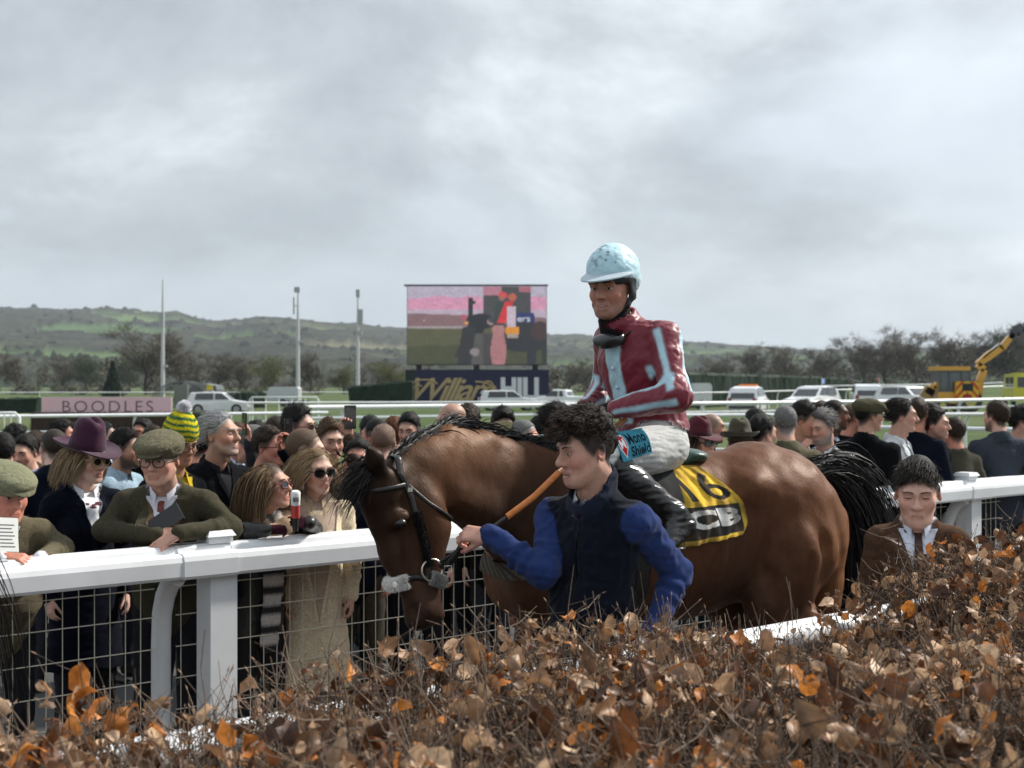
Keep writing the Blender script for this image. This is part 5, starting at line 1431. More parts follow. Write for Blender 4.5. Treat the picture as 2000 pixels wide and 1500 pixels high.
def groom():
    def vest(B, c):
        s = c['s']; U = c['U']
        B.cone(U((0,-0.01,1.46*s)), U((0,0.012,1.555*s)), 0.090*s, 0.082*s, col=NAVY, pid=7, k=0.012)            # stand-up collar
        B.cone(U((0,-0.030,1.50*s)), U((0,-0.012,1.60*s)), 0.066*s, 0.076*s, k=0.006, mode='sub')
        B.fn(lambda X,Y,Z: 0.006*np.clip(1-np.abs(X)/0.006, 0, 1)*(Y < -0.03), mode='relief')                    # zip line
        def open_(X,Y,Z): return np.maximum(np.abs(X)-(Z-1.395*s)*0.42, np.maximum(Y+0.03, Z-1.60*s))
        B.fn(lambda X,Y,Z: np.maximum(np.abs(X)-(Z-1.44*s)*0.55, np.maximum(Y+0.03, Z-1.60*s)), col=(0.72,0.74,0.78), pid=2, k=0.004)
        B.fn(lambda X,Y,Z: np.maximum(np.abs(X)-0.017, np.maximum(Y+0.03, np.maximum(1.41*s-Z, Z-1.50*s))), col=(0.02,0.02,0.04), pid=3, k=0.004)
    R = dict(px=1146, top=797, Y=5.06, phi=36, hphi=66, pitch=8, seed=21, lod=0, hv=0.0036, bv=0.0062, crown=0.036, hscale=1.10,
             label='young handler in navy gilet and royal blue fleece leading the bay horse', group='people in the walkway',
             skin=(0.50,0.285,0.215), mouth=0.006, eyes=0.0042, nose=1.2, blush=0.5, young=True, brow=(0.02,0.014,0.01),
             hair=dict(style='curly', top=0.044, side=0.001, back=0.006, caphl=0.026, n=5000, len=0.036, curl=0.36, comb=(0.05,-0.62,-0.10), rough=0.010, w=0.0010, lift=0.24, zmin=0.03,
                       lumps=[((0,-0.050,0.098),(0.074,0.062,0.042)),((0,0.03,0.096),(0.070,0.070,0.036)),((0.02,-0.080,0.085),(0.056,0.034,0.030))], fringe=[((0.01,-0.100,0.070),(0.062,0.026,0.024))], c0=(0.014,0.010,0.008), c1=(0.085,0.062,0.046), scalp=(0.03,0.022,0.018)),
             jacket=tuple(NAVY), sleeve=tuple(ROYAL), trousers=(0.02,0.022,0.03), shirt=(0.70,0.72,0.76), collar=0, top_kind='gilet', wide=1.04, wr=0.0080, wrs=0.085,
             mats={1:M_FLEECE, 11:M_FLEECE, 7:M_FLEECE, 12:M_FLEECE}, part_names={1:'gilet', 7:'gilet_collar', 12:'inner_collar', 11:'sleeves'}, extra_sdf=[vest])
    # right hand forward to the lead strap, left arm hanging with a bent elbow (picture right)
    ph = math.radians(36)
    base = wp(1146, 797, 5.06)
    def toL(px, py, Y):                                               # picture point at depth Y in the handler's own frame
        w = wp(px, py, Y); d = np.array((w[0]-base[0], w[1]-5.06, w[2])); q = rotz(ph)@d; return q+np.array((0,-0.042,0))
    R['arms'] = {'R': (toL(1062,1120,5.02), toL(958,1047,5.12)), 'L': (toL(1322,1118,5.12), toL(1275,1235,4.98))}
    hd = toL(885,1040,5.16)-toL(958,1047,5.12)
    R['hands'] = {'R': dict(dir=hd, back=toL(930,980,5.0)-toL(930,1040,5.14), curl=(1.25,1.3,1.35,1.4), thumb=(0.25,0.75), vox=0.0036, scale=1.0), 'L': dict(curl=(1.0,1.0,1.0,1.0))}
    def zipper(root, toW, c):
        m = MB(); P = np.array([(0,-0.40,z) for z in np.linspace(1.02, 1.43, 30)*c['s']]); Q = drape(c['B'], P, (0,1,0), 0.5, 0.003, 120)
        m.tube(Q, 0.0028, 5, (0.02,0.02,0.022)); q = Q[-5]; m.box(q-(0.004,0.006,0.035), q+(0.004,0.0,0.0), (0.05,0.05,0.055)); m.build('zip', M_METAL, root)
    R['extras'] = [zipper]
    return person(R)

def boy():
    sp = dict(px=1792, top=893, Y=5.75, phi=12, hphi=18, pitch=12, seed=22, lod=0, hv=0.0038, bv=0.0075, crown=0.024, hscale=1.14, label='boy in brown overcoat with dark fringe standing behind the leafy hedge', group='people in the walkway',
              skin=(0.66,0.40,0.31), eyes=0.0013, jaw=0.78, nose=0.85, blush=0.7, young=True, mouthw=0.0155, brow=(0.03,0.02,0.015),
              hair=dict(style='short', top=0.026, side=0.001, back=0.003, caphl=0.004, n=5200, zmin=0.045, len=0.040, curl=0.10, comb=(-0.14,-0.62,-0.36), rough=0.003, w=0.0013, lift=0.10,
                        c0=(0.010,0.008,0.007), c1=(0.10,0.085,0.072), scalp=(0.10,0.07,0.055)),
              jacket=(0.080,0.044,0.027), shirt=(0.66,0.70,0.80), tie=(0.045,0.014,0.012), trousers=(0.03,0.03,0.035), vee=1.24, veew=0.085, lapel=0.055, collar=0.042, coat=0.25, wide=0.98, wr=0.004)
    return person(sp)

def rail_people():
    """the front row leaning on the far rail"""
    G = 'racegoers along the far white rail'
    # leaning helper: forearms laid on the rail, in the person's frame
    def fore(zr, reach, x0=0.22, x1=0.05, s=1): return {'L': ((x0,-0.16,zr+0.055),(x1,-reach,zr+0.05)), 'R': ((-x0,-0.16,zr+0.055),(-x1,-reach-0.02,zr+0.06))}
    out = []
    # old man in a green flat cap
    def paper(root, toW, c):
        m = MB(); w = (c['wr'][1]+c['wr'][-1])/2; q = w+np.array((-0.07,-0.10,0.06)); R = rotx(-0.35)@rotz(0.3)
        for k in range(3): m.box((-0.045,-0.002+k*0.003,-0.02),(0.045,-0.001+k*0.003,0.13), (0.68,0.69,0.64), R=R@roty(0.03*k), o=q)
        for k in range(7): m.box((-0.036,-0.0035,0.0+k*0.016),(0.03-0.006*(k%3),-0.0030,0.004+k*0.016), (0.15,0.15,0.16), R=R, o=q)
        o = m.build('race_card', M_SIGN, None); o.matrix_world = root.matrix_world
        o.location = root.location; o.rotation_euler = root.rotation_euler; tag(o, 'folded printed race card held by the man in the green flat cap', 'race card')
    person(dict(px=8, top=896, Y=6.08, phi=-28, hphi=-52, pitch=10, lean=16, seed=31, lod=0, crown=0.030, hscale=1.10, skin='ruddy', fat=0.9, nose=1.2, eyes=0.003, label='older man in sage green flat cap and olive tweed jacket at the rail', group=G,
        hair=dict(style='short', n=500, len=0.015, top=0.004, zmax=0.03, side=0.004, back=0.006, **GREY), jacket=(0.115,0.098,0.062), vest=(0.05,0.055,0.035), shirt=(0.62,0.66,0.74), tie=(0.30,0.22,0.08), cuff=(0.78,0.80,0.86), wide=1.08,
        arms={'L': ((0.27,-0.10,1.19),(0.14,-0.34,1.18)), 'R': ((-0.22,-0.12,1.20),(-0.03,-0.38,1.20))},
        hands={'L': dict(dir=(-0.9,-0.35,-0.1), back=(0.1,-0.3,1), curl=(0.9,1.0,1.0,1.0), thumb=(0.2,0.4)), 'R': dict(dir=(0.8,-0.5,-0.05), back=(0,-0.5,1), curl=(1.0,1.1,1.1,1.1), thumb=(0.2,0.5))},
        extras=[flat_cap((0.185,0.185,0.115), 0.0, 0.005, big=0.022), paper]))
    # woman in the burgundy fedora
    def bow(B, c):
        U, s = c['U'], c['s']; bc = (0.10,0.010,0.018)
        for x in (-1,1):
            B.ell(U((x*0.036,-0.118,1.40*s)), (0.036,0.016,0.026), roty(x*0.5), col=bc, pid=9, k=0.006); B.cone(U((x*0.008,-0.126,1.38*s)), U((x*0.026,-0.134,1.27*s)), 0.010, 0.020, col=bc, pid=9, k=0.012)
        B.ell(U((0,-0.135,1.395*s)), (0.018,0.018,0.018), col=np.array(bc)*0.8, pid=9, k=0.006)
    person(dict(px=171, top=815, Y=6.95, phi=-35, hphi=-62, pitch=8, seed=32, sex='f', lod=0, crown=0.092, hscale=1.05, skin='pale', eyes=0.003, label='blonde woman in burgundy fedora and navy coat with red neck bow', group=G,
        hair=dict(style='long', n=2400, length=0.17, zmax=0.045, top=0.004, side=0.010, back=0.022, fall=(0,0.25,-1), **BLO), jacket=(0.008,0.010,0.022), shirt=(0.70,0.71,0.74), vest=(0.010,0.012,0.024), vest_top=1.30, collar=0.035, vee=1.16, veew=0.055, lapel=0.05, coat=0.35, wide=1.1,
        part_names={9:'neck_bow'}, mats={9:M_SILK}, extra_sdf=[bow], extras=[fedora((0.045,0.012,0.030),(0.030,0.008,0.018), brim=0.072, crown_h=0.125, vox=0.005, dip=0.3), glasses((0.55,0.38,0.20),(0.012,0.010,0.010),'round',1.0,True)]))
    # man in tweed newsboy cap and glasses
    def book(root, toW, c):
        m = MB(); q = c['wr'][-1]+np.array((0.035,0.045,0.065)); R = roty(-0.60)@rotx(-0.45); m.box((-0.085,-0.010,-0.045),(0.075,0.010,0.050), (0.010,0.010,0.011), R=R, o=q)
        m.box((-0.083,-0.0125,-0.043),(0.073,-0.0105,-0.037), (0.03,0.03,0.032), R=R, o=q)
        o = m.build('clutch_wallet', M_LEATHER, None); o.location = root.location; o.rotation_euler = root.rotation_euler; tag(o, 'black leather wallet tucked under the arm of the man in newsboy cap', 'wallet')
    person(dict(px=313, top=832, Y=6.56, phi=-2, hphi=8, pitch=6, lean=15, seed=33, lod=0, crown=0.036, hscale=1.06, skin='fair', fat=0.3, eyes=0.0035, brow=(0.10,0.06,0.03), label='man in tweed newsboy cap, round glasses and olive wool coat leaning on the rail', group=G,
        hair=dict(style='short', n=350, len=0.012, top=0.003, zmax=0.02, side=0.003, back=0.004, **LBR), jacket=(0.055,0.050,0.032), vest=(0.11,0.075,0.045), vest_top=1.41, shirt=(0.66,0.66,0.72), tie=(0.16,0.03,0.02), vee=1.16, veew=0.072, lapel=0.05, wide=1.14,
        arms={'L': ((0.330,-0.16,1.25),(0.130,-0.41,1.255)), 'R': ((-0.285,-0.16,1.24),(0.02,-0.36,1.240))},
        hands={'L': dict(dir=(-0.80,-0.42,-0.50), back=(-0.30,-0.75,0.65), curl=(0.30,0.35,0.4,0.45), thumb=(0.35,0.1), spread=0.12), 'R': dict(dir=(0.9,-0.1,0.05), back=(0,-0.8,0.6), curl=(0.9,1,1,1))},
        extras=[flat_cap((0.125,0.112,0.072), -0.06, 0.005, (0.004,0.035,3), big=0.026), glasses((0.02,0.012,0.010), None, 'round', 1.12), book]))
    # bobble hat behind him
    person(dict(px=352, top=786, Y=7.45, phi=-60, hphi=-48, pitch=14, seed=34, lod=1, crown=0.115, skin='tan', label='person in green and yellow striped bobble hat with white pompom', group=G,
        hair=dict(style='short', n=500, len=0.03, zmax=0.03, curl=0.5, **BR), jacket=(0.008,0.010,0.014), shirt=(0.5,0.36,0.03), coat=0.1, extras=[beanie(((0.005,0.10,0.045),(0.62,0.50,0.015)), (0.92,0.92,0.95)), glasses((0.01,0.01,0.01), None, 'square')]))
    # silver haired man
    person(dict(px=432, top=803, Y=7.75, phi=-50, hphi=-68, pitch=-6, seed=35, lod=0, hv=0.005, crown=0.020, hscale=1.06, skin=(0.44,0.25,0.175), eyes=0.002, nose=1.15, beard=((0.4,0.38,0.36),0.35,0.0), label='silver haired man in black waxed jacket looking right with face raised', group=G,
        hair=dict(style='swept', top=0.020, side=0.007, back=0.016, n=3600, len=0.045, comb=(0,0.9,-0.15), curl=0.22, lift=0.3, hl=0.012, scalp=(0.3,0.27,0.24), c0=(0.26,0.26,0.27), c1=(0.70,0.70,0.72)), jacket=(0.012,0.013,0.017), collar_col=(0.010,0.010,0.012), collar=0.05, shirt=(0.02,0.02,0.024), vee=1.30, veew=0.05, lapel=0.03, wide=1.12, mats={1:M_CLOTH}))
    # woman with the microphone
    def mic(root, toW, c):
        w = c['wr'][1]; b = w+np.array((-0.088,-0.030,0.010)); d = nrm((-0.10,-0.20,0.96)); m = MB()
        m.tube([b-d*0.04, b+d*0.04], [0.014,0.017], 12, (0.02,0.02,0.022)); m.tube([b+d*0.03, b+d*0.095], 0.0225, 14, (0.50,0.06,0.05)); m.tube([b+d*0.095, b+d*0.115], 0.0235, 14, (0.72,0.70,0.68))
        m.tube([b+d*0.115, b+d*0.155, b+d*0.165], [0.024,0.025,0.018], 14, (0.74,0.72,0.70))
        for k in range(5): m.box((-0.012+0.006*k,-0.0265,0.118),(-0.009+0.006*k,-0.0225,0.140), (0.05,0.05,0.05), R=look_frame(d)[:, [1,2,0]], o=b)
        o = m.build('microphone', M_PLASTIC, None, True); o.location = root.location; o.rotation_euler = root.rotation_euler; tag(o, 'red and white handheld microphone held by the woman in dark red gloves', 'microphone')
    def shear(B, c):
        U, s = c['U'], c['s']; fl = (0.36,0.25,0.16); chk = (0.30,0.28,0.26)
        B.ring(U((0,-0.01,1.455*s)), c['R3']@rotx(0.45), 0.112, 0.098, 0.034, 0.040, col=fl, pid=8, k=0.012)
        B.ell(U((0.07,-0.105,1.42*s)), (0.055,0.03,0.06), col=fl, pid=8, k=0.02); B.ell(U((-0.08,-0.10,1.43*s)), (0.055,0.03,0.06), col=fl, pid=8, k=0.02)
        for x in (-1,1): B.chain([U((x*0.055,-0.03,1.49*s)), U((x*0.045,-0.125,1.38*s)), U((x*0.030,-0.150,1.20*s)), (x*0.02-0.01,-0.155,0.72*s)], [0.024,0.026,0.028,0.03], col=chk, pid=9, k=0.008, flat=0.45, side=(0,1,0))
        B.fn(lambda X,Y,Z: np.maximum(np.abs((Z/0.115) % 1.0-0.5)-0.22, -0.03-0*X), col=(0.028,0.026,0.026), k=0.08, pid=None) if False else None
    def checks(B, c):
        m = (B.I == 9); z = B.ax[2][None,None,:]+0*B.ax[0][:,None,None]+0*B.ax[1][None,:,None]; q = ((z/0.10) % 1.0) < 0.45
        B.C[m & q] = (0.030,0.028,0.030); B.C[m & ~q] = (0.46,0.42,0.39)
    person(dict(px=528, top=898, Y=6.86, phi=-36, hphi=-72, pitch=-8, lean=10, seed=36, sex='f', lod=0, crown=0.018, skin=(0.46,0.25,0.17), eyes=0.002, mouth=0.003, label='brown haired woman in sunglasses and shearling collar holding a microphone', group=G,
        hair=dict(style='long', n=2400, length=0.29, top=0.016, side=0.012, back=0.016, fall=(0,0.22,-1), c0=(0.050,0.028,0.014), c1=(0.26,0.165,0.09)), jacket=(0.018,0.016,0.014), trousers=(0.02,0.02,0.022), shirt_on=False, collar=0, top_kind='closed', coat=0.12, wide=1.06, part_names={8:'shearling_collar'}, mats={1:M_LEATHER, 8:M_FLEECE},
        arms={'L': ((0.25,-0.12,1.20),(0.13,-0.31,1.255)), 'R': ((-0.24,-0.14,1.22),(-0.10,-0.30,1.235))},
        hands={'L': dict(dir=(-0.9,-0.25,0.12), back=(0.2,-0.9,0.2), curl=(1.3,1.3,1.3,1.3), thumb=(0.3,0.7), glove=(0.030,0.006,0.012)), 'R': dict(dir=(0.9,-0.2,0.0), back=(0,-0.7,0.6), curl=(0.7,0.8,0.8,0.9), glove=(0.030,0.006,0.012))},
        extra_sdf=[shear, checks], extras=[glasses((0.12,0.01,0.02),(0.010,0.009,0.009),'square',0.95,True), mic]))
    # blonde woman in the cream coat
    def pend(root, toW, c):
        m = MB(); s = c['s']; P = np.array([(x, -0.4, z) for x, z in ((-0.05,1.47),(-0.035,1.40),(-0.015,1.33),(0,1.30),(0.015,1.33),(0.035,1.40),(0.05,1.47))])*np.array((1,1,s)); Q = drape(c['B'], P, (0,1,0), 0.6, 0.004, 120); m.tube(Q, 0.0018, 5, (0.7,0.5,0.2)); m.ball(Q[3]+(0,-0.004,-0.012), (0.014,0.004,0.014), 12, (0.7,0.55,0.28)); m.build('necklace', M_METAL, root, True)
        m = MB()
        for x in (-1,1): m.ball(toW(np.array((x*0.080,0.006,-0.045))), (0.006,0.006,0.010), 8, (0.7,0.5,0.2))
        m.build('earring', M_METAL, root, True)
    person(dict(px=618, top=871, Y=7.12, phi=-18, hphi=-36, pitch=4, seed=37, sex='f', lod=0, crown=0.018, skin=(0.52,0.31,0.23), eyes=0.002, label='blonde woman in dark sunglasses, cream coat and beige roll-neck at the rail', group=G,
        hair=dict(style='long', n=2500, length=0.30, top=0.016, side=0.012, back=0.016, fall=(0,0.15,-1), wave=0.8, c0=(0.17,0.10,0.05), c1=(0.58,0.45,0.28)), jacket=(0.66,0.54,0.38), shirt=(0.46,0.35,0.27), trousers=(0.10,0.07,0.05), vee=0.80, veew=0.125, lapel=0.03, coat=0.45, wide=1.08, collar=0.04, top_kind='jacket',
        extras=[glasses((0.01,0.01,0.01),(0.006,0.006,0.006),'square',1.12,True), pend]))
# ---------------------------------------------------------------- ground, hills, trees
RD = np.array((0.763,0.646,0.0)); RN = np.array((-0.646,0.763,0.0))     # along and across the walkway
def tn(t, n, z=0.0): return RD*t+RN*n+np.array((0,0,1.0))*z
def gz(X, Y):
    X = np.asarray(X, float); Y = np.asarray(Y, float)
    a = np.clip((X/np.maximum(Y,1)-0.02)/0.30, 0, 1.3); b = np.clip((Y-60)/80, 0, 2.2)
    return 1.15*a*a*b*(3-2*np.clip(a,0,1))*0.6

def mat_ground():
    m, nt, b = nodes('turf'); N = nt.nodes; L = nt.links
    tc = N.new('ShaderNodeTexCoord')
    def nz(sc, det, stretch=(1,1,1)):
        mp = N.new('ShaderNodeMapping'); mp.inputs['Scale'].default_value = stretch; L.new(tc.outputs['Object'], mp.inputs[0])
        n = N.new('ShaderNodeTexNoise'); n.inputs['Scale'].default_value = sc; n.inputs['Detail'].default_value = det; n.inputs['Roughness'].default_value = 0.6; L.new(mp.outputs[0], n.inputs['Vector']); return n.outputs['Fac']
    r = N.new('ShaderNodeValToRGB'); e = r.color_ramp.elements; e[0].position, e[0].color = 0.3, (0.045,0.072,0.026,1); e[1].position, e[1].color = 0.7, (0.080,0.112,0.040,1)
    L.new(nz(0.35, 8), r.inputs[0])
    w = N.new('ShaderNodeValToRGB'); e = w.color_ramp.elements; e[0].position, e[0].color = 0.46, (0,0,0,1); e[1].position, e[1].color = 0.72, (0.6,0.6,0.6,1)
    L.new(nz(0.08, 6, (1,0.3,1)), w.inputs[0])
    mx = N.new('ShaderNodeMix'); mx.data_type = 'RGBA'; mx.inputs[7].default_value = (0.14,0.15,0.07,1); L.new(w.outputs[0], mx.inputs[0]); L.new(r.outputs[0], mx.inputs[6])
    L.new(mx.outputs[2], b.inputs['Base Color']); b.inputs['Roughness'].default_value = 0.95; b.inputs['Specular IOR Level'].default_value = 0.1
    bp = N.new('ShaderNodeBump'); bp.inputs['Strength'].default_value = 0.6; bp.inputs['Distance'].default_value = 0.03; L.new(nz(40, 4), bp.inputs['Height']); L.new(bp.outputs[0], b.inputs['Normal'])
    return m

def build_ground():
    az = np.radians(np.linspace(-60, 60, 121))[:,None]; d = np.concatenate([[0.0], np.geomspace(0.5, 9000, 120)])[None]
    X = np.tan(az)*d; Y = d-6+0*az; X = X*1.0; V = np.stack([X, Y, gz(X, Y)], -1)
    # behind the camera too
    m = MB(); m.grid(V.transpose(1,0,2)[:, ::1], (0.08,0.12,0.04))
    back = np.array([[[-60,-40,-0.002],[60,-40,-0.002]],[[-60,-5.5,-0.002],[60,-5.5,-0.002]]], float); m.grid(back, (0.08,0.12,0.04))
    o = m.build('ground', mat_ground(), None, True); tag(o, kind='structure')
    # walkway between the rails and the viewing area behind the far rail
    mw, nt, b = nodes('walkway_rubber'); N = nt.nodes; L = nt.links
    tc = N.new('ShaderNodeTexCoord'); n = N.new('ShaderNodeTexNoise'); n.inputs['Scale'].default_value = 60; n.inputs['Detail'].default_value = 6; L.new(tc.outputs['Object'], n.inputs['Vector'])
    r = N.new('ShaderNodeValToRGB'); e = r.color_ramp.elements; e[0].position, e[0].color = 0.3, (0.035,0.028,0.024,1); e[1].position, e[1].color = 0.7, (0.085,0.066,0.055,1)
    L.new(n.outputs['Fac'], r.inputs[0]); L.new(r.outputs[0], b.inputs['Base Color']); b.inputs['Roughness'].default_value = 0.95
    m = MB(); m.grid(np.array([[tn(-9,3.0,0.008), tn(40,3.0,0.008)], [tn(-9,6.05,0.008), tn(40,6.05,0.008)]]), (0.05,0.04,0.035)); o = m.build('walkway', mw, None); tag(o, kind='structure')
    ma, nt, b = nodes('asphalt'); N = nt.nodes; L = nt.links
    tc = N.new('ShaderNodeTexCoord'); n = N.new('ShaderNodeTexNoise'); n.inputs['Scale'].default_value = 120; n.inputs['Detail'].default_value = 5; L.new(tc.outputs['Object'], n.inputs['Vector'])
    r = N.new('ShaderNodeValToRGB'); e = r.color_ramp.elements; e[0].position, e[0].color = 0.3, (0.035,0.035,0.036,1); e[1].position, e[1].color = 0.7, (0.075,0.073,0.07,1)
    L.new(n.outputs['Fac'], r.inputs[0]); L.new(r.outputs[0], b.inputs['Base Color']); b.inputs['Roughness'].default_value = 0.9
    m = MB(); m.grid(np.array([[tn(-14,6.05,0.004), tn(36,6.05,0.004)], [tn(-14,15.5,0.004), tn(36,15.5,0.004)]]), (0.05,0.05,0.05)); o = m.build('pavement', ma, None); tag(o, kind='structure')
    # hedge bed
    m = MB(); m.grid(np.array([[tn(-5,0.9,0.006), tn(14,0.9,0.006)], [tn(-5,3.0,0.006), tn(14,3.0,0.006)]]), (0.03,0.022,0.015)); o = m.build('soil', M_BARK, None); tag(o, kind='structure')

M_HILL = mat_attr('hillside', rough=1.0, spec=0.0, var=0.25, vscale=0.02, detail=8)
def build_hills():
    # ridge heights in metres against the picture column
    px = np.array([-900,-300,0,100,200,265,300,345,385,420,470,500,560,600,625,700,760,830,960,1080,1150,1350,1500,1600,1700,2000,2600])
    hh = np.array([150,160,172,170,168,166,160,164,150,143,147,152,150,143,137,132,124,118,112,106,103,96,92,86,82,84,80])-14
    na, nd = 440, 165
    a = np.linspace(-1300, 3300, na)[:,None]; dd = np.geomspace(520, 5200, nd)[None]
    q = (a-1000)/FPX; X = q*dd; Y = dd+0*q
    P = np.stack([X/1000, Y/1000, np.zeros_like(X)], -1)
    R = np.interp(a, px, hh)+6*snoise(P*np.array((1,0,1)), 0.16, 77, 3)
    u = np.clip((dd-700)/(3000-700), 0, 1); prof = u*u*(3-2*u)*0.55+0.45*u
    roll = snoise(P, 0.55, 71, 3)*14*np.clip(u*4,0,1)*(1-u**4)
    Z = R*prof*(1-np.clip((dd-3000)/2600, 0, 1)*0.35)+roll-25*(1-np.clip(u*14,0,1))
    # patchwork of fields and woods
    r = np.random.default_rng(70); ns = 420
    sx = r.uniform(-2600, 3600, ns); sy = 560+2900*r.uniform(0,1,ns)**1.3; ang = 0.35
    f1 = np.full(X.shape, 1e9); f2 = f1.copy(); idn = np.zeros(X.shape, int)
    for k in range(ns):
        dx = (X-sx[k]); dy = (Y-sy[k])*1.0; d2 = (dx*0.8)**2+(dy*0.75)**2
        c = d2 < f1; f2 = np.where(c, f1, np.minimum(f2, d2)); idn = np.where(c, k, idn); f1 = np.where(c, d2, f1)
    edge = np.sqrt(f2)-np.sqrt(f1)
    woodn = snoise(P, 0.50, 73, 3)+0.30*snoise(P, 0.12, 74, 2)+np.interp(prof, [0,0.10,0.25,0.7,0.90,1.0], [0.30,0.12,0.0,0.0,0.22,0.0])+0.08
    rw = r.uniform(0,1,ns)
    wood = (woodn+0.35*snoise(P, 0.07, 80, 2) > 0.46) | (rw[idn] < 0.30); hedge = (edge < 16) & ~wood
    pal = np.array([(0.075,0.120,0.045),(0.092,0.145,0.055),(0.11,0.125,0.062),(0.065,0.105,0.045),(0.12,0.115,0.068),(0.085,0.128,0.05)])
    C = pal[r.integers(0,6,ns)[idn]]*(1+0.15*snoise(P, 0.05, 75, 2))[...,None]
    top = (prof > 0.86) & ~wood; C[top] = C[top]*0.5+np.array((0.16,0.15,0.09))*0.5
    wc = np.array((0.036,0.038,0.028))*(1+0.55*snoise(P, 0.022, 76, 3))[...,None]+np.array((0.01,0.012,0.004))*snoise(P, 0.2, 79, 2)[...,None]
    C = np.where(wood[...,None], wc, np.where(hedge[...,None], wc*0.85, C))
    lump = (0.5+0.5*snoise(P*np.array((1,0.6,1)), 0.010, 78, 2)+0.6*r.uniform(0,1,X.shape))
    Z = Z+np.where(wood, 6+3.5*lump, np.where(hedge, 3+2.5*lump, 0))
    m = MB(); m.grid(np.stack([X,Y,Z], -1).transpose(1,0,2), np.clip(C, 0.004, 1).transpose(1,0,2)); o = m.build('hills', M_HILL, None, False); tag(o, kind='structure')
    # hedgerow trees and wood edges standing on the slopes
    ii, jj = np.nonzero((wood | hedge) & (dd > 760)); w = np.abs(np.gradient(Y, axis=1))[ii,jj]*dd[0,jj]*np.where(hedge[ii,jj], 5.0, 1.0); k = r.choice(len(ii), 7000, p=w/w.sum()); ii, jj = ii[k], jj[k]
    c = np.stack([X[ii,jj]+r.normal(size=7000)*6, Y[ii,jj]+r.normal(size=7000)*8, Z[ii,jj]-2], 1); sz = r.uniform(2.6,5.2,(7000,1,1)); th = np.arange(6)*math.pi/3
    dome = np.array([(math.cos(a), math.sin(a), 0.0) for a in th]+[(0.85*math.cos(a+0.4), 0.85*math.sin(a+0.4), 0.75) for a in th]+[(0,0,1.25)])
    V = c[:,None]+dome[None]*sz*(1+0.25*r.normal(size=(7000,13,1))); f3 = [[q, (q+1) % 6, 6+q] for q in range(6)]+[[(q+1) % 6, 6+(q+1) % 6, 6+q] for q in range(6)]+[[6+q, 6+(q+1) % 6, 12] for q in range(6)]
    pc = np.array([(0.036,0.042,0.026),(0.048,0.048,0.032),(0.042,0.050,0.028),(0.056,0.054,0.037)])[r.integers(0,4,7000)]*r.uniform(0.7,1.2,(7000,1))
    m = MB(); m.add(V.reshape(-1,3), (np.array(f3)[None]+(np.arange(7000)*13)[:,None,None]).reshape(-1,3), np.repeat(pc, 13, 0)); o = m.build('hillside_trees', M_HILL, None, False); tag(o, 'distant woods and hedgerow trees on the hills', 'woodland', kind='stuff')

# ---- trees
def bare_tree(seed, H=13.0, spread=0.42, twig=(0.075,0.06,0.045), twig2=(0.17,0.135,0.10), n_tw=3200, leaf=None):
    r = np.random.default_rng(seed); m = MB(); bark = (0.06,0.05,0.04); tips = []
    def grow(p, d, L, rad, lev):
        n = 5; P = [p]; q = p.copy(); dd = d.copy()
        for i in range(n):
            dd = nrm(dd+r.normal(size=3)*0.12+np.array((0,0,0.05))); q = q+dd*L/n; P.append(q)
        P = np.array(P); m.tube(P, np.linspace(rad, rad*0.45, n+1), 5 if lev < 2 else 3, bark, caps=False)
        if lev >= 3: tips.extend([(P[k], dd) for k in (2,3,4,5)]); return
        for k in range((7,5,4)[lev]):
            t = r.uniform(0.16 if lev == 0 else 0.12, 1.0); i = int(t*n*0.999); b = P[i]+(P[i+1]-P[i])*(t*n-i)
            a = r.uniform(0, 6.28); e = np.array((math.cos(a), math.sin(a), 0)); nd = nrm(dd*(0.55 if lev else 0.75)+e*r.uniform(0.5,1.0)*(spread*2.0)+np.array((0,0,0.25)))
            grow(b, nd, L*r.uniform(0.45,0.68), rad*0.5*(1-t*0.4), lev+1)
        tips.append((P[-1], dd))
    grow(np.zeros(3), np.array((0,0,1.0)), H*0.55, H*0.022, 0)
    tr = m.mesh('trunk', True, M_BARK)
    T = np.array([t[0] for t in tips]); Dn = np.array([t[1] for t in tips]); k = r.integers(0, len(T), n_tw)
    d0 = nrm(Dn[k]*0.6+r.normal(size=(n_tw,3))*0.55+np.array((0,0,0.25)))
    V, F, C = strands(T[k]+r.normal(size=(n_tw,3))*0.25, d0, r.uniform(0.5,1.6,n_tw)*H/13, lambda P,D,i: D+r.normal(size=D.shape)*0.25+np.array((0,0,0.06)), 3, (0.030 if n_tw > 700 else 0.32)*H/13, twig, twig2, seed=seed)
    c = MB(); c.add(V, F, C)
    if leaf is not None:
        nl = leaf[1]; k = r.integers(0, len(T), nl); c0 = T[k]+r.normal(size=(nl,3))*0.55+np.array((0,0,-0.5))*r.uniform(0,1,(nl,1))*leaf[2]
        leaf_cards(c, c0, 0.14*H/13, leaf[0], r)
    return tr, c.mesh('crown', False, M_FOLIAGE if leaf is not None else M_TWIG)

def leaf_cards(m, P, size, cols, r):
    n = len(P); a = nrm(r.normal(size=(n,3))); b = nrm(np.cross(a, r.normal(size=(n,3)))); s = size*r.uniform(0.5,1.3,(n,1))
    V = np.stack([P-a*s, P-b*s*0.6, P+a*s, P+b*s*0.6], 1).reshape(-1,3)
    cols = np.asarray(cols); c = np.repeat(cols[r.integers(0,len(cols),n)]*r.uniform(0.7,1.25,(n,1)), 4, 0)
    m.add(V, np.arange(4*n).reshape(-1,4), c)

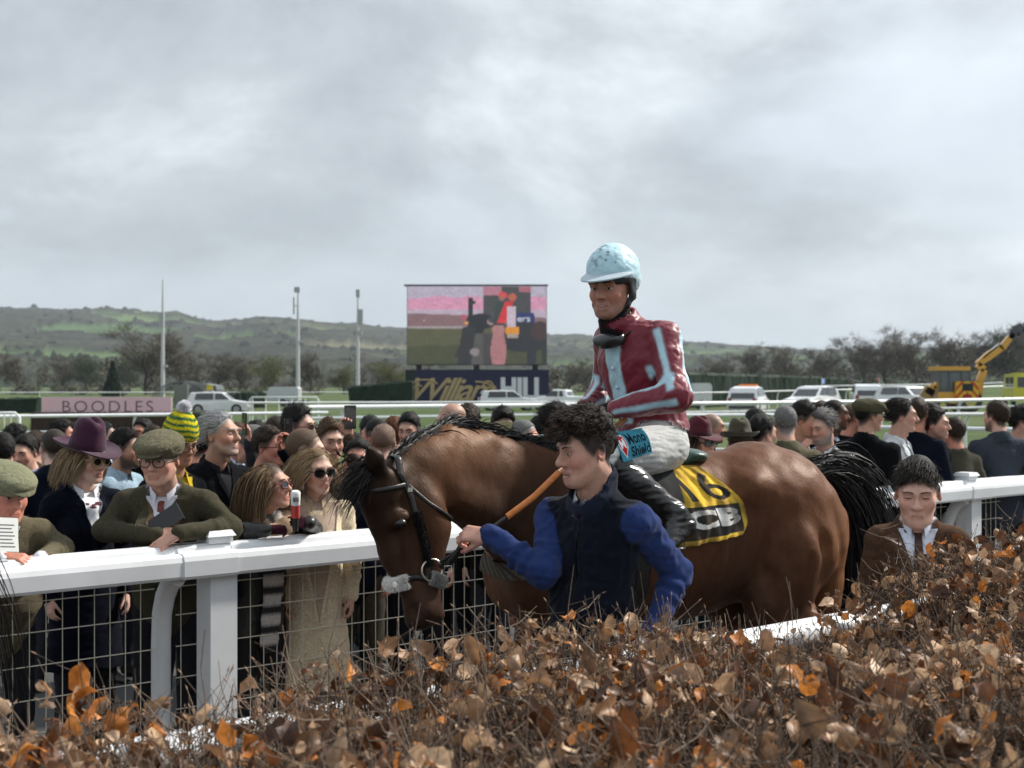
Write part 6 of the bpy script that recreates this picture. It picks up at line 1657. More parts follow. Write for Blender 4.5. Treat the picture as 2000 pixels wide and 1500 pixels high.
def conifer(seed, H=9.0):
    r = np.random.default_rng(seed); m = MB(); m.tube([(0,0,0),(0,0,H*0.9)], [0.14,0.02], 6, (0.05,0.04,0.03)); tr = m.mesh('trunk', True, M_BARK)
    c = MB(); n = 5200; z = H*(0.06+0.94*r.uniform(0,1,n)**1.25); a = r.uniform(0,6.28,n); R = (H-z)*0.21*np.sqrt(r.uniform(0.15,1,n))+0.05
    leaf_cards(c, np.stack([R*np.cos(a), R*np.sin(a), z], 1), 0.20, [(0.012,0.028,0.014),(0.02,0.045,0.02),(0.008,0.02,0.012)], r); return tr, c.mesh('crown', False, M_FOLIAGE)

TREES = {}
def plant(kind, px, Y, height, label, group, name='bare_tree', rz=None, yb=None, wide=1.0):
    tr, cr, H0 = TREES[kind]; X = (px-1000)/FPX*Y
    z = float(gz(X, Y)) if yb is None else CAM_Z-(yb-750)/FPX*Y
    e = empty(name, (X, Y, z-0.05), rz if rz is not None else random.uniform(0, 6.28)); s = height/H0; e.scale = (s*wide, s*wide, s)
    tag(e, label, 'tree', group)
    obj('trunk', tr, None, e); obj('crown', cr, None, e); return e

def mass(name, mesh_pairs, places, label, cat):
    """many far trees that read as one belt, joined"""
    r = np.random.default_rng(5); out = MB()
    data = []
    for tr, cr in mesh_pairs:
        n = len(cr.vertices); V = np.empty(n*3, f32); cr.vertices.foreach_get('co', V); C = np.empty(n*4, f32); cr.color_attributes['Col'].data.foreach_get('color', C)
        F = np.empty(len(cr.loops), np.int32); cr.loops.foreach_get('vertex_index', F); data.append((V.reshape(-1,3), F.reshape(-1,4), C.reshape(-1,4)[:,:3]))
    for (x, y, z, s) in places:
        V, F, C = data[r.integers(0, len(data))]; a = r.uniform(0, 6.28); out.add((V@rotz(a).T)*s*np.array((1.15,1.15,1 if s > 0.48 else 0.75))+np.array((x,y,z)), F, np.clip(C*r.uniform(0.75,1.2),0,1))
    o = out.build(name, M_TWIG, None); tag(o, label, cat, kind='stuff')

def build_trees():
    for k in range(3):
        t = bare_tree(100+k, 13.0, 0.42+0.05*k, (0.060,0.050,0.038), (0.145,0.118,0.085)); TREES['bare%d' % k] = (*t, 13.0)
    for k in range(2):
        t = bare_tree(130+k, 11.0, 0.55, (0.055,0.055,0.032), (0.13,0.125,0.06), 1800, ([(0.14,0.155,0.045),(0.19,0.19,0.06),(0.10,0.12,0.04)], 5200, 2.0)); TREES['willow%d' % k] = (*t, 11.0)
    t = bare_tree(140, 10.0, 0.5, (0.04,0.05,0.03), (0.07,0.08,0.045), 900, ([(0.03,0.05,0.02),(0.045,0.065,0.03)], 7000, 1.2)); TREES['ever'] = (*t, 10.0)
    TREES['conifer'] = (*conifer(150), 9.0)
    rows = [  # kind, px, Y, height, label
        ('bare0', 35, 300, 9.5, 'bare brown tree above the dark hedge at the left edge'), ('bare1', 118, 310, 10, 'bare tree between the left edge and the small conifer'),
        ('ever', 165, 290, 9, 'dark evergreen tree behind the pink banner'), ('conifer', 220, 190, 5.2, 'narrow dark conifer standing behind the pink banner'),
        ('bare2', 285, 250, 13, 'large olive-brown bare tree just left of the tall mast'), ('bare0', 352, 260, 12.5, 'large olive-brown bare tree just right of the tall mast'),
        ('bare1', 425, 280, 9.5, 'low bare brown tree behind the white pickup'), ('bare2', 470, 300, 9, 'low bare brown tree left of the pale green willow'),
        ('willow0', 530, 250, 8.4, 'pale yellow-green willow left of the middle mast'), ('bare0', 606, 280, 9.0, 'bare tree right of the middle mast'),
        ('willow1', 672, 255, 6.8, 'small yellow-green willow beside the right mast'), ('bare1', 735, 300, 8.4, 'bare tree between the right mast and the screen'),
        ('willow0', 768, 215, 6.2, 'yellow-green bush against the left side of the big screen'), ('bare2', 1110, 290, 7.6, 'bare tree just right of the big screen'),
        ('ever', 255, 330, 9.6, 'dark evergreen behind the large bare trees'), ('bare2', 395, 330, 10.5, 'bare tree behind the white pickup roof'),
        ('bare1', 1150, 300, 7.6, 'bare tree behind the jockey sleeve'), ('bare2', 1400, 300, 8.5, 'bare tree at the left end of the long dark hedge'),
        ('bare0', 1465, 320, 11.0, 'rounded bare tree above the long dark hedge, left of two'), ('bare1', 1535, 330, 11.6, 'rounded bare tree above the long dark hedge, right of two'),
        ('bare2', 1612, 300, 10.5, 'bare tree above the right end of the long dark hedge'), ('bare0', 1690, 300, 12.0, 'pale fan-shaped bare tree, left of the pair'), ('bare1', 1732, 300, 12.2, 'pale fan-shaped bare tree, right of the pair'),
        ('bare2', 1795, 280, 12.5, 'bare tree left of the yellow digger cab'), ('bare0', 1860, 290, 12.5, 'bare tree rising over the yellow digger cab'),
        ('bare1', 1915, 280, 13.0, 'bare tree behind the raised digger arm'), ('ever', 1972, 280, 13.5, 'dark tree behind the digger bucket'), ('bare2', 2010, 260, 12.5, 'bare tree at the right edge behind the digger bucket')]
    for kd, px, Y, h, lb in rows:
        plant(kd, px, Y, h, lb, 'trees beyond the racecourse', 'willow_tree' if 'willow' in kd else 'conifer_tree' if kd == 'conifer' else 'evergreen_tree' if kd == 'ever' else 'bare_tree', wide=1.45)
    r = np.random.default_rng(9); pl = []
    for k in range(100):
        px = r.uniform(1330, 2120); Y = r.uniform(330, 420); X = (px-1000)/FPX*Y; pl.append((X, Y, float(gz(X, Y))-1, r.uniform(0.62,0.98)*np.interp(px, [1330,1650,1750,2100], [0.62,0.75,1.0,1.15])))
    for k in range(110):
        px = r.uniform(-120, 1330); Y = r.uniform(300, 430); X = (px-1000)/FPX*Y; pl.append((X, Y, -1, r.uniform(0.5,0.92)*np.interp(px, [0,300,420,700,1300], [0.85,1.0,0.8,0.75,0.72])))
    for k in range(190):
        px = r.uniform(-120, 2120); Y = r.uniform(235, 340); X = (px-1000)/FPX*Y; pl.append((X, Y, float(gz(X, Y))-1.6, r.uniform(0.30,0.47)))
    thin = []
    for k in range(3):
        tr, cr = bare_tree(160+k, 13.0, 0.5, (0.050,0.044,0.030), (0.13,0.112,0.070), 150); thin.append((tr, cr))
    mass('woodland', thin, pl, 'belt of bare winter woodland behind the course', 'woodland')

# ---- clipped hedges out on the course
def far_hedge(pxa, Ya, pxb, Yb, h0, h1, thick, label, seed):
    a = np.array(((pxa-1000)/FPX*Ya, Ya)); b = np.array(((pxb-1000)/FPX*Yb, Yb)); r = np.random.default_rng(seed)
    L = np.linalg.norm(b-a); d = (b-a)/L; n = np.array((-d[1], d[0])); m = MB(); ns = max(8, int(L/0.35))
    prof = [(-0.5,0),(-0.52,0.5),(-0.48,0.93),(-0.3,1.0),(0.3,1.0),(0.48,0.93),(0.52,0.5),(0.5,0)]
    G = np.zeros((ns, len(prof), 3)); t = np.linspace(0,1,ns)
    for j, (w, z) in enumerate(prof):
        xy = a+np.outer(t*L, d)+n*thick*w; hh = h0+(h1-h0)*t
        G[:,j,:2] = xy; G[:,j,2] = gz(xy[:,0], xy[:,1])+hh*z
    G += r.normal(size=G.shape)*0.05*np.array((1,1,0.6)); m.grid(G, (0.010,0.028,0.014)); m.add(G[0], [[0,1,2],[0,2,5],[2,3,4],[2,4,5],[0,5,6],[0,6,7]], (0.010,0.028,0.014)); m.add(G[-1], [[2,1,0],[5,2,0],[4,3,2],[5,4,2],[6,5,0],[7,6,0]], (0.010,0.028,0.014))
    k = int(L*90); i = r.integers(0, ns-1, k); j = r.integers(0, len(prof)-1, k); u, v = r.uniform(0,1,(2,k,1))
    P = (G[i,j]*(1-u)+G[i+1,j]*u)*(1-v)+(G[i,j+1]*(1-u)+G[i+1,j+1]*u)*v; leaf_cards(m, P, 0.08, [(0.010,0.030,0.014),(0.016,0.042,0.018),(0.022,0.05,0.02)], r)
    o = m.build('clipped_hedge', M_FOLIAGE, None); tag(o, label, 'hedge', 'dark clipped hedges on the course'); return o

def build_far_hedges():
    far_hedge(-160, 92, 78, 92, 1.0, 1.0, 1.2, 'dark clipped hedge running up to the pink banner', 1)
    far_hedge(392, 108, 512, 112, 1.2, 1.35, 1.2, 'dark clipped hedge behind the white pickup', 2)
    far_hedge(684, 112, 806, 112, 1.75, 2.25, 1.4, 'dark clipped hedge running up to the big screen banner', 3)
    far_hedge(1330, 104, 1642, 128, 2.75, 2.05, 1.6, 'long tall dark hedge behind the parked cars', 4)
# ---------------------------------------------------------------- white rails
WHT = np.array((0.74,0.75,0.76)); WIRE = np.array((0.62,0.58,0.48))
def section(t0, t1, prof, n=2, jit=0.0):
    """profile [(n, z)] swept along the walkway from t0 to t1"""
    ts = np.linspace(t0, t1, n); return np.array([[tn(t, p[0], p[1]) for p in prof+[prof[0]]] for t in ts])

def build_near_far_rail():
    root = empty('parade_rail', tn(4,5.9)); tag(root, 'chunky white plastic rail with wire mesh panels between the crowd and the walkway', 'rail')
    off = np.array(root.location)
    prof = [(5.800,1.046),(5.792,1.060),(5.790,1.125),(5.798,1.148),(5.815,1.158),(5.860,1.160),(5.866,1.180),(5.880,1.192),(5.960,1.192),(5.975,1.180),(5.980,1.070),(5.960,1.046)]
    t = -2.2; k = 0
    ts = []
    joints = [-3.93, -1.60, 0.63, 2.86, 5.09, 7.32, 9.55, 11.78, 14.01, 16.24]
    for i in range(len(joints)-1):
        a, b = joints[i]+0.30, joints[i+1]+0.08
        m = MB(); G = section(a, b, prof, 6)-off; m.grid(G[::-1], WHT)
        for e, rev in ((0,False),(-1,True)):
            c = G[e,:-1]; q = [[0, j, j+1] for j in range(1, len(c)-1)]
            m.add(c, [x if rev else x[::-1] for x in q], WHT)
        m.build('rail_section', M_WHITE, root, False)
        # sleeve over the joint
        m = MB(); p2 = [(n+(0.004 if n > 5.88 else -0.004), z+(0.003 if z > 1.1 else -0.003)) for n, z in prof]; s = joints[i+1]; G = section(s+0.06, s+0.34, p2, 2)-off; m.grid(G[::-1], WHT*0.99)
        for e, rev in ((0,False),(-1,True)):
            c = G[e,:-1]; m.add(c, [x if rev else x[::-1] for x in [[0, j, j+1] for j in range(1, len(c)-1)]], WHT*0.97)
        m.build('joint_sleeve', M_WHITE, root, False)
    for s in joints:
        # goose-neck post curving forward under the rail
        m = MB(); P = [tn(s+0.06,6.03,0.0), tn(s+0.06,6.03,0.72), tn(s+0.06,6.02,0.86), tn(s+0.06,5.985,0.95), tn(s+0.06,5.93,1.02), tn(s+0.06,5.86,1.055)]
        m.tube(np.array(P)-off, [0.055,0.055,0.055,0.055,0.053,0.05], 12, WHT*0.98, flat=0.8, up=tuple(RD)); m.build('curved_post', M_WHITE, root, True)
    for s in (3.145, 9.72):
        m = MB(); R = np.stack([RD, RN, (0,0,1)], 1)
        m.box((-0.070,-0.070,0),(0.070,0.070,1.0455), WHT, R=R, o=tn(s,5.90)-off); m.box((-0.063,-0.063,1.1923),(0.063,0.063,1.225), WHT, R=R, o=tn(s,5.92)-off); m.box((-0.075,-0.075,1.2252),(0.075,0.075,1.252), WHT, R=R, o=tn(s,5.92)-off, taper=0.8); m.build('gate_post', M_WHITE, root, False)
    # mesh panels
    for i in range(len(joints)-1):
        a, b = joints[i]+0.12, joints[i+1]+0.01; m = MB()
        for t in np.arange(a+0.03, b, 0.075):
            if any(abs(t-g) < 0.072 for g in (3.145,9.72)): continue
            m.tube(np.array([tn(t,6.005,0.08), tn(t,6.005,1.03)])-off, 0.0024, 5, WIRE, caps=False)
        for z in (0.10,0.25,0.40,0.55,0.70,0.85,0.985): m.tube(np.array([tn(a,5.998,z), tn((a+b)/2,5.998,z-0.004), tn(b,5.998,z)])-off, 0.0028, 5, WIRE, caps=False)
        m.build('mesh_panel', M_PLASTIC, root)

def build_inner_rail():
    root = empty('inner_rail', tn(3,3.14)); off = np.array(root.location); tag(root, 'white plastic rail half hidden behind the brown leafy hedge', 'rail')
    js = np.arange(-4.4, 16, 2.4)
    for i in range(len(js)-1):
        th = np.linspace(0, 2*math.pi, 13)[:-1]; pr = [(3.14+0.075*math.cos(a)*(1 if abs(math.cos(a)) < 0.9 else 1), 1.03+0.055*math.sin(a)) for a in th]
        m = MB(); G = section(js[i], js[i+1]-0.006, pr, 4)-off; m.grid(G, WHT); m.build('rail_section', M_WHITE, root, True)
        m = MB(); m.tube(np.array([tn(js[i]+0.4,3.16,0), tn(js[i]+0.4,3.16,1.02)])-off, 0.05, 10, WHT); m.build('post', M_WHITE, root, True)

def course_rail(pa, pb, zs, r, step, label, curved=True, nseg=None, flat=0.75):
    """running rail out on the course: pa, pb = (px, Y)"""
    A = np.array(((pa[0]-1000)/FPX*pa[1], pa[1])); B = np.array(((pb[0]-1000)/FPX*pb[1], pb[1])); L = np.linalg.norm(B-A); d = (B-A)/L; nn = np.array((-d[1], d[0]))
    root = empty('running_rail', (*A, 0)); tag(root, label, 'rail', 'white running rails on the course')
    n = max(2, int(L/4)+1); t = np.linspace(0, L, n); xy = A+np.outer(t, d); g = gz(xy[:,0], xy[:,1])
    for q, z in enumerate(zs):
        m = MB(); m.tube(np.column_stack([xy-A, g+z]), r if q == 0 else r*0.75, 8, WHT, flat=flat); m.build('rail', M_WHITE, root, True)
    for s in np.arange(step*0.4, L, step):
        p = d*s; gg = float(gz(*(A+p))); m = MB()
        if curved: P = [(*(p+nn*0.30),gg), (*(p+nn*0.30),gg+zs[0]*0.62), (*(p+nn*0.22),gg+zs[0]*0.88), (*p,gg+zs[0])]
        else: P = [(*p,gg), (*p,gg+zs[0])]
        m.tube(P, r*0.62, 6, WHT*0.97); m.build('post', M_WHITE, root, True)
    return root

def build_course_rails():
    course_rail((560,43), (2080,66), (1.2,0.86), 0.105, 5.2, 'thick white double running rail just beyond the crowd')
    course_rail((1290,30), (2120,25.5), (1.08,0.55), 0.05, 3.2, 'thin white two-bar rail on the grass behind the suited men', False)
    course_rail((1300,36), (2120,38), (1.12,), 0.07, 3.6, 'white single-bar rail between the crowd and the thick double rail', True)
    course_rail((-120,33), (640,38), (1.15,0.75), 0.06, 3.4, 'white running rail behind the left part of the crowd')
    course_rail((480,58), (1330,62), (1.15,), 0.06, 6.0, 'white running rail in front of the big screen banner')
    course_rail((1320,92), (2100,112), (1.25,), 0.07, 6.5, 'white running rail in front of the parked cars')
    course_rail((1345,118), (2120,128), (1.35,), 0.08, 8.0, 'white running rail passing behind the digger')
    course_rail((-150,120), (800,126), (1.2,), 0.06, 7.0, 'far white running rail below the bare trees')
    # low brown brush fence below the banner
    e = empty('brush_fence', ((60-1000)/FPX*48,48,0)); tag(e, 'low dark brown brush fence below the pink banner', 'fence'); m = MB(); w = 300/FPX*48; m.box((0,0,0.15),(w,0.5,0.95), (0.045,0.026,0.018)); r = np.random.default_rng(2); k = 2600; P0 = np.stack([r.uniform(0,w,k), r.uniform(-0.05,0.5,k), r.uniform(0.1,0.75,k)], 1); V, F, C = strands(P0, np.array((0,0,1))+r.normal(size=(k,3))*0.15, np.full(k,0.3), lambda P,D,i: D, 2, 0.012, (0.035,0.02,0.014), (0.10,0.06,0.04), seed=3); m.add(V, F, C); m.build('brush', M_TWIG, e)
    # crowd-control barrier at the left edge and panel fence in the middle distance
    for nm, px0, px1, Y, z0, z1, lb in (('crowd_barrier', -40, 38, 33, 0.15, 1.25, 'white crowd barrier with upright bars at the left edge'), ('panel_fence', 488, 622, 62, 0.25, 1.35, 'white open panel fence behind the man in glasses')):
        x0, x1 = (px0-1000)/FPX*Y, (px1-1000)/FPX*Y; e = empty(nm, (x0, Y, 0)); tag(e, lb, 'barrier'); w = x1-x0; m = MB()
        m.tube([(0,0,0),(0,0,z1-0.1),(0.1,0,z1),(w-0.1,0,z1),(w,0,z1-0.1),(w,0,0)], 0.035, 8, WHT); m.tube([(0,0,z0),(w,0,z0)], 0.03, 6, WHT); m.build('frame', M_WHITE, e, True)
        for x in np.arange(0.12, w, 0.16 if nm == 'crowd_barrier' else 0.6):
            b = MB(); b.tube([(x,0,z0),(x,0,z1-0.03)], 0.014 if nm == 'crowd_barrier' else 0.03, 6, WHT); b.build('bar', M_WHITE, e, True)
# ---------------------------------------------------------------- far objects
def frame_at(px, Y, yaw=0.0): X = (px-1000)/FPX*Y; return (X, Y, float(gz(X, Y))), yaw
def Zof(py, Y): return CAM_Z-(py-750)/FPX*Y

def build_signs():
    # pink banner
    Y = 85; x0, x1 = (81-1000)/FPX*Y, (335-1000)/FPX*Y; e = empty('pink_banner', (x0, Y, 0)); tag(e, 'long pale pink advertising banner lettered BOODLES', 'banner')
    w = x1-x0; zt, zb = Zof(775.5, Y), 0.05; m = MB(); m.box((0,0,zb),(w,0.12,zt), (0.72,0.47,0.53)); m.build('board', M_SIGN, e)
    tx0, tx1 = (122-81)/FPX*Y, (299-81)/FPX*Y; h = (805-781)/FPX*Y*0.92; zb2 = Zof(805, Y)
    text_mesh('lettering', 'BOODLES', M_SIGN, e, (0.10,0.07,0.085), (tx0,0,zb2), (1,0,0), (0,0,1), tx1-tx0, h, bold=-0.006, thick=0.006, space=1.25)
    for x in np.linspace(0.3, w-0.3, 5):
        m = MB(); m.box((x-0.04,0.1205,0),(x+0.04,0.20,zt), (0.3,0.3,0.3)); m.build('stay', M_METAL, e)
    # big screen
    Y = 118; S = Y/FPX; x0, x1 = (796-1000)*S, (1067-1000)*S; e = empty('big_screen', ((x0+x1)/2, Y, 0)); tag(e, 'large outdoor video screen showing a horse and people', 'screen')
    w = x1-x0; zt, zb = Zof(559, Y), Zof(712, Y); dk = (0.02,0.02,0.022)
    m = MB(); m.box((-w/2-0.05,0.02,zb-0.05),(w/2+0.05,1.2,zt+0.05), dk); m.build('housing', M_PLASTIC, e)
    m = MB(); m.box((-w/2-0.30,-0.1,zt+0.052),(w/2+0.15,1.3,zt+0.15), (0.10,0.10,0.11)); m.build('top_cap', M_METAL, e)
    for x in (-w*0.42, -0.05, w*0.42):
        m = MB(); m.box((x-0.25,0.3,0),(x+0.25,0.9,zb-0.052), (0.03,0.03,0.035)); m.build('support', M_METAL, e)
    # the picture on it, drawn as coloured shapes on the display
    nu, nv = 176, 100; U = np.linspace(0,1,nu)[:,None]+np.zeros((1,nv)); W = np.linspace(0,1,nv)[None]+np.zeros((nu,1)); C = np.zeros((nu,nv,3))
    P = np.stack([U*9,W*5,0*U], -1); nz = snoise(P, 0.7, 41, 3); nz2 = snoise(P, 0.15, 42, 2)
    def put(mask, col, var=0.12): C[mask] = (np.array(col)*(1+var*nz2[...,None]))[mask]
    put(W > 0, (0.055,0.060,0.030)); put((W < 0.47) & (W > 0.24+0.03*nz), (0.085,0.085,0.045)); put(W > 0.47, (0.20,0.12,0.13)); put(W > 0.655-0.06*U, (0.42,0.34,0.42)); put(W > 0.70, (0.56,0.26,0.38)); put(W > 0.86+0.03*nz, (0.40,0.36,0.45))
    put((W > 0.455) & (W < 0.49) & (U < 0.42), (0.30,0.26,0.27))
    R_ = lambda u0,u1,w0,w1: (U > u0) & (U < u1) & (W > w0) & (W < w1); El = lambda u,w,a,b: ((U-u)/a)**2+((W-w)/b)**2 < 1
    put(R_(0.545,0.89,0.62,1.0), (0.055,0.055,0.06)); put(R_(0.545,0.68,0.88,1.0), (0.38,0.17,0.22)); put(R_(0.80,0.89,0.92,1), (0.34,0.12,0.15)); put(R_(0.435,0.47,0.52,0.85), (0.02,0.024,0.026)); put(R_(0.47,0.49,0.77,0.81), (0.02,0.024,0.026))
    put(R_(0.78,0.90,0.50,0.66) | El(0.90,0.58,0.02,0.08), (0.02,0.03,0.12)); put(El(0.84,0.35,0.22,0.19), (0.022,0.024,0.030)); put(R_(0.86,0.93,0.0,0.3) | R_(0.97,1.0,0.02,0.4) , (0.022,0.024,0.030)); put(El(0.955,0.43,0.07,0.12), (0.05,0.03,0.032))
    put(El(0.53,0.55,0.11,0.10), (0.015,0.017,0.022)); put(El(0.49,0.46,0.06,0.12), (0.015,0.017,0.022))
    put((np.abs(U-0.50-0.03*np.sin(W*6)) < 0.085) & (W < 0.40), (0.075,0.07,0.068)); put((np.abs(U-0.43+(0.28-W)*0.08) < 0.05) & (W < 0.48), (0.025,0.026,0.03)); put((np.abs(U-0.36-(W-0.12)*0.28) < 0.018) & (W > 0.10) & (W < 0.34), (0.025,0.022,0.025)); put(El(0.485,0.16,0.035,0.05), (0.22,0.19,0.19)); put((np.abs(U-0.58) < 0.035) & (W < 0.40), (0.05,0.045,0.05))
    put((np.abs(U-0.655) < 0.045+0.012*np.sin(W*9)) & (W < 0.47), (0.34,0.15,0.16)); put(El(0.655,0.44,0.045,0.08), (0.36,0.17,0.17)); put(El(0.61,0.55,0.035,0.05), (0.40,0.24,0.26)); put(El(0.605,0.57,0.025,0.04), (0.05,0.05,0.06))
    put((np.abs(U-0.66-(W-0.55)*0.10) < 0.045) & (W > 0.50) & (W < 0.80), (0.03,0.045,0.045)); put((np.abs(U-0.70-(W-0.65)*0.22) < 0.030) & (W > 0.53) & (W < 0.80), (0.55,0.03,0.04)); put((np.abs(U-0.75) < 0.032) & (W > 0.48) & (W < 0.74), (0.48,0.40,0.46)); put(El(0.685,0.885,0.032,0.045), (0.55,0.06,0.07)); put(El(0.678,0.845,0.018,0.03), (0.28,0.13,0.10)); put(El(0.755,0.86,0.03,0.05), (0.40,0.10,0.06))
    put(R_(0.705,0.805,0.385,0.475) , (0.60,0.24,0.03)); put(R_(0.715,0.80,0.335,0.385), (0.30,0.26,0.22)); put(El(0.405,0.60,0.02,0.04), (0.40,0.08,0.12)); put(El(0.425,0.53,0.014,0.025), (0.55,0.24,0.08)); put(El(0.12,0.56,0.006,0.01), (0.6,0.55,0.55), 0)
    C *= (1+0.10*np.random.default_rng(4).normal(size=(nu,nv,1)))
    C = np.clip(C, 0.003, 1)
    txt = text_mask(U, W, text_tris('ers', 0.02), 0.79, 0.885, 0.545, 0.605); C[txt] = (0.5,0.5,0.56)
    ms, nt, b = nodes('led_display'); at = nt.nodes.new('ShaderNodeAttribute'); at.attribute_name = 'Col'; nt.links.new(at.outputs['Color'], b.inputs['Emission Color']); b.inputs['Emission Strength'].default_value = 0.85; b.inputs['Base Color'].default_value = (0.03,0.03,0.03,1); b.inputs['Roughness'].default_value = 0.7
    m = MB(); m.grid(np.stack([(U-0.5)*w, 0*U, zb+W*(zt-zb)], -1).transpose(1,0,2), C.transpose(1,0,2)); m.build('display', ms, e)
    # banner below it
    Y = 115; S = Y/FPX; e = empty('screen_banner', ((792-1000)*S, Y, 0)); tag(e, 'navy banner lettered William HILL below the big screen', 'banner')
    w = (1072-792)*S; zt, zb = Zof(722, Y), 0.02; m = MB(); m.box((0,0,zb),(w,0.4,zt), (0.010,0.013,0.050)); m.box((0.001,-0.004,zb+0.001),(0.8,0.0,zt-0.001), (0.008,0.018,0.020)); m.build('board', M_SIGN, e)
    gold = (0.40,0.30,0.15); zc = Zof(783, Y); H1 = (783-737)*S
    text_mesh('script_lettering', 'William', M_SIGN, e, gold, (0.75,0,zc), (1,0,0), (0,0,1), (968-808)*S, H1*0.98, bold=0.012, shear=0.45, thick=0.008, space=0.85)
    m = MB(); z0 = zc
    for c, a0, a1, ra, rb in (((1.6,z0+H1*0.62),20,175,1.15,0.55), ((1.1,z0+H1*0.35),60,200,0.55,0.6), ((6.95,z0+H1*0.62),-60,200,0.42,0.42), ((6.0,z0+H1*0.50),20,95,1.35,0.62)):
        th = np.radians(np.linspace(a0,a1,16)); m.tube(np.stack([c[0]+ra*np.cos(th), 0*th-0.014, c[1]+rb*np.sin(th)], 1), 0.075, 6, gold, flat=1.0)
    m.build('flourish', M_SIGN, e)
    text_mesh('block_lettering', 'HILL', M_SIGN, e, (0.62,0.63,0.66), ((978-792)*S,0,Zof(783,Y)), (1,0,0), (0,0,1), (1066-978)*S, (783-737)*S, bold=0.05, thick=0.008)

def build_masts():
    def mast(px, top, base, Y, r, label, fit):
        X = (px-1000)/FPX*Y; e = empty('light_mast', (X, Y, 0)); tag(e, label, 'mast', 'tall masts on the course'); H = Zof(top, Y); c = (0.48,0.49,0.50)
        m = MB(); m.tube([(0,0,0),(0,0,H*0.62),(0,0,H)], [r,r*0.75,r*0.28], 10, c); m.build('pole', M_METAL if False else M_PLASTIC, e, True)
        for nm, z, sx, sz, dx in fit:
            m = MB(); zz = Zof(z, Y); m.box((dx-sx,-0.18,zz-sz),(dx+sx,0.18,zz+sz), (0.36,0.37,0.38)); m.box((min(0,dx),-0.03,zz-0.05),(max(0,dx),0.03,zz+0.05), (0.4,0.4,0.41)); m.build(nm, M_PLASTIC, e)
    mast(318, 546, 780, 150, 0.24, 'tall pale mast left of the pompom hat', [('equipment_box',625,0.26,0.85,-0.12),('lamp',715,0.12,0.12,0.35)])
    mast(582, 560, 780, 150, 0.24, 'pale mast with small camera head in the middle', [('camera_head',566,0.30,0.30,-0.10),('aerial',597,0.07,0.95,-0.45),('bracket',668,0.2,0.08,0.3)])
    mast(699, 565, 780, 145, 0.22, 'pale mast with white boxes just left of the big screen', [('aerial_panel',573,0.20,0.40,0.0),('equipment_box',618,0.24,0.75,0.30),('equipment_box',650,0.36,0.22,0.10)])

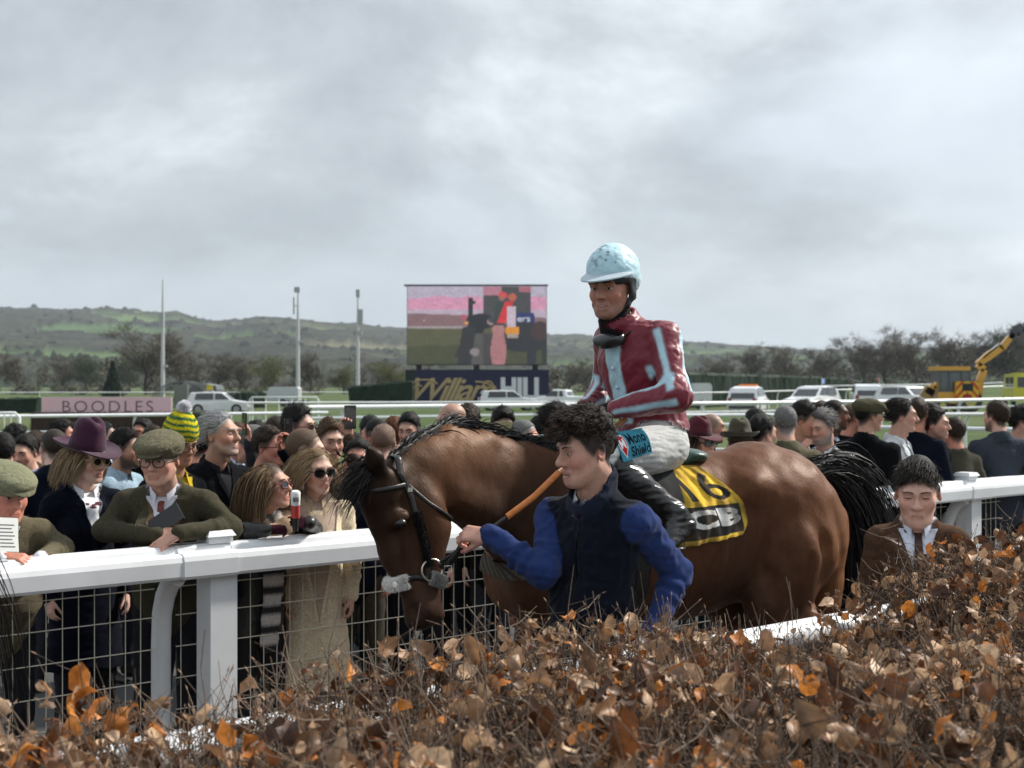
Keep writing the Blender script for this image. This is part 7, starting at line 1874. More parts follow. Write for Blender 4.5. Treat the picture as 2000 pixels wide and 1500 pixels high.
def car(px, Y, yaw, label, length=4.6, width=1.85, height=1.65, col=(0.70,0.71,0.72), style='suv', extra=None, name='parked_car', dz=0.0):
    """side profile lofted across, x forward"""
    loc, _ = frame_at(px, Y); e = empty(name, (loc[0],loc[1],loc[2]+dz), yaw); tag(e, label, 'car', 'vehicles parked out on the course'); L, Hh, Wd = length/2, height, width/2
    if style == 'pickup': top = [(-L,0.62),(-L,1.02),(-L*0.42,1.05),(-L*0.36,Hh*0.98),(L*0.12,Hh),(L*0.36,Hh*0.66),(L*0.92,Hh*0.58),(L,Hh*0.48),(L,0.42)]
    elif style == 'estate': top = [(-L,0.55),(-L*0.99,0.95),(-L*0.86,Hh*0.97),(-L*0.2,Hh),(L*0.16,Hh*0.97),(L*0.46,Hh*0.64),(L*0.92,Hh*0.55),(L,Hh*0.42),(L,0.36)]
    else: top = [(-L,0.50),(-L*0.98,0.90),(-L*0.80,Hh*0.92),(-L*0.25,Hh),(L*0.14,Hh*0.95),(L*0.48,Hh*0.60),(L*0.94,Hh*0.50),(L,Hh*0.38),(L,0.34)]
    bot = [(L*0.98,0.26),(-L*0.98,0.26)]; P = np.array(top+bot)
    m = MB(); ws = []
    for y, inset in ((-Wd,0.0),(-Wd*0.98,0.02),(Wd*0.98,0.02),(Wd,0.0)): pass
    def ring(f):                                                       # tumblehome: narrower above the waist
        out = []
        for x, z in P: k = np.clip((z-0.62*Hh)/(0.38*Hh), 0, 1); out.append((x, f*Wd*(1-0.16*k), z))
        return np.array(out)
    cols = [ring(f) for f in (-1,-0.9,0,0.9,1)]; cols[0][:,2] = np.where(cols[0][:,2] > 0.3, cols[0][:,2]-0.03, cols[0][:,2]); cols[-1][:,2] = np.where(cols[-1][:,2] > 0.3, cols[-1][:,2]-0.03, cols[-1][:,2])
    m.grid(np.array(cols).transpose(0,1,2), col, wrap=True)
    tri = _earclip(P); m.add(cols[0], [t for t in tri], col); m.add(cols[-1], [t[::-1] for t in tri], col); m.build('body', M_PAINT, e, False)
    g = (0.012,0.014,0.016)
    def quad(nm, pts): q = MB(); q.add(np.array(pts), [[0,1,2,3]], g); q.build(nm, M_GLASS, e)
    zw = Hh*0.66; zr = Hh*0.93; xb, xm, xf = -L*0.74, -L*0.10, L*0.14
    if style == 'pickup': xb = -L*0.30
    for s in (-1,1):
        yw, yr = s*(Wd*0.985+0.006), s*(Wd*0.875+0.006)
        for a, b, c, d in ((xb,xm-0.05,xm-0.05,xb+0.12),(xm+0.05,xf+L*0.26,xf,xm+0.05)): quad('window', [(a,yw,zw),(b,yw,zw),(c,yr,zr),(d,yr,zr)][::(1 if s < 0 else -1)])
    fx = top[5] if style != 'pickup' else top[5]; rx = top[4]; wy = Wd*0.80
    quad('windscreen', [(fx[0]+0.005,wy,fx[1]+0.03),(rx[0]+0.03,wy*0.92,rx[1]-0.03),(rx[0]+0.03,-wy*0.92,rx[1]-0.03),(fx[0]+0.005,-wy,fx[1]+0.03)])
    bx, cx = (top[1], top[2]) if style != 'pickup' else (top[2], top[3]); quad('rear_window', [(bx[0]-0.008,-wy,bx[1]+0.04),(cx[0]-0.008,-wy*0.9,cx[1]-0.05),(cx[0]-0.008,wy*0.9,cx[1]-0.05),(bx[0]-0.008,wy,bx[1]+0.04)])
    for x in (-L*0.62, L*0.62):
        for s in (-1,1):
            q = MB(); q.tube([(x,s*(Wd-0.20),0.34),(x,s*(Wd+0.01),0.34)], 0.34, 16, (0.012,0.012,0.012)); w = q.build('wheel', M_PLASTIC, e); q = MB(); q.tube([(x,s*(Wd-0.05),0.34),(x,s*(Wd+0.022),0.34)], 0.20, 12, (0.35,0.35,0.36)); q.build('rim', M_METAL, w)
    for s in (-1,1):
        q = MB(); q.box((L-0.02,s*Wd*0.72-0.16,Hh*0.40),(L+0.015,s*Wd*0.72+0.16,Hh*0.47), (0.6,0.6,0.58)); q.build('headlight', M_GLASS, e); q = MB(); q.box((-L-0.015,s*Wd*0.80-0.10,0.72),(-L+0.02,s*Wd*0.80+0.10,0.98), (0.30,0.015,0.012)); q.build('tail_light', M_GLASS, e)
    q = MB(); q.box((L-0.01,-Wd*0.85,0.32),(L+0.05,Wd*0.85,0.46), (0.03,0.03,0.03)); q.build('bumper', M_PLASTIC, e); q = MB(); q.box((-L-0.05,-Wd*0.85,0.34),(-L+0.01,Wd*0.85,0.50), (0.03,0.03,0.03)); q.build('bumper', M_PLASTIC, e)
    if extra: extra(e, L, Wd, Hh)
    return e

def flag(c, s=1, x=-0.5):
    def f(e, L, W, H):
        m = MB(); m.tube([(x,s*W*0.8,H*0.9),(x,s*W*0.8,H+0.45)], 0.015, 5, (0.7,0.7,0.7)); m.box((x-0.38,s*W*0.8-0.01,H+0.12),(x,s*W*0.8+0.01,H+0.44), c); m.build('flag', M_CLOTH, e)
    return f
def beacon(c):
    def f(e, L, W, H):
        m = MB(); m.box((-0.2,-W*0.6,H-0.01),(0.05,W*0.6,H+0.12), c); m.build('light_bar', M_PLASTIC, e)
        m = MB(); m.box((-L-0.02,-W*0.95,0.55),(-L+0.01,W*0.95,0.75), (0.6,0.12,0.02)); m.build('warning_stripe', M_PLASTIC, e)
    return f

def build_vehicles():
    car(428, 88, math.radians(4), 'white pickup-backed four-wheel drive beside the pink banner', 3.9, 1.8, 1.45, style='estate', extra=flag((0.65,0.5,0.05), -1, -0.3))
    car(392, 118, math.radians(170), 'dark green utility vehicle behind the white four-wheel drive', 4.2, 1.9, 2.0, (0.05,0.065,0.05), 'suv')
    car(992, 100, math.radians(8), 'white hatchback parked in front of the HILL lettering', 4.3, 1.8, 1.50, style='estate')
    car(1092, 102, math.radians(160), 'white pickup parked right of the HILL lettering', 4.2, 1.8, 1.55, style='pickup')
    car(1462, 86, math.radians(70), 'white car with orange warning flags, leftmost of the four behind the rail', 4.5, 1.9, 1.70, extra=beacon((0.75,0.20,0.03)))
    car(1586, 86, math.radians(-128), 'white car with blue flag, second of the four behind the rail', 4.6, 1.9, 1.68, extra=flag((0.30,0.42,0.75), 1, 0.2))
    car(1692, 92, math.radians(80), 'white car with pink-red flag, third of the four behind the rail', 4.4, 1.9, 1.70, extra=flag((0.65,0.16,0.18), -1, -0.6))
    car(1778, 88, math.radians(-60), 'white estate car next to the digger, fourth of the four', 4.6, 1.9, 1.60, style='estate')
    # small grey trailer and white container unit
    for nm, px, Y, w, h, c, lb, cat in (('horse_trailer', 1367, 100, 1.5, 1.9, (0.55,0.57,0.57), 'grey box trailer parked at the left of the white cars', 'trailer'), ('water_bowser', 556, 120, 2.7, 1.7, (0.50,0.52,0.53), 'pale grey towable bowser near the middle mast', 'bowser')):
        loc, _ = frame_at(px, Y); e = empty(nm, loc); tag(e, lb, cat); m = MB(); m.prism([(-w/2,0.5),(w/2,0.5),(w/2,h*0.9),(w/2-0.15,h),(-w/2+0.25,h),(-w/2,h*0.8)], -1.0, 1.0, c); m.build('box_body', M_PAINT, e)
        for s in (-1,1):
            m = MB(); m.tube([(0,s*0.8,0.33),(0,s*1.02,0.33)], 0.33, 14, (0.015,0.015,0.015)); m.build('wheel', M_PLASTIC, e)
        m = MB(); m.tube([(w/2,0,0.5),(w/2+0.9,0,0.45)], 0.05, 6, (0.1,0.1,0.1)); m.build('drawbar', M_METAL, e)
    # hooped frame of bare bows behind the pink banner
    loc, _ = frame_at(352, 112); e = empty('hooped_frame', loc); tag(e, 'grey arched metal hoops standing behind the pink banner', 'frame')
    for k in range(5):
        th = np.linspace(0, math.pi, 15); m = MB(); m.tube(np.stack([2.6*np.cos(th), np.full(15, k*0.8), 2.15*np.sin(th)], 1), 0.04, 6, (0.16,0.17,0.16)); m.build('hoop', M_METAL, e, True)
    m = MB(); m.box((-0.5,-0.1,0),(0.6,0.5,1.9), (0.14,0.15,0.13)); m.build('generator_box', M_PAINT, e)

def build_digger():
    Y = 84; loc, _ = frame_at(1850, Y); e = empty('backhoe_digger', loc); tag(e, 'yellow backhoe digger with its arm raised to the right', 'digger')
    S = Y/FPX; yl = (0.62,0.30,0.015); bk = (0.015,0.015,0.016); g0 = loc[2]
    zz = lambda py: Zof(py, Y)-g0; xx = lambda px: (px-1850)*S
    m = MB(); m.box((xx(1822),-1.0,0.55),(xx(1892),1.6,1.25), yl); m.build('chassis', M_PAINT, e)
    m = MB(); m.box((xx(1826),-0.9,1.252),(xx(1886),0.9,zz(724)), (0.05,0.055,0.055)); m.build('cab', M_PAINT, e)
    for a, b in ((1829,1842),(1846,1866),(1870,1883)):
        q = MB(); q.box((xx(a),-0.915,1.5),(xx(b),-0.9,zz(728)), (0.05,0.07,0.075)); q.build('cab_window', M_GLASS, e)
    for a in (1826,1843.5,1867.5,1885):
        q = MB(); q.box((xx(a)-0.025,-0.94,1.252),(xx(a)+0.025,-0.916,zz(724)), (0.06,0.05,0.03)); q.build('cab_pillar', M_PAINT, e)
    m = MB(); m.box((xx(1822),-1.0,zz(724)+0.003),(xx(1885),1.0,zz(716)), yl); m.build('cab_roof', M_PAINT, e)
    # striped rear panel
    m = MB(); x0, x1, z0, z1 = xx(1854), xx(1898), zz(781), zz(745); nst = 12; U = np.linspace(0,1,49)[:,None]+np.zeros((1,33)); W = np.linspace(0,1,33)[None]+np.zeros((49,1)); C = np.where((((np.abs(U-0.5)*3+W*2.2) % 1) < 0.5)[...,None], (0.62,0.42,0.02), (0.50,0.06,0.02))
    C[(np.abs(U-0.52) < 0.24) & (np.abs(W-0.68) < 0.2)] = (0.015,0.015,0.017); C[(np.abs(U-0.5) < 0.2) & (W < 0.3)] = (0.35,0.02,0.02)
    m.grid(np.stack([x0+U*(x1-x0), 0*U-1.25, z0+W*(z1-z0)], -1).transpose(1,0,2), C.transpose(1,0,2)); m.box((x0,-1.245,z0),(x1,-1.0005,z1), yl); m.build('warning_panel', M_SIGN, e)
    def arm(nm, pts, wd, col=yl):
        m = MB(); P = np.array([(xx(a),-0.6,zz(b)) for a, b in pts]); n = len(P)
        for i in range(n-1):
            d = nrm(P[i+1]-P[i]); u = np.array((-d[2],0,d[0])); w0, w1 = wd[i]/2, wd[i+1]/2
            V = [P[i]+u*w0,P[i]-u*w0,P[i+1]-u*w1,P[i+1]+u*w1]; V = np.array([v+(0,-0.16,0) for v in V]+[v+(0,0.16,0) for v in V]); m.add(V, [[0,1,2,3],[7,6,5,4],[1,0,4,5],[2,1,5,6],[3,2,6,7],[0,3,7,4]], col)
        m.build(nm, M_PAINT, e)
    arm('boom', [(1903,775),(1906,745),(1915,722),(1902,712),(1925,695),(1950,678)], [0.5,0.45,0.4,0.35,0.5,0.4]); arm('dipper', [(1948,682),(1962,664),(1972,652)], [0.42,0.36,0.3])
    arm('hydraulic_ram', [(1912,700),(1945,672)], [0.10,0.10], (0.35,0.35,0.36)); arm('bucket', [(1966,662),(1975,648),(1990,640),(2004,643)], [0.35,0.7,0.62,0.2], (0.04,0.04,0.045))
    arm('loader_arm', [(1838,760),(1818,752),(1806,770)], [0.35,0.4,0.6]); arm('loader_bucket', [(1812,758),(1802,778)], [0.7,0.9], (0.30,0.16,0.02))
    for px, r in ((1830,0.42),(1884,0.72)):
        for y in (-0.95,1.25):
            q = MB(); q.tube([(xx(px),y-0.2,r),(xx(px),y+0.2,r)], r, 18, bk); w = q.build('wheel', M_PLASTIC, e); q = MB(); q.tube([(xx(px),y-0.23,r),(xx(px),y+0.23,r)], r*0.5, 12, (0.5,0.42,0.1)); q.build('rim', M_PAINT, w)
    q = MB(); q.tube([(xx(1826),-0.8,zz(724)),(xx(1826),-0.8,zz(718))], 0.06, 8, (0.7,0.3,0.03)); q.build('beacon', M_PLASTIC, e)
    # ambulance-yellow van at the right edge
    loc, _ = frame_at(1998, 95); e = empty('parked_van', loc, math.radians(80)); tag(e, 'bright yellow van with dark windows at the right edge', 'van'); m = MB()
    m.prism([(-2.4,0.35),(2.5,0.35),(2.5,1.0),(1.9,1.25),(1.3,2.2),(-2.4,2.3)], -1.0, 1.0, (0.55,0.52,0.02)); m.build('body', M_PAINT, e)
    for s in (-1,1):
        for a, b in ((-2.1,-0.7),(-0.5,0.9)):
            q = MB(); q.box((a,s*1.004-0.003,1.3),(b,s*1.004+0.003,2.0), (0.015,0.018,0.02)); q.build('window', M_GLASS, e)
        for x in (-1.5,1.6):
            q = MB(); q.tube([(x,s*0.8,0.35),(x,s*1.03,0.35)], 0.35, 14, bk); q.build('wheel', M_PLASTIC, e)
    q = MB(); q.box((-2.41,-0.8,1.3),(-2.404,0.8,2.0), (0.015,0.018,0.02)); q.build('rear_window', M_GLASS, e)
# ---------------------------------------------------------------- the crowd behind the rail
def hr(kind, base, **k):
    d = dict(short=dict(style='short', top=0.020, side=0.006, back=0.010, n=1300, len=0.020, curl=0.2, comb=(0,-0.35,-0.12), lift=0.2), quiff=dict(style='short', top=0.034, side=0.004, back=0.008, n=1500, len=0.024, curl=0.25, comb=(0.1,-0.35,0.12), lift=0.35),
             curly=dict(style='curly', top=0.036, side=0.013, back=0.020, n=1700, len=0.022, curl=0.75, comb=(0,0,0.0), rough=0.012, lift=0.5), swept=dict(style='swept', top=0.022, side=0.010, back=0.022, n=1400, len=0.045, curl=0.12, comb=(0,0.8,-0.25), lift=0.35, hl=0.006),
             crop=dict(style='cropped', top=0.005, side=0.003, back=0.004, n=900, len=0.008, curl=0.1, comb=(0,0,0)), shaved=dict(style='shaved'), long=dict(style='long', top=0.014, side=0.012, back=0.016, n=1600, length=0.27))[kind].copy()
    d.update(base); d.update(k); return d
SHAVE = dict(c0=(0.20,0.13,0.095)); GRYB = dict(c0=(0.11,0.10,0.095), c1=(0.34,0.32,0.30))
BLKJ, NAVJ, GRYJ, OLV, BRNJ, CHAR = (0.012,0.012,0.014), (0.010,0.014,0.030), (0.09,0.095,0.105), (0.070,0.066,0.040), (0.07,0.045,0.028), (0.028,0.030,0.034)

def phone_arm(px, py, Y, side, sp):
    """raise one hand to a picture point; returns arms/hands entries in the person's frame"""
    ph = math.radians(sp['phi']); b = wp(sp['px'], sp['top'], sp['Y']); w = wp(px, py, Y); q = rotz(ph)@np.array((w[0]-b[0], w[1]-sp['Y'], 0))+np.array((0,-0.042,w[2]))
    x = 1 if side == 'L' else -1; z_el = min(q[2]-0.10, 1.28)
    el = np.array((x*0.24, q[1]*0.45-0.02, z_el)); d = np.array((0,0,1.0))*0.8+nrm(q-el)*0.5
    sp.setdefault('arms', {})[side] = (el, q-np.array((0,0,0.06)))
    sp.setdefault('hands', {})[side] = dict(dir=tuple(d), back=(x*0.2,0.9,0.1), curl=(0.75,0.8,0.85,0.9), thumb=(0.5,0.6), vox=0.005)
    def ph_obj(root, toW, c):
        m = MB(); o_ = q+np.array((0,-0.035,0.055)); R = rotz(-ph*0.0); m.box((-0.036,-0.005,-0.06),(0.036,0.005,0.085), (0.012,0.012,0.014), R=R, o=o_); m.box((-0.032,0.0052,-0.055),(0.032,0.0058,0.080), (0.05,0.06,0.07), R=R, o=o_); m.box((-0.028,-0.0075,0.05),(-0.004,-0.0052,0.078), (0.03,0.03,0.034), R=R, o=o_)
        o = m.build('mobile_phone', M_GLASS, None); o.location = root.location; o.rotation_euler = root.rotation_euler; tag(o, sp['phone_label'], 'phone', 'phones held up in the crowd')
    sp.setdefault('extras', []).append(ph_obj); return sp

def build_crowd():
    D = lambda **k: k
    L = [
     # --- left, behind the front row
     D(px=4, top=842, Y=9.2, phi=150, hair=hr('short',DK), jacket=BRNJ, label='dark haired man seen from behind at the left edge above the sage cap'),
     D(px=48, top=846, Y=9.6, phi=30, hphi=10, pitch=10, hair=hr('short',DK), jacket=(0.03,0.05,0.11), skin='fair', label='young dark haired man in blue jacket looking down, left of the burgundy fedora'),
     D(px=34, top=826, Y=11.8, phi=-120, hair=hr('curly',DK), jacket=BLKJ, label='dark tousled head above the young man in the blue jacket'),
     D(px=72, top=838, Y=10.8, phi=-160, hair=hr('short',BR), jacket=BRNJ, label='brown haired man from behind between blue jacket and cropped dark head'),
     D(px=104, top=834, Y=8.7, phi=160, hphi=140, hair=hr('crop',dict(c0=(0.045,0.032,0.025),c1=(0.09,0.07,0.055))), jacket=NAVJ, collar=0.05, label='man with cropped dark hair and navy jacket, back turned, beside the fedora'),
     D(px=122, top=816, Y=12.5, phi=-100, hair=hr('curly',DK), jacket=CHAR, label='black curly head just left of the fedora crown'),
     D(px=148, top=822, Y=13.2, phi=60, hair=hr('short',BR), jacket=CHAR, label='brown haired head behind the fedora'),
     D(px=246, top=833, Y=9.0, phi=-70, hphi=-80, hair=hr('quiff',DK), beard=((0.02,0.015,0.012),0.8,0.004), jacket=(0.30,0.40,0.48), top_kind='shirt', shirt=(0.30,0.40,0.48), skin='tan', label='bearded man in pale blue shirt facing right, behind the newsboy cap'),
     D(px=278, top=815, Y=12.0, phi=20, hair=hr('short',DK), jacket=BLKJ, label='dark haired man behind the bearded man in blue shirt'),
     D(px=300, top=828, Y=11.2, phi=-40, hair=hr('short',BR), jacket=BLKJ, label='brown haired man just above the tweed newsboy cap'),
     D(px=206, top=822, Y=12.8, phi=-90, hair=hr('short',DK), jacket=NAVJ, label='dark head just right of the fedora crown'),
     D(px=389, top=826, Y=8.9, phi=170, hair=hr('short',DK), jacket=BLKJ, label='dark haired man from behind between bobble hat and silver haired man'),
     D(px=398, top=798, Y=11.5, phi=-150, hair=hr('crop',DK), jacket=OLV, extras=[flat_cap((0.055,0.060,0.045))], crown=0.03, label='man in dark green cap behind the silver haired man'),
     D(px=466, top=822, Y=10.3, phi=-20, hair=hr('short',LBR), jacket=BLKJ, skin='ruddy', label='ruddy faced man behind the silver haired man\'s nose'),
     D(px=497, top=820, Y=10.8, phi=140, hair=hr('curly',DK), jacket=BLKJ, label='black haired man behind the grey beanie'),
     D(px=490, top=831, Y=9.2, phi=60, hphi=110, hair=hr('crop',GRYB), extras=[], jacket=CHAR, beanie=True, crown=0.022, ph=(488,848,8.9,'L'), phone_label='dark phone held in front of the grey beanie', label='person in plain grey beanie filming behind the silver haired man'),
     D(px=537, top=810, Y=10.6, phi=150, hair=hr('short',BR), jacket=BLKJ, label='brown haired head left of the tall man in glasses'),
     D(px=526, top=828, Y=8.5, phi=-62, hphi=-70, hair=hr('short',BR,top=0.026), jacket=NAVJ, extras=[glasses((0.02,0.01,0.01),None,'square')], ph=(553,862,8.15,'L'), phone_label='black phone held upright by the man in square glasses', label='man in square glasses holding up a black phone'),
     D(px=583, top=787, Y=8.9, phi=-70, hphi=-74, hair=hr('quiff',DK), jacket=CHAR, extras=[glasses((0.06,0.02,0.01),(0.03,0.02,0.015),'square')], hscale=1.08, label='tall man with dark quiff and tinted glasses facing right'),
     D(px=597, top=834, Y=7.7, phi=-110, hphi=-95, pitch=4, lod=0, hair=hr('crop',dict(c0=(0.13,0.085,0.055),c1=(0.24,0.17,0.12)),top=0.008), jacket=(0.045,0.045,0.05), hscale=1.06, label='man with cropped light brown hair, back of head, above the blonde woman'),
     D(px=644, top=815, Y=8.6, phi=-22, hphi=-30, pitch=6, hair=hr('quiff',LBR,n=1700), jacket=BRNJ, skin='fair', ph=(681,836,8.4,'L'), phone_label='phone raised above the horse ear by the wavy haired man', label='man with wavy light brown hair raising a phone beside the horse ear'),
     D(px=693, top=842, Y=10.2, phi=-150, hair=hr('short',DK), jacket=BLKJ, label='dark head behind the raised phone'),
     # --- above the horse's neck
     D(px=722, top=808, Y=10.6, phi=160, hair=hr('short',DK), jacket=BLKJ, label='dark haired man in black behind the horse mane, leftmost of the heads above it'),
     D(px=733, top=815, Y=9.6, phi=150, hphi=120, hair=hr('crop',DK,top=0.008), jacket=OLV, label='man with close dark crop in olive jacket behind the horse mane'),
     D(px=750, top=824, Y=8.9, phi=-170, hair=hr('crop',SHAVE), jacket=BRNJ, label='man with shaved beige-grey head behind the horse mane'),
     D(px=770, top=812, Y=10.8, phi=170, hair=hr('curly',GIN), jacket=BLKJ, label='ginger curly head above the horse mane'),
     D(px=799, top=803, Y=10.4, phi=15, pitch=12, hair=hr('short',DK,top=0.026), jacket=BLKJ, skin='fair', label='black haired man facing forward above the horse mane'),
     D(px=882, top=789, Y=9.3, phi=50, hphi=58, pitch=12, hair=hr('shaved',dict(c0=(0.34,0.20,0.14))), jacket=CHAR, skin=(0.46,0.26,0.19), crown=0.0, hscale=1.05, label='bald man looking down left above the horse crest'),
     D(px=915, top=787, Y=10.0, phi=-170, hair=hr('curly',BR,top=0.03), jacket=BLKJ, label='wavy brown head behind the bald man'),
     D(px=983, top=793, Y=10.3, phi=-15, pitch=10, hair=hr('curly',DK,top=0.04), jacket=BLKJ, skin='tan', label='man with thick black curls above the horse neck'),
     D(px=974, top=820, Y=9.0, phi=60, pitch=10, hair=hr('crop',GRYB), jacket=OLV, extras=[flat_cap((0.075,0.070,0.040))], crown=0.03, label='man in olive flat cap in front of the black curls'),
     D(px=1023, top=817, Y=9.0, phi=-50, hphi=-60, pitch=8, hair=hr('crop',GREY,top=0.008), jacket=CHAR, skin='ruddy', fat=0.5, label='pink faced grey haired man above the horse withers'),
     D(px=1060, top=808, Y=10.6, phi=-120, hair=hr('short',DK), jacket=BLKJ, label='dark head behind the suited man next to the jockey'),
     D(px=1090, top=783, Y=9.4, phi=-80, hphi=-88, hair=hr('swept',DK,hl=0.014), jacket=GRYJ, shirt=(0.6,0.6,0.62), beard=((0.05,0.035,0.03),0.35,0), hscale=1.05, label='dark haired man in grey suit facing right, left of the jockey'),
     # --- right of the jockey
     D(px=1367, top=810, Y=9.1, phi=-28, hphi=-42, sex='f', hair=hr('long',BR,length=0.12,zmax=0.04), jacket=CHAR, skin='tan', crown=0.072, extras=[fedora((0.075,0.012,0.020),(0.03,0.008,0.01),brim=0.055,crown_h=0.10,dip=0.5),glasses((0.01,0.01,0.01),(0.008,0.008,0.008),'square',1.05,True)], label='woman in maroon trilby and sunglasses beside the jockey'),
     D(px=1391, top=808, Y=10.8, phi=-80, hair=hr('shaved',SHAVE), jacket=BLKJ, crown=0.0, skin='tan', label='bald man in black behind the maroon trilby'),
     D(px=1444, top=837, Y=8.3, phi=170, H=1.66, hair=hr('short',BR,zmax=0.03), jacket=OLV, crown=0.072, extras=[fedora((0.060,0.052,0.030),(0.03,0.025,0.015),brim=0.05,crown_h=0.095,dip=0.2)], label='person in olive felt trilby low behind the horse croup'),
     D(px=1473, top=795, Y=11.3, phi=150, hair=hr('short',DK), jacket=BLKJ, label='dark head above the olive trilby'),
     D(px=1489, top=806, Y=8.9, phi=-130, hphi=-115, hair=hr('short',DK,top=0.028), jacket=BRNJ, skin='fair', label='black haired youth with his ear showing beside the tweed jacket'),
     D(px=1533, top=789, Y=8.8, phi=175, lod=1, hair=hr('crop',GREY,top=0.010,n=1300,len=0.012), jacket=(0.130,0.108,0.070), collar=0.055, collar_col=(0.105,0.10,0.062), wide=1.12, hscale=1.05, label='grey haired man in olive tweed jacket with his back turned'),
     D(px=1570, top=781, Y=10.0, phi=-60, hphi=-70, pitch=10, hair=hr('quiff',DK), jacket=BLKJ, skin='tan', label='black curly haired man right of the grey haired tweed back'),
     D(px=1605, top=780, Y=11.6, phi=-150, hair=hr('short',BR), jacket=NAVJ, label='brown head behind the grey bearded man'),
     D(px=1606, top=797, Y=9.0, phi=35, hphi=50, pitch=14, hair=hr('swept',GRYB,n=1600), beard=((0.22,0.20,0.18),0.8,0.006), jacket=(0.030,0.030,0.024), mats={1:M_LEATHER}, skin='fair', hand_face=True, label='grey bearded man in dark waxed jacket with a hand to his face'),
     D(px=1632, top=778, Y=10.7, phi=-70, hair=hr('crop',dict(c0=(0.01,0.008,0.007))), skin='brown', jacket=(0.016,0.020,0.030), collar=0.05, collar_col=(0.45,0.10,0.03), label='dark skinned man in navy coat with orange collar trim'),
     D(px=1666, top=786, Y=11.2, phi=-100, hair=hr('crop',LBR), jacket=BLKJ, skin='ruddy', label='fair cropped head left of the flat cap and black coat'),
     D(px=1697, top=774, Y=9.6, phi=-140, hphi=-105, hair=hr('crop',DK,zmax=0.03), jacket=(0.010,0.011,0.013), collar=0.055, coat=0.2, wide=1.18, crown=0.03, extras=[flat_cap((0.075,0.070,0.042))], skin='tan', hscale=1.04, label='man in green flat cap and black coat turned away, beside the pale suit'),
     D(px=1763, top=776, Y=9.5, phi=-58, hphi=-76, lod=0, hair=hr('swept',dict(c0=(0.012,0.009,0.008),c1=(0.06,0.045,0.035)),n=2200), jacket=(0.56,0.575,0.58), shirt=(0.68,0.70,0.74), tie=(0.06,0.10,0.09), vee=1.20, skin='fair', nose=1.15, hscale=1.06, mats={1:M_CLOTH}, label='man in pale grey suit and green tie with slicked dark hair'),
     D(px=1793, top=774, Y=10.9, phi=-150, hair=hr('short',BR), jacket=NAVJ, label='brown haired man in navy behind the pale grey suit'),
     D(px=1818, top=785, Y=12.0, phi=170, hair=hr('short',DK), jacket=OLV, label='dark head behind the black suited man'),
     D(px=1828, top=794, Y=9.5, phi=-36, hphi=-58, lod=0, hair=hr('swept',DK,n=2000), jacket=(0.010,0.013,0.013), shirt=(0.70,0.71,0.74), tie=(0.010,0.010,0.012), vee=1.14, veew=0.070, skin='fair', beard=((0.05,0.035,0.03),0.3,0), mats={1:M_CLOTH}, label='man in black suit, white shirt and black tie'),
     D(px=1862, top=812, Y=11.2, phi=160, hair=hr('short',BR), jacket=(0.06,0.055,0.04), label='man in olive coat hidden behind the black suit'),
     D(px=1946, top=781, Y=9.2, phi=172, hphi=150, lod=0, hair=hr('short',BR,top=0.022,n=2200), beard=((0.03,0.02,0.015),0.7,0.004), jacket=(0.040,0.048,0.062), collar=0.05, wide=1.2, hscale=1.05, mats={1:M_CLOTH}, label='broad man in slate denim jacket with his back turned, far right'),
     D(px=1996, top=790, Y=8.9, phi=-50, hphi=-70, hair=hr('curly',DK), jacket=(0.05,0.04,0.03), skin='fair', label='dark haired man cut off by the right edge'),
     # --- filling the second row where bodies show through the mesh
     D(px=700, top=905, Y=7.9, phi=0, H=1.62, hair=hr('short',DK), jacket=NAVJ, label='person in navy hidden behind the horse forelock'),
     D(px=820, top=850, Y=8.2, phi=-20, hair=hr('short',DK), jacket=NAVJ, label='person in navy coat standing behind the horse head'),
     D(px=960, top=862, Y=8.4, phi=20, hair=hr('short',BR), jacket=BLKJ, label='person in black standing behind the horse neck'),
    ]
    for i, sp in enumerate(L):
        sp.setdefault('seed', 200+i); sp.setdefault('lod', 2 if sp['Y'] > 10.2 else 1); sp.setdefault('eyes', 0.0032); sp.setdefault('skin', ('fair','pale','ruddy','tan')[i % 3])
        sp.setdefault('shirt', ((0.65,0.66,0.70),(0.45,0.52,0.62),(0.05,0.05,0.06))[i % 3]); sp.setdefault('crown', 0.012+sp['hair'].get('top', 0.0)*0.75)
        sp.setdefault('vee', (1.22,1.34,1.42)[i % 3]); sp.setdefault('jaw', (1.0,0.95,1.04)[i % 3]); sp.setdefault('nose', (1.0,1.12,0.92,1.05)[i % 4]); sp.setdefault('trousers', ((0.015,0.016,0.02),(0.03,0.032,0.04),(0.05,0.045,0.035))[i % 3]); sp.setdefault('hscale', 1.03)
        q_ = (sp['px']-1000)/FPX; t_ = 5.95*(0.646+0.763*q_)/(0.763-0.646*q_); sp['Y'] = max(sp['Y'], 0.763*5.95+0.646*t_+0.32)   # everyone stands behind the rail
        if sp.get('ph'): phone_arm(*sp['ph'], sp)
        if sp.get('beanie'):
            def bn(root, toW, c):
                S = Sdf((-0.12,-0.14,-0.03),(0.12,0.15,0.17), 0.008, (0.13,0.13,0.125)); S.ell((0,0.012,0.055),(0.088,0.108,0.088), col=(0.13,0.13,0.125), k=0.01); S.fn(lambda X,Y,Z: np.interp(Y,[-0.1,0.1],[0.035,-0.02])-Z+0*X, mode='cut'); sdf_part('beanie', S, root, toW, M_WOOL)
            sp['extras'].append(bn)
        if sp.get('hand_face'):
            sp['arms'] = {'R': ((-0.26,-0.14,1.22),(-0.085,-0.235,1.43))}; sp['hands'] = {'R': dict(dir=(0.35,0.15,0.9), back=(-0.4,-0.9,0.1), curl=(0.6,0.7,0.7,0.8), thumb=(0.4,0.3))}
        person(sp)
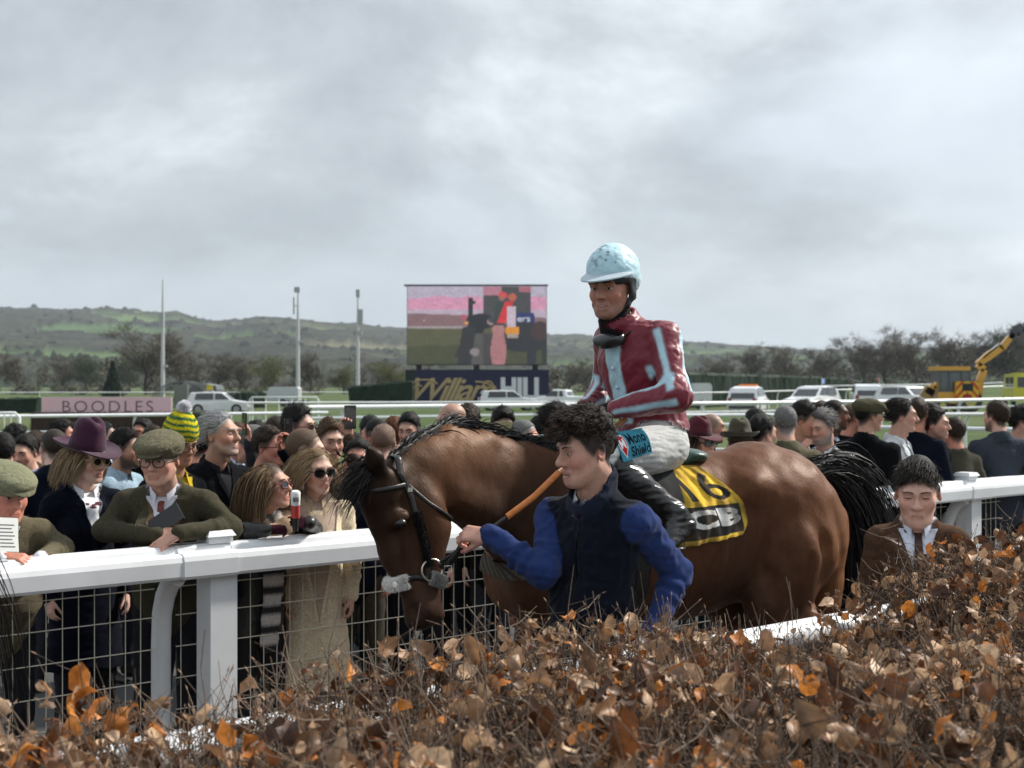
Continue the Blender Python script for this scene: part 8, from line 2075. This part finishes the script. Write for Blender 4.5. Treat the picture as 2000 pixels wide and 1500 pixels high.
# ---------------------------------------------------------------- the beech hedge in front
def hedge_top(t, n):
    """height of the clipped top, with a gap that lets the inner rail show"""
    t = np.asarray(t, float); n = np.asarray(n, float); P = np.stack([t, n, 0*t], -1)
    h = 1.225+0.045*snoise(P, 0.55, 301, 3)+0.03*snoise(P, 0.16, 302, 2)
    gap = np.exp(-((t-3.62)/0.50)**2-((n-2.72)/0.50)**2); lft = np.exp(-((t-1.15)/0.60)**2-((n-2.75)/0.35)**2)
    return h-0.25*gap-0.09*lft+0.075*np.clip((t-4.2)/0.5, 0, 1)*np.clip((n-2.0)/0.5, 0, 1)

def beech_leaf(seed):
    r = np.random.default_rng(seed); a, b = 7, 4; u = np.linspace(0,1,a)[:,None]; v = np.linspace(-1,1,b)[None]
    w = 0.024*np.sin(np.clip(u*1.02,0,1)**0.8*math.pi)**0.75+0.0006; L = 0.078
    w = w*(1+0.14*np.sin(u*21+seed)); x = u*L; y = v*w; fold = r.uniform(0.2,1.1); curl = r.uniform(-2.8,3.2); tw = r.uniform(-0.9,0.9)
    z = np.abs(y)*fold+0.0022*np.sin(u*44+np.abs(v)*5)*np.abs(v)+0.008*snoise(np.stack([x*30+v*0, y*60, 0*x*v], -1), 0.7, seed, 3)
    ang = curl*u; X = np.cumsum(np.concatenate([[[0]], np.cos(ang[1:])*L/(a-1)]), 0)+0*v; Z = np.cumsum(np.concatenate([[[0]], np.sin(ang[1:])*L/(a-1)]), 0)+0*v
    V = np.stack([X-np.sin(ang)*z, y*np.cos(tw*u)+0*x, Z+np.cos(ang)*z+y*np.sin(tw*u)], -1)
    i = np.arange(a-1)[:,None]*b; j = np.arange(b-1)[None]; F = np.stack([i+j, i+j+1, i+b+j+1, i+b+j], -1).reshape(-1,4)
    shade = (0.82+0.30*np.abs(v)**0.5+0*u)*(1-0.25*(np.sin(u*44+np.abs(v)*5) > 0.75)); shade[:, 1:3] *= 1.12
    return V.reshape(-1,3), F, shade.reshape(-1)

LEAFC = np.array([(0.40,0.25,0.145),(0.60,0.41,0.255),(0.27,0.145,0.072),(0.42,0.145,0.028),(0.52,0.195,0.04),(0.135,0.050,0.018),(0.16,0.092,0.052),(0.33,0.215,0.13),(0.065,0.028,0.013)])
def build_hedge():
    root = empty('beech_hedge', tn(3,2)); off = np.array(root.location); tag(root, 'clipped beech hedge of bare twigs and dry brown leaves in front', 'hedge')
    r = np.random.default_rng(300)
    # candidate shoots over the part of the hedge the camera can see, plus a margin
    n = 9000; N_ = 1.05+1.98*r.uniform(0,1,n)**0.72; T_ = r.uniform(0.0,8.5,n); P = RD*T_[:,None]+RN*N_[:,None]; q = P[:,0]/np.maximum(P[:,1],0.1)
    ok = (np.abs(q) < 0.47) & (P[:,1] > 1.6); T_, N_, P = T_[ok], N_[ok], P[ok]
    keep = r.uniform(0,1,len(P)) < np.clip(1.35-0.11*P[:,1]-0.0, 0.25, 1); T_, N_, P = T_[keep], N_[keep], P[keep]
    h = hedge_top(T_, N_); m = MB(); ns = len(P)
    tips = []
    # main shoots
    ln = r.uniform(0.30,0.60,ns); lift = r.normal(0,0.035,ns)+np.where(r.uniform(0,1,ns) < 0.16, r.uniform(0.02,0.15,ns), 0)
    top = P.copy(); top[:,2] = h+lift; lean = r.normal(size=(ns,3))*np.array((0.13,0.13,0)); base = top-np.array((0,0,1))*ln[:,None]-lean
    K = 5; s = np.linspace(0,1,K); zig = r.normal(size=(ns,K,3))*0.008; path = base[:,None]*(1-s[None,:,None])+top[:,None]*s[None,:,None]+zig
    colr = np.array([(0.085,0.056,0.038),(0.13,0.090,0.064),(0.050,0.034,0.024),(0.20,0.15,0.112)])
    def tubes(path, r0, r1, cols):
        n, k = path.shape[:2]; T = nrm(np.gradient(path, axis=1)); a = nrm(np.cross(T, np.array((0.3,0.8,0.2)))); b = np.cross(T, a); w = (r0[:,None]*(1-np.linspace(0,1,k))+r1[:,None]*np.linspace(0,1,k))[...,None]
        V = np.stack([path+a*w, path+(-0.5*a+0.866*b)*w, path+(-0.5*a-0.866*b)*w], 2).reshape(n,-1,3); i = np.arange(k-1)*3
        f = np.concatenate([np.stack([i+x, i+y, i+3+y, i+3+x], 1) for x, y in ((0,1),(1,2),(2,0))]); F = (f[None]+(np.arange(n)*k*3)[:,None,None]).reshape(-1,4)
        m.add(V.reshape(-1,3)-off, F, np.repeat(cols, k*3, 0))
    tubes(path, r.uniform(0.0022,0.0040,ns), r.uniform(0.0009,0.0016,ns), colr[r.integers(0,4,ns)])
    # side twigs, zig-zag, with a bud at the end
    per = 5; idx = np.repeat(np.arange(ns), per); tt = r.uniform(0.25,0.98,len(idx)); fi = tt*(K-1); i0 = np.minimum(fi.astype(int), K-2); fr = (fi-i0)[:,None]
    st = path[idx,i0]*(1-fr)+path[idx,i0+1]*fr; d = nrm(r.normal(size=(len(idx),3))*np.array((1,1,0.55))+np.array((0,0,0.42))); L2 = r.uniform(0.04,0.15,len(idx))*np.where(r.uniform(0,1,len(idx)) < 0.85, 1, 1.6)
    k2 = 3; s2 = np.linspace(0,1,k2); p2 = st[:,None]+d[:,None]*(L2[:,None]*s2)[...,None]+r.normal(size=(len(idx),k2,3))*0.006*s2[None,:,None]+np.array((0,0,1))*(0.25*L2[:,None]*s2**2)[...,None]
    hh = hedge_top(T_[idx], N_[idx]); okk = p2[:,-1,2] < hh+0.13; p2 = p2[okk]; nn = len(p2)
    tubes(p2, r.uniform(0.0011,0.0020,nn), r.uniform(0.0005,0.0009,nn), colr[r.integers(0,4,nn)]*r.uniform(0.8,1.25,(nn,1)))
    e = p2[:,-1]; de = nrm(p2[:,-1]-p2[:,-2]); nb = int(nn*0.5); bp = np.stack([e[:nb], e[:nb]+de[:nb]*0.006, e[:nb]+de[:nb]*0.016], 1); w3 = np.array((0.0012,0.0024,0.0004))
    T3 = nrm(np.gradient(bp, axis=1)); a = nrm(np.cross(T3, np.array((0.3,0.8,0.2)))); b = np.cross(T3, a); V = np.stack([bp+a*w3[None,:,None], bp+(-0.5*a+0.866*b)*w3[None,:,None], bp+(-0.5*a-0.866*b)*w3[None,:,None]], 2).reshape(nb,-1,3)
    i = np.arange(2)*3; f = np.concatenate([np.stack([i+x, i+y, i+3+y, i+3+x], 1) for x, y in ((0,1),(1,2),(2,0))]); m.add(V.reshape(-1,3)-off, (f[None]+(np.arange(nb)*9)[:,None,None]).reshape(-1,4), (0.22,0.14,0.085))
    # thicker wood deep inside
    nd = 900; k = r.integers(0, ns, nd); b0 = P[k]*np.array((1,1,0))+r.normal(size=(nd,3))*np.array((0.1,0.1,0)); t0 = b0+r.normal(size=(nd,3))*np.array((0.15,0.15,0)); t0[:,2] = h[k]-r.uniform(0.10,0.35,nd)
    s3 = np.linspace(0,1,5); tubes(b0[:,None]*(1-s3[None,:,None])+t0[:,None]*s3[None,:,None]+r.normal(size=(nd,5,3))*0.012, r.uniform(0.005,0.011,nd), r.uniform(0.002,0.004,nd), colr[r.integers(0,3,nd)]*0.85)
    o = m.build('twigs', M_TWIG, root, True); tag(o, kind='stuff')
    # leaves
    protos = [beech_leaf(400+k) for k in range(12)]
    nl = 12000; dens = 0.5+0.5*snoise(np.stack([T_[idx[okk]], N_[idx[okk]], 0*T_[idx[okk]]], -1), 0.40, 310, 2); w = np.clip(dens, 0.05, 1)**1.6; hit = r.choice(nn, nl, p=w/w.sum())
    pos = p2[hit, r.integers(1,3,nl)]; hl_ = hedge_top(*( (pos@RD), (pos@RN)))
    pos[:,2] = np.minimum(pos[:,2], hl_+0.035)
    R3 = []
    for k in range(nl):
        a = r.uniform(0,6.28); z = nrm((r.normal()*0.8, r.normal()*0.8-0.25, r.normal()*0.6+0.45)); x = nrm(np.cross(z, (math.cos(a), math.sin(a), 0.3))); y = np.cross(z, x); R3.append(np.stack([x,y,z],1))
    R3 = np.array(R3); sc = 0.34+0.74*r.uniform(0,1,nl)**1.5; pi = r.integers(0,12,nl); ci = r.choice(9, nl, p=[0.13,0.09,0.15,0.06,0.04,0.17,0.15,0.08,0.13])
    depth = pos[:,1]; u = 1000+pos[:,0]/depth*FPX; vv = 750+(CAM_Z-pos[:,2])/depth*FPX; vis = (u > -30) & (u < 2030) & (vv < 1530) & (pos[:,2] > hl_-0.05)
    score = np.where(vis, sc/depth*(1+0.5*r.uniform(0,1,nl)), 0); big = np.argsort(-score)[:300]; isbig = np.zeros(nl, bool); isbig[big] = True
    lm = MB()
    for k in np.nonzero(~isbig)[0]:
        V, F, sh = protos[pi[k]]; lm.add((V*sc[k])@R3[k].T+pos[k]-off, F, np.clip(LEAFC[ci[k]]*sh[:,None], 0, 1))
    o = lm.build('leaves', M_LEAF, root, True); tag(o, kind='stuff')
    cache = {}
    for k in big:
        key = (pi[k], ci[k])
        if key not in cache:
            V, F, sh = protos[key[0]]; me = make_mesh('leaf', V, F, np.clip(LEAFC[key[1]]*sh[:,None], 0, 1)); me.materials.append(M_LEAF); cache[key] = me
        o = bpy.data.objects.new('leaf', cache[key]); COL.objects.link(o); o.parent = root
        M = Matrix(R3[k].tolist()).to_4x4(); M.translation = Vector(pos[k]-off); o.matrix_local = M @ Matrix.Scale(sc[k]*1.08, 4)
# ---------------------------------------------------------------- put the place together
import time as _time
_t = [_time.time()]
def _lap(s): n = _time.time(); print('STEP %-12s %.1fs' % (s, n-_t[0])); _t[0] = n
build_ground(); build_hills(); _lap('terrain')
build_trees(); build_far_hedges(); _lap('trees')
build_near_far_rail(); build_inner_rail(); build_course_rails(); _lap('rails')
build_signs(); build_masts(); build_vehicles(); build_digger(); _lap('far things')
HORSE, HF = build_horse(); build_bridle(HF); build_tack(HF); build_jockey(); _lap('horse')
# a second horse walking out of the picture on the left: only its tail shows
_h2 = copy_tree(HORSE); _h2.location = tuple(tn(0.235, 4.35)); _h2.rotation_euler = (0, 0, math.atan2(-0.646, -0.763)); tag(_h2, 'dark horse leaving the picture at the left edge, tail only')
groom(); boy(); rail_people(); _lap('main people')
build_crowd(); _lap('crowd')
build_hedge(); _lap('hedge')
def build_haze():
    m = MB(); m.box((-4500,-60,-12),(4500,6200,196), (1,1,1)); o = m.build('haze', None, None); tag(o, 'thin pale haze over the whole racecourse', 'haze', kind='stuff')
    mt = bpy.data.materials.new('haze_air'); mt.use_nodes = True; nt = mt.node_tree; nt.nodes.clear(); out = nt.nodes.new('ShaderNodeOutputMaterial'); v = nt.nodes.new('ShaderNodeVolumePrincipled')
    v.inputs['Color'].default_value = (0.80,0.88,0.96,1); v.inputs['Density'].default_value = 0.00012; v.inputs['Anisotropy'].default_value = 0.2; nt.links.new(v.outputs[0], out.inputs['Volume']); o.data.materials.append(mt)
build_haze()
print('OBJECTS', len(bpy.data.objects), 'TRIS', sum(len(m.loops)-2*len(m.polygons) for m in bpy.data.meshes))
